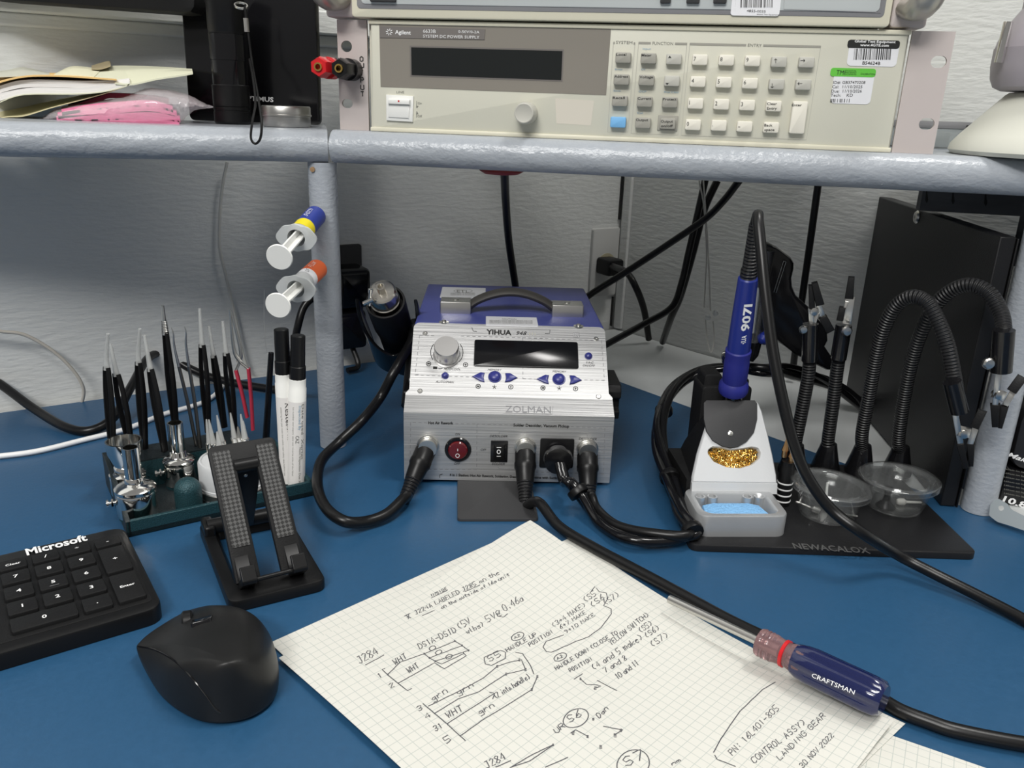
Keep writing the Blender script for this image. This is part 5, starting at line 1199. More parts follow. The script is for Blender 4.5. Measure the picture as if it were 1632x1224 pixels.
# ================================================================ syringes pushed into the post
def syringe(disc, flange, end, label, labc, yd, band, txt, clear='frost'):
    e_ = Y(*end, LP.y - .015); dsc = Y(*disc, LP.y - .015 - yd); ax = (dsc - e_); L = ax.length; ax.normalize()
    fl = e_ + ax * (L * band[0]); t = thing('syringe', label, 'syringe', tuple(e_))
    R = .0088
    MB().lathe(e_, ax, [(.0018, -.004), (.0022, .001), (R * .8, .002), (R, .004), (R, L * band[0]), (R * .86, L * band[0]), (R * .86, .006), (0, .006)], clear, 32, False).build('barrel', t)
    s, u_, _ = rot_basis(ax)
    pts = []
    for k in range(48):
        a = 2 * PI * k / 48; r_ = .0125 + .0042 * abs(math.cos(a)) ** 3 + .0004 * math.cos(8 * a); pts.append((r_ * math.cos(a), r_ * .92 * math.sin(a)))
    m = MB(); F = Frame(fl, (V((1, 0, 0)) - ax * ax.x).normalized(), ax.cross(V((1, 0, 0))), ax); n = 48
    inn = [(R * .84 * math.cos(2 * PI * k / 48), R * .84 * math.sin(2 * PI * k / 48)) for k in range(48)]
    vs = [F.p(u, v, 0) for u, v in pts] + [F.p(u, v, .0022) for u, v in pts] + [F.p(u, v, .0022) for u, v in inn] + [F.p(u, v, 0) for u, v in inn]
    m.add(vs, [[k2_ * n + i, k2_ * n + (i + 1) % n, ((k2_ + 1) % 4) * n + (i + 1) % n, ((k2_ + 1) % 4) * n + i] for k2_ in range(4) for i in range(n)], clear); m.build('finger_flange', t)
    m = MB(); Lp = L * band[0]; m.lathe(e_, ax, [(R * .84, L * band[3]), (R * .84, L * band[3] + .005), (0, L * band[3] + .005)], 'white', 24)
    for a_ in (0, 1): m.box(Frame(e_, F.x if a_ == 0 else F.y, ax), -R * .62, L * band[3], R * .62, L, -.0007, .0007, 'white')
    m.lathe(e_, ax, [(0, L - .0002), (.0100, L), (.0106, L + .0008), (.0100, L + .0018), (0, L + .0018)], 'white', 36); m.build('plunger', t)
    m = MB()
    for f0, f1, mt in labc: 
        vs = []; sg = 24
        for i in range(sg + 1):
            a = math.radians(-30 + 250 * i / sg)
            for f in (f0, f1): vs.append(e_ + ax * (L * f) + (F.x * math.cos(a) + F.y * math.sin(a)) * (R + .0002))
        m.add(vs, [[2 * i, 2 * i + 1, 2 * i + 3, 2 * i + 2] for i in range(sg)], mt)
    cc = (CO - e_).normalized(); up_ = (cc - ax * cc.dot(ax)); up_ = (up_.normalized() + V((0, 0, .9))).normalized(); up_ = (up_ - ax * up_.dot(ax)).normalized()
    for j, (tx, f0, ln, h, off) in enumerate(txt):
        LFm = Frame(e_ + up_ * (R + .0005) + ax * (L * f0), -ax, up_.cross(-ax) , up_)
        st, wd = strokes(tx); kk = ln / wd
        for s_ in st: m.line([LFm.p(x * kk, off + y * h / 6, 0) for x, y in s_], .0004, 'whiteink' if j == 0 else 'ink', up_)
    m.build('wrap_label', t); return t
syringe((446, 409), (467, 382), (504, 343), 'syringe with blue and yellow label, upper one stuck in the post', [(.02, .34, 'blabel'), (.34, .48, 'yellow')], .092, (.56, 0, 0, .25), [('SMD291', .30, .018, .003, .002)])
syringe((444, 486), (470, 463), (508, 427), 'clear syringe with orange label, lower one stuck in the post', [(.04, .30, 'orange'), (.30, .40, 'label')], .092, (.58, 0, 0, .30), [('FLUX', .26, .012, .003, .001), ('LF', .38, .005, .003, .0)])

# ================================================================ folding phone stand
fs = thing('phone_stand', 'black folding phone stand with textured cradle and square ring base', 'phone stand', tuple(Z(420, 900, 0)))
bFL, bFR, bBL = Z(365, 963, .008), Z(521, 925, .008), Z(284, 838, .008)
FX = (bFR - bFL).normalized(); FYv = V((-FX.y, FX.x, 0)); PB = Frame(V((bFL.x, bFL.y, 0)), FX, FYv, (0, 0, 1)); pw = (bFR - bFL).length; pdp = (bBL - bFL).length * .97
m = MB()
outer = rrpts(0, 0, pw, pdp, .007, 5); inner = rrpts(.010, .020, pw - .010, pdp - .017, .003, 5)
basin(m, PB, outer, inner, .0008, .0088, .0009, 'blk', .0018)
m.f = [f for f in m.f]; # open the centre: drop bottom caps
n = len(outer); keep = [(f, mi_, uu) for f, mi_, uu in zip(m.f, m.m, m.uv) if len(f) == 4]; m.f = [k[0] for k in keep]; m.m = [k[1] for k in keep]; m.uv = [k[2] for k in keep]
base0 = len(m.v); ins = inset(inner, .002)
m.v += [PB.p(u, v, .0008) for u, v in ins]
m.f += [[i, (i + 1) % n, base0 + (i + 1) % n, base0 + i] for i in range(n)] + [[6 * n + i, 6 * n + (i + 1) % n, base0 + (i + 1) % n, base0 + i] for i in range(n)]
m.m += [0] * (2 * n); m.uv += [None] * (2 * n); m.build('base_ring', fs)
# hinge at the back
h0, h1 = PB.p(.004, pdp - .018, .013), PB.p(pw - .004, pdp - .018, .013)
MB().tube([h0, h1], .0058, 'blk', 20, 0).build('hinge_barrel', fs)
for u in (.001, pw - .009): MB().box(PB, u, pdp - .026, u + .008, pdp - .006, .006, .0165, 'blk').build('hinge_lug', fs, bev=.002)
# cradle panel
A0, A1 = Z(377, 931, .013), Z(488, 903, .013)
AX = (A1 - A0).normalized(); AW = .0485
dr_ = ray(330, 713); top_ = CO + dr_ * ((A0 - CO).dot(AX) / dr_.dot(AX)); CFm = Frame(A0, AX, (top_ - A0), (CO - A0)); CL = (top_ - A0).dot(CFm.y); AW = CFm.uv(437, 696)[0]
m = MB(); th_ = .0042; lw = .0163
def cp(x, y): return CFm.uv(x, y, 0)
AWt = AW
outl = [(0, 0), (lw, 0), (lw, CL - .018), (AW - lw, CL - .018), (AW - lw, 0), (AW, 0)] + [q for q in rrpts(0, 0, AW, CL, .004, 4) if q[1] > CL / 2]
m.prism(CFm, outl, -th_, 0, 'blkm', .0007); m.build('cradle_panel', fs)
for u0 in (.0022, AW - lw + .0022):
    m = MB(); a, b = u0, u0 + lw - .0044; v0, v1 = .024, CL - .0045
    vs = [CFm.p(u, v, w) for w in (-.0002, .0007) for u, v in ((a, v0), (b, v0), (b, v1), (a, v1))]
    uvq = [(u, v) for w in (0, 1) for u, v in ((a, v0), (b, v0), (b, v1), (a, v1))]
    m.add(vs, [[0, 1, 5, 4], [1, 2, 6, 5], [2, 3, 7, 6], [3, 0, 4, 7], [4, 5, 6, 7]], 'tex', uvq); m.build('grip_strip', fs, label='diamond textured grip strip')
for u0 in (.0015, AW - .0115):
    m = MB(); hk = Frame(CFm.p(u0, 0, 0), -CFm.n, CFm.y, CFm.x)
    m.prism(Frame(CFm.p(u0, 0, 0), CFm.n, CFm.y, CFm.x), [(-.0045, -.004), (.012, -.004), (.014, -.002), (.014, .008), (.0115, .008), (.011, .001), (.003, .001), (.001, .004), (0, .018), (-.0045, .018)], 0, .010, 'blk'); m.build('hook', fs, bev=.0006)
MB().tube([CFm.p(.010, -.0015, .010), CFm.p(AW - .010, -.0015, .010)], .0016, 'blk', 12, 0).build('cross_bar', fs)
# support leg behind
s_top = CFm.p(AW / 2, CL - .012, -.004)
MB().tube([CFm.p(lw - .001, CL - .0165, -.003), CFm.p(AW - lw + .001, CL - .0165, -.003)], .0050, 'blk', 20, 0).build('hinge_barrel', fs)
hm = (h0 + h1) / 2; LG = Frame(CFm.p(AW / 2, CL - .018, -.006), CFm.x, (hm - s_top), CFm.n); LL = (hm - CFm.p(AW / 2, CL - .018, -.006)).dot(LG.y)
m = MB(); m.prism(LG, [(-.0105, 0), (.0105, 0), (.0085, LL), (-.0085, LL)], -.002, .002, 'blk', .0006); m.build('support_leg', fs)
MB().lathe(LG.p(0, .006, .002), LG.n, [(.0014, 0), (.0012, .0004), (0, .0005)], 'steel', 10).build('screw', fs)
# ================================================================ keyboard with its number block
k5 = Z(348 / 4.079, 780 + 610 / 4.079, .0135); ka = math.radians(35.5)
KX = V((math.cos(ka), math.sin(ka), 0)); KF = Frame(V((k5.x, k5.y, 0)), KX, V((-KX.y, KX.x, 0)), (0, 0, 1))
kb = thing('keyboard', 'black keyboard, its number block reaching in at the left edge', 'keyboard', tuple(KF.p(-.05, 0, 0)), ka)
m = MB(); m.rr(KF, -.165, -.0615, .0545, .0622, .010, .0004, .0118, 'blk', .0018); m.rr(KF, -.150, -.0520, .0500, .0500, .003, .0112, .0121, 'blkm', .0002)
m.text(KF, 'Microsoft', (43, 885), (140, 860.5), 10.5, 'whiteink', .0124, .03)
m.build('case', kb)
def key(c, r, t_, w_=1, h_=1, sz=.0042):
    P_ = .0197; u, v = c * P_, r * .0199; top = r == 2; v -= .0022 if top else 0; hw, hh = .0083 + (w_ - 1) * P_ / 2, .0080 + (h_ - 1) * .0199 / 2 - (.0018 if top else 0)
    m = MB(); m.rr(KF, u - hw, v - hh, u + hw, v + hh, .0016, .0118, .0148, 'blkm', .0008)
    if t_:
        sub = KF.off(.0150)
        cd = bpy.data.curves.new('t', 'FONT'); cd.body = t_; cd.resolution_u = 2; cd.offset = .02; cd.align_x = 'CENTER'
        o = bpy.data.objects.new('t', cd); C.objects.link(o); bpy.context.view_layer.update()
        me = bpy.data.meshes.new_from_object(o.evaluated_get(bpy.context.evaluated_depsgraph_get())); bpy.data.objects.remove(o)
        k_ = sz / .7; m.add([sub.p(u + q.co.x * k_ * 1.1, v + (q.co.y - .35) * k_, 0) for q in me.vertices], [list(p.vertices) for p in me.polygons], 'whiteink')
        if t_ == '5': m.line([sub.p(u - .0028, v - .0052, 0), sub.p(u + .0028, v - .0052, 0)], .0004, 'greyl', (0, 0, 1))
    m.build('key', kb)
for r, row in ((2, ('Clear', '/', '*', '-')), (1, '789'), (0, '456'), (-1, '123')):
    for i, t_ in enumerate(row): key(i - 1, r, t_, sz=.0026 if len(t_) > 1 else .0036)
key(2, .5, '+', 1, 2, .0036); key(2, -1.5, 'Enter', 1, 2, .0026); key(-.5, -2, '0', 2, 1, .0036); key(1, -2, '.', sz=.0036); key(-2.28, -2, '')

# ================================================================ mouse
rim = [(215, 1029, .011), (228, 1060, .008), (252, 1100, .006), (288, 1130, .005), (332, 1146, .005), (388, 1139, .006), (428, 1115, .007), (444, 1085, .009), (443, 1052, .010), (430, 1014, .012), (405, 986, .014), (370, 973, .015), (330, 972, .015), (292, 978, .014), (253, 998, .012), (230, 1014, .0115)]
R3 = spline([Z(*p) for p in rim + [rim[0]]], 4)[:-1]; nr = len(R3)
apx = Z(362, 1052, .039); apx = V((apx.x, apx.y, .038))
ms = thing('mouse', 'black ergonomic mouse with a flared thumb side', 'mouse', (apx.x, apx.y, 0))
rings = [[V((p.x + (apx.x - p.x) * .10, p.y + (apx.y - p.y) * .10, .0006)) for p in R3], [V((p.x + (apx.x - p.x) * .03, p.y + (apx.y - p.y) * .03, .002)) for p in R3]]
for s_ in (0, .02, .06, .12, .2, .3, .42, .56, .72, .88):
    ring = []
    for i, p in enumerate(R3):
        # flank near the thumb flare stays hollow, the rest domes
        d = (V((p.x, p.y)) - V((R3[0].x, R3[0].y))).length; fl_ = max(0, 1 - d / .045)
        f = (1 - (1 - s_) ** 2.3) ** (.62 + .75 * fl_)
        ring.append(V((p.x + (apx.x - p.x) * s_, p.y + (apx.y - p.y) * s_, p.z + (apx.z - p.z) * f)))
    rings.append(ring)
vs = [p for r in rings for p in r] + [apx]; fs = [[k * nr + i, k * nr + (i + 1) % nr, (k + 1) * nr + (i + 1) % nr, (k + 1) * nr + i] for k in range(len(rings) - 1) for i in range(nr)]
fs += [[(len(rings) - 1) * nr + i, (len(rings) - 1) * nr + (i + 1) % nr, len(vs) - 1] for i in range(nr)] + [list(range(nr))[::-1]]
M['mouse'] = mat('soft_touch_black', (0.009, 0.009, 0.009), 0.40, spec=0.4, noise=60, nstr=0.0, cvar=0.2, rvar=0.06)
mo = MB().add(vs, fs, 'mouse').build('body', ms, smooth=50, sub=1)
from mathutils.bvhtree import BVHTree
BV = BVHTree.FromPolygons(vs, fs)
def top_at(x, y):
    # height of the shell under a photo point
    h_ = BV.ray_cast(CO, ray(x, y).normalized())
    if h_[0]: return h_[0]
    best = None; d = ray(x, y)
    for t in range(300, 700):
        q = CO + d * (t / 1000 * 1.0); 
        if q.z < .05:
            # nearest shell vertex height
            zz = min(((p.x - q.x) ** 2 + (p.y - q.y) ** 2, p.z) for p in vs[2 * nr:]); 
            if q.z <= zz[1]: return q
    return Z(x, y, .02)
q = top_at(297, 986)
MB().lathe(q + V((0, .001, -.0030)), (.93, .36, 0), [(.0058, -.003), (.0068, -.002), (.0068, .002), (.0058, .003)], 'blk', 24).build('scroll_wheel', ms)
q = top_at(318, 990); m = MB(); F = Frame(q + V((0, 0, .0002)), (.95, .3, .15), (-.3, .9, -.35), (0, 0, 1)); m.rr(F, -.0045, -.0045, .007, .0045, .0015, -.004, .0008, 'blkg', .0004); m.build('mode_button', ms)
# side grip seam
sm = MB(); pts = [top_at(x, y) + V((0, 0, .0004)) for x, y in ((220, 1031), (245, 1036), (275, 1052), (302, 1078), (326, 1108), (342, 1130), (352, 1137))]
sm.tube(pts, .0005, 'blkg', 6, 6); sm.build('seam', ms)

# ================================================================ papers
Lc = Z(444, 1047, .004); Tc = Z(845, 830, .018)
e1 = V((Tc.x - Lc.x, Tc.y - Lc.y, 0)).normalized(); e2 = V((e1.y, -e1.x, 0)); PW, PH = .2175, .2794
def sst(t): t = max(0, min(1, t)); return t * t * (3 - 2 * t)
def hgt(a, b, k=0):
    z = .0034 + .0155 * sst((a - .10) / .118) * math.exp(-(b / .10) ** 2) + .0008 * math.sin(a * 30 + 1) * math.sin(b * 22)
    z += .004 * sst((a - .15) / .06) * sst((b - .19) / .09)
    return z + .0006 * math.sin(a * 55 + b * 20)
def sh1(a, b):
    z = hgt(a, b); a = a - .0105 * 4 * (b / PH) * (1 - b / PH) * (a / PW) ** 2; return V((Lc.x, Lc.y, 0)) + e1 * a + e2 * b + V((0, 0, z))
sheet = MB(); sheet.grid(lambda s, t: sh1(s * PW, t * PH), 60, 70, 'grid', .00025, lambda s, t: (s * PW + .002, t * PH + .001))
def S(x, y, lift=.00018):
    z = .004
    for _ in range(14):
        q = Z(x, y, z); d = V((q.x - Lc.x, q.y - Lc.y, 0)); a_, b_ = d.dot(e1), d.dot(e2); at_ = a_
        for _k in range(3): at_ = a_ + .0105 * 4 * (b_ / PH) * (1 - b_ / PH) * (at_ / PW) ** 2
        z = hgt(at_, b_) + lift
    return Z(x, y, z)
rp = random.Random(11)
def pen(pts, wd=.00058, n=5):
    pts = [V((p[0], p[1])) for p in pts]; q = []
    for a, b in zip(pts, pts[1:]):
        k_ = max(1, int((b - a).length / 5)); q += [a + (b - a) * (i / k_) for i in range(k_)]
    q.append(pts[-1]); sheet.line([S(p.x + rp.uniform(-.25, .25), p.y + rp.uniform(-.25, .25)) for p in q], wd, 'pencil', (0, 0, 1))
def mk(ox, oy, sc=3.03):
    def f(x, y): return (ox + x / sc, oy + y / sc)
    return f
a2, a3, a4 = mk(440, 820), mk(760, 820), mk(1100, 820)
def write(txt, f, p0, p1, h, wd=.00056):
    st, W__ = strokes(txt); A, B = V(f(*p0)), V(f(*p1)); e = B - A; L = e.length; e.normalize(); up = V((e.y, -e.x)); up = (up + V((-.28, -.25)) * .4).normalized(); hh = h / 3.03
    for s_ in st: pen([A + e * (x / W__ * L) + up * (y / 6 * hh) for x, y in s_], wd)
def ell(f, cx, cy, rx, ry, rot=-.4, a0=0, a1=2 * PI):
    pts = []
    for k in range(25):
        a = a0 + (a1 - a0) * k / 24; x, y = rx * math.cos(a), ry * math.sin(a); pts.append(f(cx + x * math.cos(rot) - y * math.sin(rot), cy + x * math.sin(rot) + y * math.cos(rot)))
    pen(pts)
def pl_(f, *pts): pen([f(*p) for p in pts])
def dot(f, x, y, r=5): 
    for k in range(3): pl_(f, (x - r, y - r + k * r), (x + r, y - r + k * r))
write('J284', a2, (405, 722), (495, 672), 38); pl_(a2, (430, 727), (522, 678)); write('*', a2, (635, 515), (662, 500), 34)
write('J224A LABELED J285 on the', a2, (675, 484), (1078, 287), 20); write('INSIDE', a2, (748, 398), (828, 362), 13); pl_(a2, (750, 402), (828, 366)); pl_(a2, (705, 488), (765, 462)); pl_(a2, (912, 372), (985, 340)); write('on the outside of 16a unit', a2, (800, 456), (1128, 296), 16)
write('DS1A-DS1D', a2, (695, 650), (872, 566), 28); write('(5V', a2, (885, 555), (942, 524), 32); write('wlbs)', a2, (925, 578), (1005, 536), 24); write('5V@', a2, (1022, 520), (1090, 486), 32); write('0.46a', a2, (1105, 468), (1196, 415), 34); pl_(a2, (1070, 490), (1100, 494), (1118, 478))
write('WHT', a2, (575, 726), (635, 692), 28); write('WHT', a2, (642, 767), (692, 738), 28); write('1', a2, (500, 790), (512, 784), 22); write('2', a2, (555, 838), (572, 828), 22)
pl_(a2, (527, 742), (512, 748), (540, 775), (590, 815), (635, 850), (655, 840)); pl_(a2, (540, 772), (600, 712), (715, 672), (868, 610)); pl_(a2, (590, 814), (765, 716), (812, 745), (918, 682), (900, 664)); pl_(a2, (715, 672), (740, 692), (900, 632)); pl_(a2, (740, 692), (768, 708), (930, 656)); pl_(a2, (768, 708), (800, 722), (905, 672)); pl_(a2, (862, 610), (898, 632), (930, 657))
for c_ in ((755, 645), (785, 665), (835, 686)): ell(a2, *c_, 16, 10)
for c_ in ((715, 672), (740, 692), (768, 708), (862, 610), (898, 632), (930, 656), (540, 772)): dot(a2, *c_, 3)
write('S5', a2, (1030, 712), (1088, 682), 30); pl_(a2, (1010, 722), (1004, 690), (1085, 655), (1108, 665), (1108, 695), (1040, 728), (1010, 722))
pl_(a2, (735, 925), (880, 855), (1000, 790), (1068, 733), (1130, 712), (1170, 705), (1185, 700), (1205, 748)); pl_(a2, (765, 960), (880, 890), (980, 855), (1110, 770), (1205, 748)); pl_(a2, (825, 1010), (950, 930), (1052, 865)); pl_(a2, (1030, 858), (1056, 862), (1046, 890)); pl_(a2, (888, 1070), (1000, 990), (1100, 930), (1235, 845), (1262, 782))
pl_(a2, (1155, 665), (1190, 672), (1230, 730), (1245, 770))
for c_ in ((1068, 733), (1110, 770), (1205, 748), (1235, 845), (1262, 782), (1175, 702)): dot(a2, *c_, 5)
pl_(a2, (708, 912), (765, 960), (825, 1010), (888, 1068), (915, 1092)); write('grn', a2, (758, 902), (830, 858), 28); write('grn', a2, (880, 872), (955, 832), 28); write('WHT', a2, (832, 985), (905, 945), 32, .0006); write('grn', a2, (985, 968), (1055, 928), 28)
write('3', a2, (690, 950), (708, 940), 24); write('4', a2, (728, 988), (748, 976), 26); write('31', a2, (770, 1048), (806, 1028), 28); write('5', a2, (822, 1106), (848, 1092), 32); write('(2 into handle)', a2, (1062, 890), (1228, 790), 28)
write('J284', a2, (1020, 1228), (1110, 1180), 36); pl_(a2, (1060, 1220), (1135, 1188)); pl_(a2, (1135, 1220), (1235, 1160), (1338, 1112)); dot(a2, 1338, 1112, 4)
write('A2', a3, (184, 600), (210, 588), 13); ell(a3, 197, 588, 32, 17); write('HANDLE UP', a3, (148, 664), (290, 586), 20); write('POSITION', a3, (258, 638), (366, 574), 20); write('(3+4 MAKE)', a3, (372, 545), (528, 442), 24, .0005); write('6+7 MAKE', a3, (405, 552), (528, 478), 18, .0005); write('9+10 MAKE', a3, (430, 576), (570, 490), 18, .0005)
write('(S5', a3, (525, 425), (578, 388), 28); write('(S6', a3, (560, 450), (618, 405), 28); write('(S7)', a3, (622, 438), (690, 392), 28); pl_(a3, (552, 372), (570, 348), (590, 372), (625, 378), (632, 405), (612, 440), (648, 455), (650, 480), (600, 545), (540, 590), (480, 612), (360, 665), (335, 662), (320, 640), (335, 612), (420, 580))
write('A2', a3, (390, 700), (416, 688), 13); ell(a3, 403, 688, 32, 17); write('HANDLE DOWN (CLOSE TO', a3, (385, 752), (682, 576), 20); write('POSITION', a3, (452, 762), (556, 706), 19); write('YELLOW SWITCH)', a3, (650, 632), (832, 490), 26); write('(4 and 5 make)', a3, (566, 752), (802, 600), 30); write('7 and 8', a3, (622, 764), (726, 700), 26); write('10 and 11', a3, (682, 796), (784, 722), 28)
write('(S5)', a3, (792, 572), (850, 532), 28); write('(S6)', a3, (822, 598), (885, 552), 28); write('(S7)', a3, (850, 642), (928, 590), 32)
pl_(a3, (500, 793), (530, 820), (580, 822), (600, 828), (565, 842)); dot(a3, 500, 793, 4); dot(a3, 572, 838, 6); pl_(a3, (510, 768), (470, 795)); pl_(a3, (580, 800), (675, 850))
write('UR', a3, (385, 1058), (428, 1026), 28); write('S6', a3, (450, 1006), (508, 972), 36); ell(a3, 478, 983, 64, 42); dot(a3, 562, 988, 5); dot(a3, 598, 1122, 6); write('Dan', a3, (592, 984), (636, 940), 26); pl_(a3, (452, 1056), (478, 1040), (537, 1072)); dot(a3, 465, 1056, 6); dot(a3, 535, 1072, 5); pl_(a3, (610, 1022), (705, 1040), (660, 1066)); dot(a3, 668, 1066, 7); dot(a3, 695, 1042, 6)
write('S7', a3, (722, 1218), (812, 1175), 46, .0006); ell(a3, 755, 1205, 80, 68); pl_(a3, (330, 1220), (440, 1172)); pl_(a3, (160, 1222), (255, 1190), (370, 1112)); write('nm', a3, (945, 1212), (985, 1190), 16)
pl_(a4, (412, 808), (350, 845), (240, 950), (150, 1080), (112, 1150)); pl_(a4, (118, 1160), (130, 1182), (220, 1216)); write('PN: 16L401-805', a4, (205, 1164), (430, 940), 32, .0005); write('CONTROL ASSY)', a4, (310, 1202), (560, 1010), 32, .0005); write('LANDING GEAR', a4, (435, 1186), (655, 975), 28, .0005); write('30 NOV 2022', a4, (545, 1226), (695, 1070), 28, .0005)
sheet.build('graph_paper', smooth=60, label='large graph paper sheet of pencilled wiring notes, topmost of the paper stack', category='paper')
def under(Tpx, Qpx, z, label, name, w=PW, h=PH, curl=0):
    T_ = Z(*Tpx, z); Q_ = Z(*Qpx, z); d2 = (Q_ - T_).normalized(); d1 = V((-d2.y, d2.x, 0)); o = V((T_.x, T_.y, 0)) - d1 * w; h = (Q_ - T_).length if h is None else h
    m = MB(); m.grid(lambda s, t: o + d1 * (s * w - curl * 4 * t * (1 - t) * s * s) + d2 * (t * h) + V((0, 0, z)), 30, 36, M['grid'], .0002, lambda s, t: (s * w, t * h))
    m.build(name, label=label, category='paper')
under((914, 855), (1443, 1153), .0016, 'graph paper sheet whose corner peeks out at the top right of the note sheet', 'graph_paper', w=.20, h=None, curl=.0105)
under((826, 846), (1370, 1136), .0011, 'graph paper sheet showing past the left edge, under the note sheet', 'graph_paper', w=.2165, h=.285)
def under2():
    R_ = Z(1492, 1196, .0009); d1 = (e1 * .96 - e2 * .28).normalized(); d2 = V((d1.y, -d1.x, 0)); o = V((R_.x, R_.y, 0)) - d1 * .20 - d2 * .2
    m = MB(); m.grid(lambda s, t: o + d1 * (s * .20) + d2 * (t * .27) + V((0, 0, .0007)), 20, 20, M['grid'], .0002, lambda s, t: (s * .2, t * .27))
    m.build('graph_paper', label='lowest graph paper sheet sticking out at the bottom right of the stack', category='paper')
under2()

# ================================================================ screwdriver
sa_, sb_ = Z(1218, 1026, .0192), Z(1408, 1116, .0207); sd_ = (sb_ - sa_).normalized(); SLn = (sb_ - sa_).length
sv = thing('screwdriver', 'screwdriver with translucent blue fluted handle lying on the edge of the notes', 'screwdriver', (sa_.x, sa_.y, .003))
MB().tube([sa_ - sd_ * .068, sa_ - sd_ * .03, sa_ + sd_ * .01], .0028, 'steel', 16, 0).build('shaft', sv)
m = MB(); m.lathe(sa_, sd_, [(.004, -.004), (.0082, -.003), (.0088, -.001), (.0082, .0002), (.0088, .0014), (.0082, .0026), (.0088, .0038), (.0082, .005), (.0086, .0062), (.0078, .009), (.0074, .016), (.0092, .022), (.0092, .026), (0, .026)], 'sdclear', 32); m.build('collar', sv, smooth=50, label='pinkish translucent ribbed collar')
MB().lathe(sa_, sd_, [(.0079, .0125), (.0083, .0127), (.0083, .0145), (.0079, .0147)], 'red', 24).build('red_ring', sv)
vs = []; seg = 48; prof = [(.0090, .020), (.0106, .024), (.0112, .030), (.0112, SLn - .008), (.0107, SLn - .002), (.0088, SLn), (.0084, SLn + .0005)]
x_, y_, _ = rot_basis(sd_)
for r, h in prof:
    for k in range(seg):
        a = 2 * PI * k / seg; rr_ = r * (1 - .10 * (0.5 + 0.5 * math.cos(6 * a)) ** 2 * (1.6 if r > .0105 else 0)); vs.append(sa_ + sd_ * h + x_ * math.cos(a) * rr_ + y_ * math.sin(a) * rr_)
n = len(prof); m = MB(); m.add(vs, [[i * seg + k, i * seg + (k + 1) % seg, (i + 1) * seg + (k + 1) % seg, (i + 1) * seg + k] for i in range(n - 1) for k in range(seg)] + [list(range(seg))[::-1], list(range((n - 1) * seg, n * seg))], 'sdblue')
tn_ = (CO - (sa_ + sb_) / 2); tn_ = (tn_ - sd_ * tn_.dot(sd_)).normalized(); HF = Frame(sa_ + tn_ * .0114, sd_, tn_.cross(sd_), tn_)
m.text(HF, 'CRAFTSMAN', (1293, 1079), (1361, 1107), 7.5, 'whiteink', .0001); m.build('handle', sv, smooth=40, label='translucent dark blue handle')
# ================================================================ wires, outlets on the walls
def wire(name, label, pts, r, m='cable', cat='wire', group=None, sp=8):
    t = thing(name, label, cat, tuple(min(pts, key=lambda p: p.z)), 0, group); MB().tube(pts, r, m, 10, sp).build('cord', t, smooth=60); return t
def WL(x, y, w=.006): return FL_.px(x, y, w)
def WR(x, y, w=.006): return FR_.px(x, y, w)
SB = SH - 2 * rr0 - .001
def top_(x, y, yy): q = Y(x, y, yy); return V((q.x, q.y, min(q.z, SB)))
ol = thing('wall_outlet', 'painted wall outlet plate with a black plug, beside the corner', 'outlet', tuple(FL_.p(-.03, .05, 0)))
a = FL_.uv(938, 472, .003); b = FL_.uv(986, 368, .003); m = MB(); m.rr(FL_, a[0], .0515, b[0] + .002, .1535, .003, 0, .005, 'plate', .002); m.build('outlet_plate', ol)
q = FL_.px(966, 421, .005); m = MB(); m.lathe(q, FL_.n, [(.0165, 0), (.0165, .0008), (0, .0008)], mat('aged_outlet', (.42, .38, .26), .5), 28); m.build('socket_face', ol)
pk = thing('power_plug', 'black power plug in the corner wall outlet with its cord', 'plug', tuple(WL(975, 420, .01)))
PFm = Frame(FL_.px(962, 422, .0062), FL_.x, (0, 0, 1), FL_.n); MB().rr(PFm, -.013, -.012, .015, .012, .004, 0, .030, 'blk', .004).build('plug_body', pk)
MB().tube([FL_.px(975, 424, .034), Y(998, 434, 1.14), Y(1012, 455, 1.12), Y(1026, 492, 1.13), Z(1034, 540, .005)], .0048, 'cable', 12, 8).build('cord', pk, smooth=60)
m = MB(); m.box(FL_, -.0075, .165, -.0055, .262, 0.0, .004, 'ink'); m.build('gap_shade_1', kind='structure')  # shade of the gap beside the corner moulding, painted as a black strip
m = MB(); m.box(FL_, -.0085, .002, -.007, .048, 0.0, .004, 'ink'); m.build('gap_shade_2', kind='structure')  # the same gap below the outlet, its shade painted black
wire('wall_wire', 'uppermost crossing black wire, running from under the shelf to behind the station', [top_(1178, 288, .92), Y(1155, 318, .94), Y(1125, 348, .96), Y(1070, 386, .98), Y(1000, 432, 1.0), Y(940, 470, 1.0), Y(905, 500, .98)], .0042)
wire('wall_wire', 'black wire from the shelf swinging left behind the station', [top_(1124, 287, 1.0), Y(1112, 340, 1.0), Y(1098, 400, 1.0), Y(1086, 452, 1.0), Y(1070, 490, .99), Y(1025, 517, .98), Y(972, 546, .96), Y(930, 570, .95)], .0042)
wire('wall_wire', 'straight black wire dropping from the shelf to the desk at the wall', [top_(1143, 288, 1.02), Y(1122, 335, 1.02), Y(1105, 400, 1.03), Y(1085, 470, 1.04), Y(1070, 505, 1.06), Z(1056, 545, .005)], .0046)
wire('wall_wire', 'thin straight black wire between the iron and the black box', [top_(1304, 293, .97), Y(1292, 380, .975), Y(1275, 500, .985), Z(1262, 602, .004)], .0042)
wire('wall_wire', 'black wire hanging from the red disc behind the station handle', [top_(804, 272, .80), Y(806, 320, .86), Y(811, 385, .92), Y(822, 460, .95), Y(830, 520, .96)], .0042)
t = wire('clear_wire', 'pair of thin clear cords with small beads hanging under the shelf', [top_(1114, 288, .98), Y(1122, 330, .98), Y(1126, 400, .98), Y(1124, 450, .98), Y(1122, 490, .98)], .0009, 'ptfe')
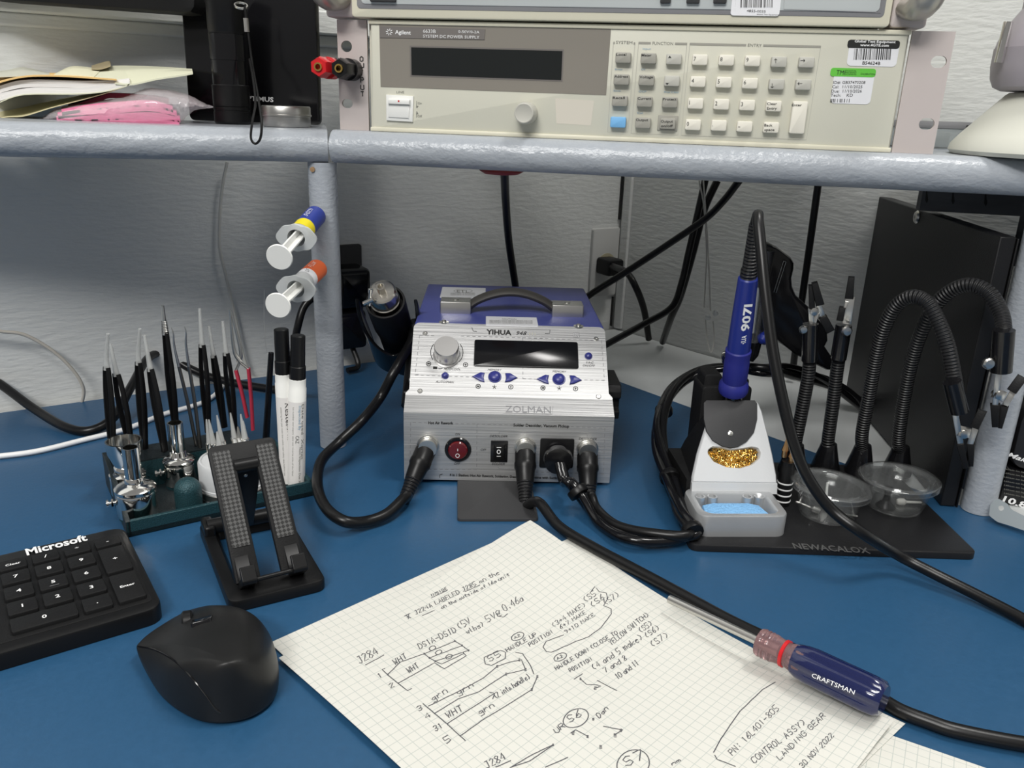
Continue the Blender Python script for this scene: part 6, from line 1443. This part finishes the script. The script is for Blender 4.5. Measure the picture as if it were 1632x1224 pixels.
MB().tube([top_(1121, 288, .985), Y(1124, 330, .975), Y(1129, 410, .98), Y(1132, 495, .98)], .0009, 'ptfe', 8, 6).build('cord', t)
for x, y in ((1128, 506), (1140, 499)): MB().lathe(Y(x, y, .975) - V((0, 0, .0035)), (0, 0, 1), [(0, 0), (.0026, .001), (.0036, .0035), (.0026, .006), (0, .007)], 'frost', 14).build('bead', t)
MB().tube([Y(1124, 510, .975), Y(1127, 540, .975), Y(1133, 562, .975), Y(1138, 540, .975), Y(1136, 512, .975)], .0008, 'ptfe', 8, 6).build('loop', t)
bo = thing('wall_outlet', 'dark grey outlet plate with black adapters, behind the left post', 'outlet', tuple(WL(555, 500, 0)))
a = FL_.uv(515, 520, .004); b = FL_.uv(576, 389, .004); MB().rr(FL_, a[0], a[1], b[0], b[1], .003, 0, .005, 'dgrey', .001).build('outlet_plate', bo)
for k, (x, y) in enumerate(((556, 455), (550, 520))):
    q = FL_.uv(x, y, .02); t = thing('power_adapter', ('upper' if k == 0 else 'lower') + ' black power adapter on the dark outlet behind the post', 'adapter', tuple(FL_.p(q[0], q[1] - .03, .006))); m = MB(); m.rr(FL_, q[0] - .022, q[1] - .024, q[0] + .020, q[1] + .024, .006, .0055, .045, 'blkg', .006); m.build('adapter_body', t)
    if k: MB().tube([FL_.p(q[0] + .003, q[1] - .02, .03), FL_.p(q[0] + .006, q[1] - .045, .045), V((*FL_.p(q[0] - .01, 0, .05).xy, .006))], .0035, 'cable', 10, 6).build('cord', t)
wire('wall_wire', 'black cord coming round the left post behind the flux pens', [Y(512, 470, .84), Y(494, 478, .83), Y(483, 492, .825), Y(476, 515, .82), Y(470, 545, .82), Y(466, 590, .82), Z(462, 625, .005)], .0040)
wire('clear_wire', 'greyish clear cord running down the left wall from the shelf', [WL(362, 258, .012), WL(354, 300, .01), WL(350, 350, .008), WL(350, 395, .008), WL(360, 440, .008), WL(374, 500, .008), WL(386, 560, .008), WL(396, 592, .008)], .0016, M['ptfe'])
wire('clear_wire', 'thin beige cord curving down the left wall at the picture edge', [WL(-60, 520, .02), WL(0, 528, .02), WL(40, 534, .02), WL(85, 560, .02), WL(118, 592, .02), WL(133, 620, .018), WL(130, 645, .012)], .0018, mat('beige_cord', (.50, .47, .42), .4))
wire('power_cable', 'thick black cord snaking behind the tweezers along the left wall', [Z(-60, 575, .05), Z(0, 612, .030), Z(55, 652, .012), Z(105, 681, .0055), Z(145, 686, .0055), Z(182, 664, .012), Z(208, 618, .028), Z(236, 571, .040), Z(264, 564, .036), Z(300, 586, .020), Z(345, 604, .010), Z(400, 615, .006), Z(445, 622, .005)], .0046)
wire('white_cable', 'white cable lying on the blue mat behind the tool tray', [Z(-60, 733, .0030), Z(0, 727, .0030), Z(60, 719, .003), Z(130, 702, .003), Z(200, 684, .003), Z(262, 660, .003), Z(322, 642, .003), Z(352, 620, .003), Z(362, 596, .003)], .0026, 'wcable')

# ================================================================ black metal box at the right
A_, B_ = Z(1347, 626), Z(1499, 808); dB = (B_ - A_).normalized(); nB = V((-dB.y, dB.x, 0)); nB = nB if nB.x > 0 else -nB
bx = thing('metal_box', 'tall flat black metal box with one screw, standing by the right post', 'box', tuple((A_ + B_) / 2 + nB * .008), math.atan2(dB.y, dB.x))
BH = .2365; LB = (B_ - A_).length; BF = Frame(A_, dB, (0, 0, 1), -nB)
MB().box(BF, 0, .0008, LB - .0012, BH, -.0125, 0, 'basep').build('front_cover', bx, bev=.001)
MB().box(BF, .002, .0008, LB - .0002, BH - .001, -.0145, -.0130, 'blk').build('back_shell', bx, bev=.0006)
q = BF.px(1462, 346, 0); MB().lathe(q, BF.n, [(.0062, 0), (.0066, .0006), (.0052, .0022), (.0018, .0028), (.0015, .0012), (0, .0012)], 'steel', 20).build('screw', bx)
fl = MB(); q2 = Frame(BF.p(LB - .0002, 0, -.0125), nB, (0, 0, 1), dB); fl.box(q2, 0, .02, .002, .05, 0, .003, 'blk'); fl.build('latch', bx)

# ================================================================ power tool battery and bracket
q = Z(1590, 802, -.0025); mk_ = thing('tool_battery', 'black power tool battery with white lettering at the right edge behind the post', 'battery', (.475, .700, -.0025))
MFm = Frame(V((.4385, .668, -.0025)), V((1, -.22, 0)), (0, 0, 1), (0, -1, 0))
m = MB(); m.rr(MFm, 0, .0015, .075, .034, .006, -.07, 0, 'blkg', .003); m.build('battery_base', mk_)
m = MB(); m.rr(MFm, .002, .036, .073, .092, .012, -.066, .0, mat('black_label', (.012, .012, .014), .4), .003)
m.text(MFm, 'Makita', (1604, 727), (1652, 743), 8, 'whiteink', .0004, .02, .3)
for k in range(7): m.text(MFm, 'Lithium ion battery warning see manual', (1600, 748 + k * 6.5), (1690, 765 + k * 6.5), 2.6, 'greyink', .0004)
m.build('label_body', mk_)
m = MB(); m.rr(MFm, .006, .094, .068, .150, .016, -.060, -.006, 'blkg', .006); m.build('upper_housing', mk_)
m = MB(); m.text(MFm, '10.8V', (1597, 799), (1650, 815), 10, 'whiteink', .0004, .03); m.build('voltage_lettering', mk_)
zb = thing('metal_bracket', 'small zinc bracket with a hole lying at the right edge', 'bracket', tuple(Z(1610, 832, 0))); 
ZF = Frame(Z(1575, 833, .0004), Z(1640, 856, .0004) - Z(1575, 833, .0004), (0, .2, .9)); ZF = Frame(ZF.o, ZF.x, V((.0, .55, .83)), (0, -1, .5))
m = MB(); o_ = [ZF.uv(x, y, 0) for x, y in ((1577, 822), (1579, 805), (1586, 796), (1592, 795), (1606, 803), (1612, 812), (1640, 826), (1645, 850), (1610, 838), (1590, 832))]
hc = ZF.uv(1596, 810, 0); N2 = 40; ho = [(hc[0] + .0022 * math.cos(2 * PI * k / N2), hc[1] + .0022 * math.sin(2 * PI * k / N2)) for k in range(N2)]; oo = resample(o_, N2, hc)
vs = [ZF.p(u, v, w_) for w_, L_ in ((0, oo), (0.0016, oo), (.0016, ho), (0, ho)) for u, v in L_]
m.add(vs, [[k * N2 + i, k * N2 + (i + 1) % N2, ((k + 1) % 4) * N2 + (i + 1) % N2, ((k + 1) % 4) * N2 + i] for k in range(4) for i in range(N2)], 'zinc'); m.build('plate', zb)

# ================================================================ things on the shelf, left part
def shz(x, y, yy): q = Y(x, y, yy); return V((q.x, q.y, SH))
# tablet
ta, tb = shz(302, 193, .835), shz(509, 203, .825); TBF = Frame(ta, tb - ta, V((0, .035, 1)), (0, -1, 0)); tw = (tb - ta).length
tt = thing('tablet', 'black slate tablet with white lettering leaning upright at the back of the left shelf', 'tablet', tuple((ta + tb) / 2))
m = MB(); m.rr(TBF, 0, .0006, tw, .200, .005, -.009, 0, 'blkg', .0015)
m.text(TBF, 'OPTIMUS', (384, 159.5), (436, 162.5), 7.2, 'whiteink', .0003, .03); m.build('body', tt)
# flashlight
fq = shz(372, 198, .785); fl_ = thing('flashlight', 'black cylindrical flashlight standing upright in front of the tablet, with wrist strap', 'flashlight', tuple(fq))
m = MB(); m.lathe(fq, (0, 0, 1), [(.0150, .0003), (.0162, .002), (.0162, .0105), (.0158, .0108), (.0158, .0120), (.0162, .0123), (.0162, .0148), (.0158, .0152), (.0163, .0156), (.0163, .0330), (.0155, .0338)], 'blk', 40); m.build('tail_cap', fl_)
m = MB(); m.lathe(fq, (0, 0, 1), [(.0153, .0338), (.0153, .0540), (.0158, .0544), (.0158, .0755), (.0153, .0760)], 'blkg', 40); m.build('barrel', fl_)
m = MB(); m.lathe(fq, (0, 0, 1), [(.0157, .0760), (.0157, .0780), (.0160, .0785), (.0160, .0990), (.0166, .1010), (.0166, .1100), (.0150, .1118), (.0140, .1118), (.0120, .1060), (0, .106)], 'blk', 40); m.build('head', fl_)
m = MB(); o_ = Y(384, 9, fq.y - .014); m.lathe(o_, (.2, -.5, .9), [(.0046, -.0007), (.0058, -.0007), (.0058, .0007), (.0046, .0007), (.0046, -.0007)], 'steel', 24, False); m.build('lanyard_ring', fl_)
yS = fq.y - .017; ytf = Y(405, 215, .722).y
m = MB(); m.tube([Y(390, 10, yS), Y(393, 30, yS), Y(397, 60, yS), Y(402, 100, yS - .004), Y(408, 135, .735), Y(413, 165, .712), Y(417, 195, .699), Y(415, 220, .6965), Y(407, 229, .6965), Y(400, 220, .6965), Y(402, 195, .699), Y(407, 165, .712), Y(404, 130, .735), Y(398, 95, yS - .002)], .0014, 'blkm', 8, 8, .7); st_ = m.build('wrist_strap', fl_)
MB().tube([Y(391.5, 29, yS), Y(393.5, 51, yS)], .0023, 'steel', 12, 0).build('crimp', st_)
# tin
tq = shz(457, 199, .765); r_ = .0215; tn = thing('tin', 'small round silver tin with screw lid beside the flashlight', 'tin', tuple(tq))
MB().lathe(tq, (0, 0, 1), [(0, .0004), (r_ * .94, .0004), (r_ * .97, .0015), (r_ * .97, .0095)], 'tinm', 48, False).build('tin_body', tn)
MB().lathe(tq, (0, 0, 1), [(r_ * .985, .0088), (r_ * 1.02, .0092), (r_ * 1.02, .0104), (r_ * .985, .0108), (r_ * .985, .0165), (r_ * .95, .0176), (0, .0172)], 'tinm', 48).build('lid', tn)
# monitor above
mq = Y(287, 21, .80); mf = Frame(mq, Y(287, 21, .80) - Y(0, 0, .80), (0, 0, 1), (0, -1, 0))
mo_ = thing('monitor', 'dark monitor, only its lower right corner showing at the top left', 'monitor', tuple(mq)); a = mf.uv(311, 12, 0)
m = MB(); pts = [(-.45, 0), (0, 0), (a[0] - .004, .0015), (a[0] - .0005, .006), (a[0], .012), (a[0], .25), (-.45, .25)]; m.prism(mf, pts, -.028, 0, 'blkm', .003); m.build('bezel', mo_)
MB().box(mf, -.435, .012, a[0] - .012, .24, .0002, .0006, 'lcd').build('screen', mo_)
c_ = mf.p(-.22, .12, -.028); dw = -FL_.n; dd_ = (c_ - CN).dot(FL_.n); MB().tube([c_, c_ + dw * (dd_ - .001)], .018, 'blk', 16, 0).build('wall_bracket', mo_)

# envelopes, papers
def c8(x, y): return (x / 4.8, 60 + y / 4.8)
def loft(f, bpts, yf, yb, name, label, m_, cat='paper', th=.0006, parent=None, n=24, group=None):
    F_ = spline([Y(*c8(*p), yf) for p in f], 6); B_2 = spline([Y(*c8(*p), yb) for p in bpts], 6)
    def samp(P, s): x = s * (len(P) - 1); i = min(int(x), len(P) - 2); return P[i] + (P[i + 1] - P[i]) * (x - i)
    m = MB(); m.grid(lambda s, t: samp(F_, s) * (1 - t) + samp(B_2, s) * t, n, 6, m_, th)
    if parent: return m.build(name, parent, smooth=50)
    o = m.build(name, smooth=50, label=label, category=cat)
    if group: o['group'] = group
    return o
ef, eb = .735, .855
loft([(-60, 640), (40, 606), (190, 596), (400, 532), (780, 432), (985, 362)], [(-60, 560), (100, 540), (400, 480), (800, 400), (1000, 345)], ef + .004, eb, 'envelope', 'dark manila envelope at the bottom of the paper pile on the left shelf', 'manila', 'envelope')
loft([(-60, 520), (0, 490), (180, 432), (560, 428), (780, 412), (950, 372), (1000, 342)], [(-60, 470), (200, 400), (560, 390), (1000, 335)], ef, eb - .005, 'folder', 'cream folder just above the dark manila envelope, holding the white sheets', 'manila2', 'folder', th=.0008)
for i, (f, w_) in enumerate(((([(-60, 476), (0, 455), (200, 405), (600, 408), (800, 385), (992, 336)]), 'lowest'), (([(-60, 440), (0, 425), (240, 382), (560, 384), (760, 365), (992, 330)]), 'second lowest'), (([(-60, 415), (0, 395), (200, 352), (560, 355), (780, 348), (992, 324)]), 'third'), (([(-60, 392), (0, 368), (200, 322), (600, 330), (800, 328), (990, 318)]), 'uppermost'))):
    loft(f, [(x, y - 28) for x, y in f], ef + .001 + .001 * i, eb - .01, 'paper_sheet', w_ + ' of the white papers inside the folder on the left shelf', 'paperw', th=.0029, group='white papers in the folder')
loft([(-60, 362), (0, 336), (120, 305), (250, 289), (480, 290), (700, 304), (890, 318)], [(-60, 320), (100, 280), (300, 268), (600, 275), (890, 300)], ef - .001, eb - .01, 'envelope', 'bright orange-yellow envelope on top of the white papers', 'manila3', 'envelope', th=.0011)
loft([(880, 345), (1010, 352), (1200, 312), (1380, 285), (1475, 268)], [(780, 232), (850, 216), (1000, 214), (1200, 220), (1468, 236)], ef, .845, 'envelope', 'pale yellow envelope with its corner pointing at the tablet', 'manila2', 'envelope', th=.0013)
loft([(700, 300), (900, 318), (1010, 340)], [(720, 240), (850, 218), (1000, 214)], ef + .012, .84, 'envelope', 'pale envelope flap between the orange envelope and the pointing one', 'manila2', 'envelope')
loft([(410, 285), (560, 286), (720, 298)], [(430, 270), (520, 226), (600, 217), (780, 240)], ef + .01, .83, 'note_slip', 'small cream note slip standing up from the envelopes', mat('cream_slip', (.70, .68, .50), .7), 'note')
loft([(-60, 300), (100, 295), (380, 282)], [(-60, 260), (60, 245), (160, 226), (230, 235), (380, 270)], ef + .014, .84, 'envelope', 'dull green-yellow envelope at the back left of the pile', mat('dull_paper', (.52, .52, .44), .7), 'envelope')
loft([(700, 240), (775, 238), (846, 215)], [(700, 214), (770, 192), (832, 178), (846, 190)], .80, .85, 'card', 'brown card tip sticking up behind the envelopes', mat('brown_card', (.36, .30, .18), .6), 'card')
# pink anti-static bag in a clear bag
pb = thing('pink_bag', 'pink anti-static pouches inside a clear plastic bag under the envelopes', 'bag', tuple(shz(190, 195, .76)))
ylay = [([(480, 612), (700, 610), (950, 606), (1200, 606), (1370, 622)], .0016), ([(430, 585), (640, 578), (900, 566), (1150, 556), (1375, 585)], .0018), ([(440, 560), (640, 535), (900, 515), (1150, 500), (1350, 545)], .0018), ([(470, 535), (700, 495), (900, 478), (1150, 466), (1320, 510)], .0018)]
for k, (f, th) in enumerate(ylay): loft([(x, y + 14) for x, y in f], [(x, y - 8) for x, y in f], .735, .80, 'pouch', '', 'pinkp', parent=pb, th=.0052)
loft([(520, 530), (760, 450), (860, 425), (1100, 440), (1290, 470)], [(520, 500), (760, 440), (860, 420), (1180, 440), (1290, 460)], .76, .81, 'inner_pouch', '', 'pinkd', parent=pb, th=.004)
vs = []; nb_, mbq = 44, 22
topc = spline([V((*c8(*p), 0)) for p in ((298, 636), (440, 540), (840, 470), (1020, 425), (1130, 385), (1300, 400), (1440, 435), (1560, 500), (1630, 528))], 8); botc = spline([V((*c8(*p), 0)) for p in ((298, 642), (430, 668), (620, 672), (860, 672), (1100, 668), (1360, 655), (1430, 600), (1500, 552), (1630, 534))], 8)
def sm2(P, s): x = s * (len(P) - 1); i = min(int(x), len(P) - 2); return P[i] + (P[i + 1] - P[i]) * (x - i)
rb_ = random.Random(2)
for i in range(nb_ + 1):
    s = i / nb_; t_, b_ = sm2(topc, s), sm2(botc, s); dpt = .004 + .030 * math.sin(PI * min(1, s * 1.02)) ** .6
    for k in range(mbq):
        a = 2 * PI * k / mbq; f = (1 - math.cos(a)) / 2; x = t_.x + (b_.x - t_.x) * f; y = t_.y + (b_.y - t_.y) * f
        q = Y(x, y, .755 - dpt * math.sin(a) + rb_.uniform(-.0012, .0012)); q.z = max(q.z + rb_.uniform(-.0004, .0004), SH + .0004); vs.append(q)
m = MB(); m.add(vs, [[i * mbq + k, i * mbq + (k + 1) % mbq, (i + 1) * mbq + (k + 1) % mbq, (i + 1) * mbq + k] for i in range(nb_) for k in range(mbq)] + [list(range(mbq))[::-1], list(range(nb_ * mbq, (nb_ + 1) * mbq))], 'bag'); m.build('clear_bag', pb, smooth=40)

# ================================================================ right end of the shelf
cq = Y(1690, 250, .66); cz = V((cq.x, .675, SH)); mg = thing('microscope_stand', 'off-white cone base with lilac-grey swivel head at the right end of the shelf', 'microscope stand', tuple(cz))
def rX(px_, yy=.675): return abs(cz.x - Y(px_, 180, yy).x)
def zY(py_): return Y(1600, py_, .66).z - SH
r0 = rX(1538); m = MB(); m.lathe(cz, (0, 0, 1), [(r0 * .97, .0005), (r0, .0035), (r0 * .985, .008), (r0 * .91, .0150), (rX(1607), zY(150)), (rX(1612), zY(146)), (rX(1625), zY(144)), (0, zY(144))], 'offw', 64); m.build('cone_base', mg, smooth=30)
zt = zY(144); m = MB(); m.lathe(cz, (0, 0, 1), [(rX(1620), zt + .0002), (rX(1598), zt + .0005), (rX(1586), zt + .003), (rX(1580), zt + .009), (rX(1577), zt + .018), (rX(1577), zt + .031), (rX(1583), zt + .0315), (rX(1583), zt + .020), (0, zt + .020)], 'purpleg', 64); m.build('swivel_ring', mg, smooth=35)
m = MB(); m.lathe(cz, (0, 0, 1), [(rX(1612), zt + .0205), (rX(1612), zY(74)), (rX(1605), zY(72)), (rX(1605), zt + .10), (0, zt + .10)], 'purpleg', 64); m.build('column', mg, smooth=35)
prof = [(y, x) for y, x in ((76, 1577.5), (60, 1580), (45, 1585), (28, 1592), (12, 1601), (0, 1608), (-20, 1622))]
m = MB(); na = 14; vs = []
for (y, x) in prof:
    for k in range(na + 1):
        a = math.radians(140 + 78 * k / na)
        for dr in (0, .0035): r = rX(x) - dr; vs.append(cz + V((math.cos(a) * r, math.sin(a) * r, zY(y))))
W2 = 2 * (na + 1); fs = []
for i in range(len(prof) - 1):
    for k in range(na):
        for q_ in (0, 1): fs.append([i * W2 + 2 * k + q_, i * W2 + 2 * k + 2 + q_, (i + 1) * W2 + 2 * k + 2 + q_, (i + 1) * W2 + 2 * k + q_])
    for k in (0, na): fs.append([i * W2 + 2 * k, i * W2 + 2 * k + 1, (i + 1) * W2 + 2 * k + 1, (i + 1) * W2 + 2 * k])
m.add(vs, fs, 'purpleg'); m.build('yoke', mg, smooth=40)
q = Y(1600, 58, .668); MB().tube([V((q.x, q.y, cz.z + zt + .0195)), q + V((.001, 0, .010))], .0032, 'chrome', 12, 0).build('pivot_pin', mg)
# grey case and clear tray behind
gq = Y(1500, 236, .80); gb = thing('storage_case', 'low grey case with dark catch at the shelf back, right of the power supply', 'case', (gq.x, .80, SH))
GFm = Frame(V((Y(1440, 236, .80).x, .80, SH)), V((1, -.12, 0)), (0, 0, 1), (0, -1, 0)); gh = Y(1480, 193, .80).z - SH
m = MB(); m.rr(GFm, -.02, .001, .10, gh, .002, -.05, 0, mat('case_grey', (.33, .36, .37), .45), .001); m.rr(GFm, -.021, gh - .006, .101, gh, .001, -.051, .001, 'greyl', .0005); m.build('case_body', gb)
a = GFm.uv(1537, 212, 0); MB().rr(GFm, a[0], a[1] - .005, a[0] + .010, a[1] + .007, .001, 0, .002, 'ink', .0005).build('catch', gb)
ct = thing('clear_tray', 'clear plastic divided tray standing in front of the grey case', 'tray', (Y(1515, 240, .77).x, .77, SH))
CTF = Frame(V((Y(1486, 240, .76).x, .765, SH)), V((1, -.12, 0)), (0, 0, 1), (0, -1, 0)); chh = Y(1500, 210, .765).z - SH
for n_, (u0, v0, u1, v1, w0_, w1_) in enumerate(((0, .0008, .045, chh, -.0012, 0), (0, .0008, .045, .002, -.03, -.0015), (0, .0025, .0012, chh, -.03, -.0015), (.0438, .0025, .045, chh, -.03, -.0015), (.014, .0025, .0152, chh * .95, -.03, -.0015), (.032, .0025, .0332, chh * .95, -.03, -.0015))):
    MB().box(CTF, u0, v0, u1, v1, w0_, w1_, 'clear').build('tray_wall' if n_ != 1 else 'tray_floor', ct)
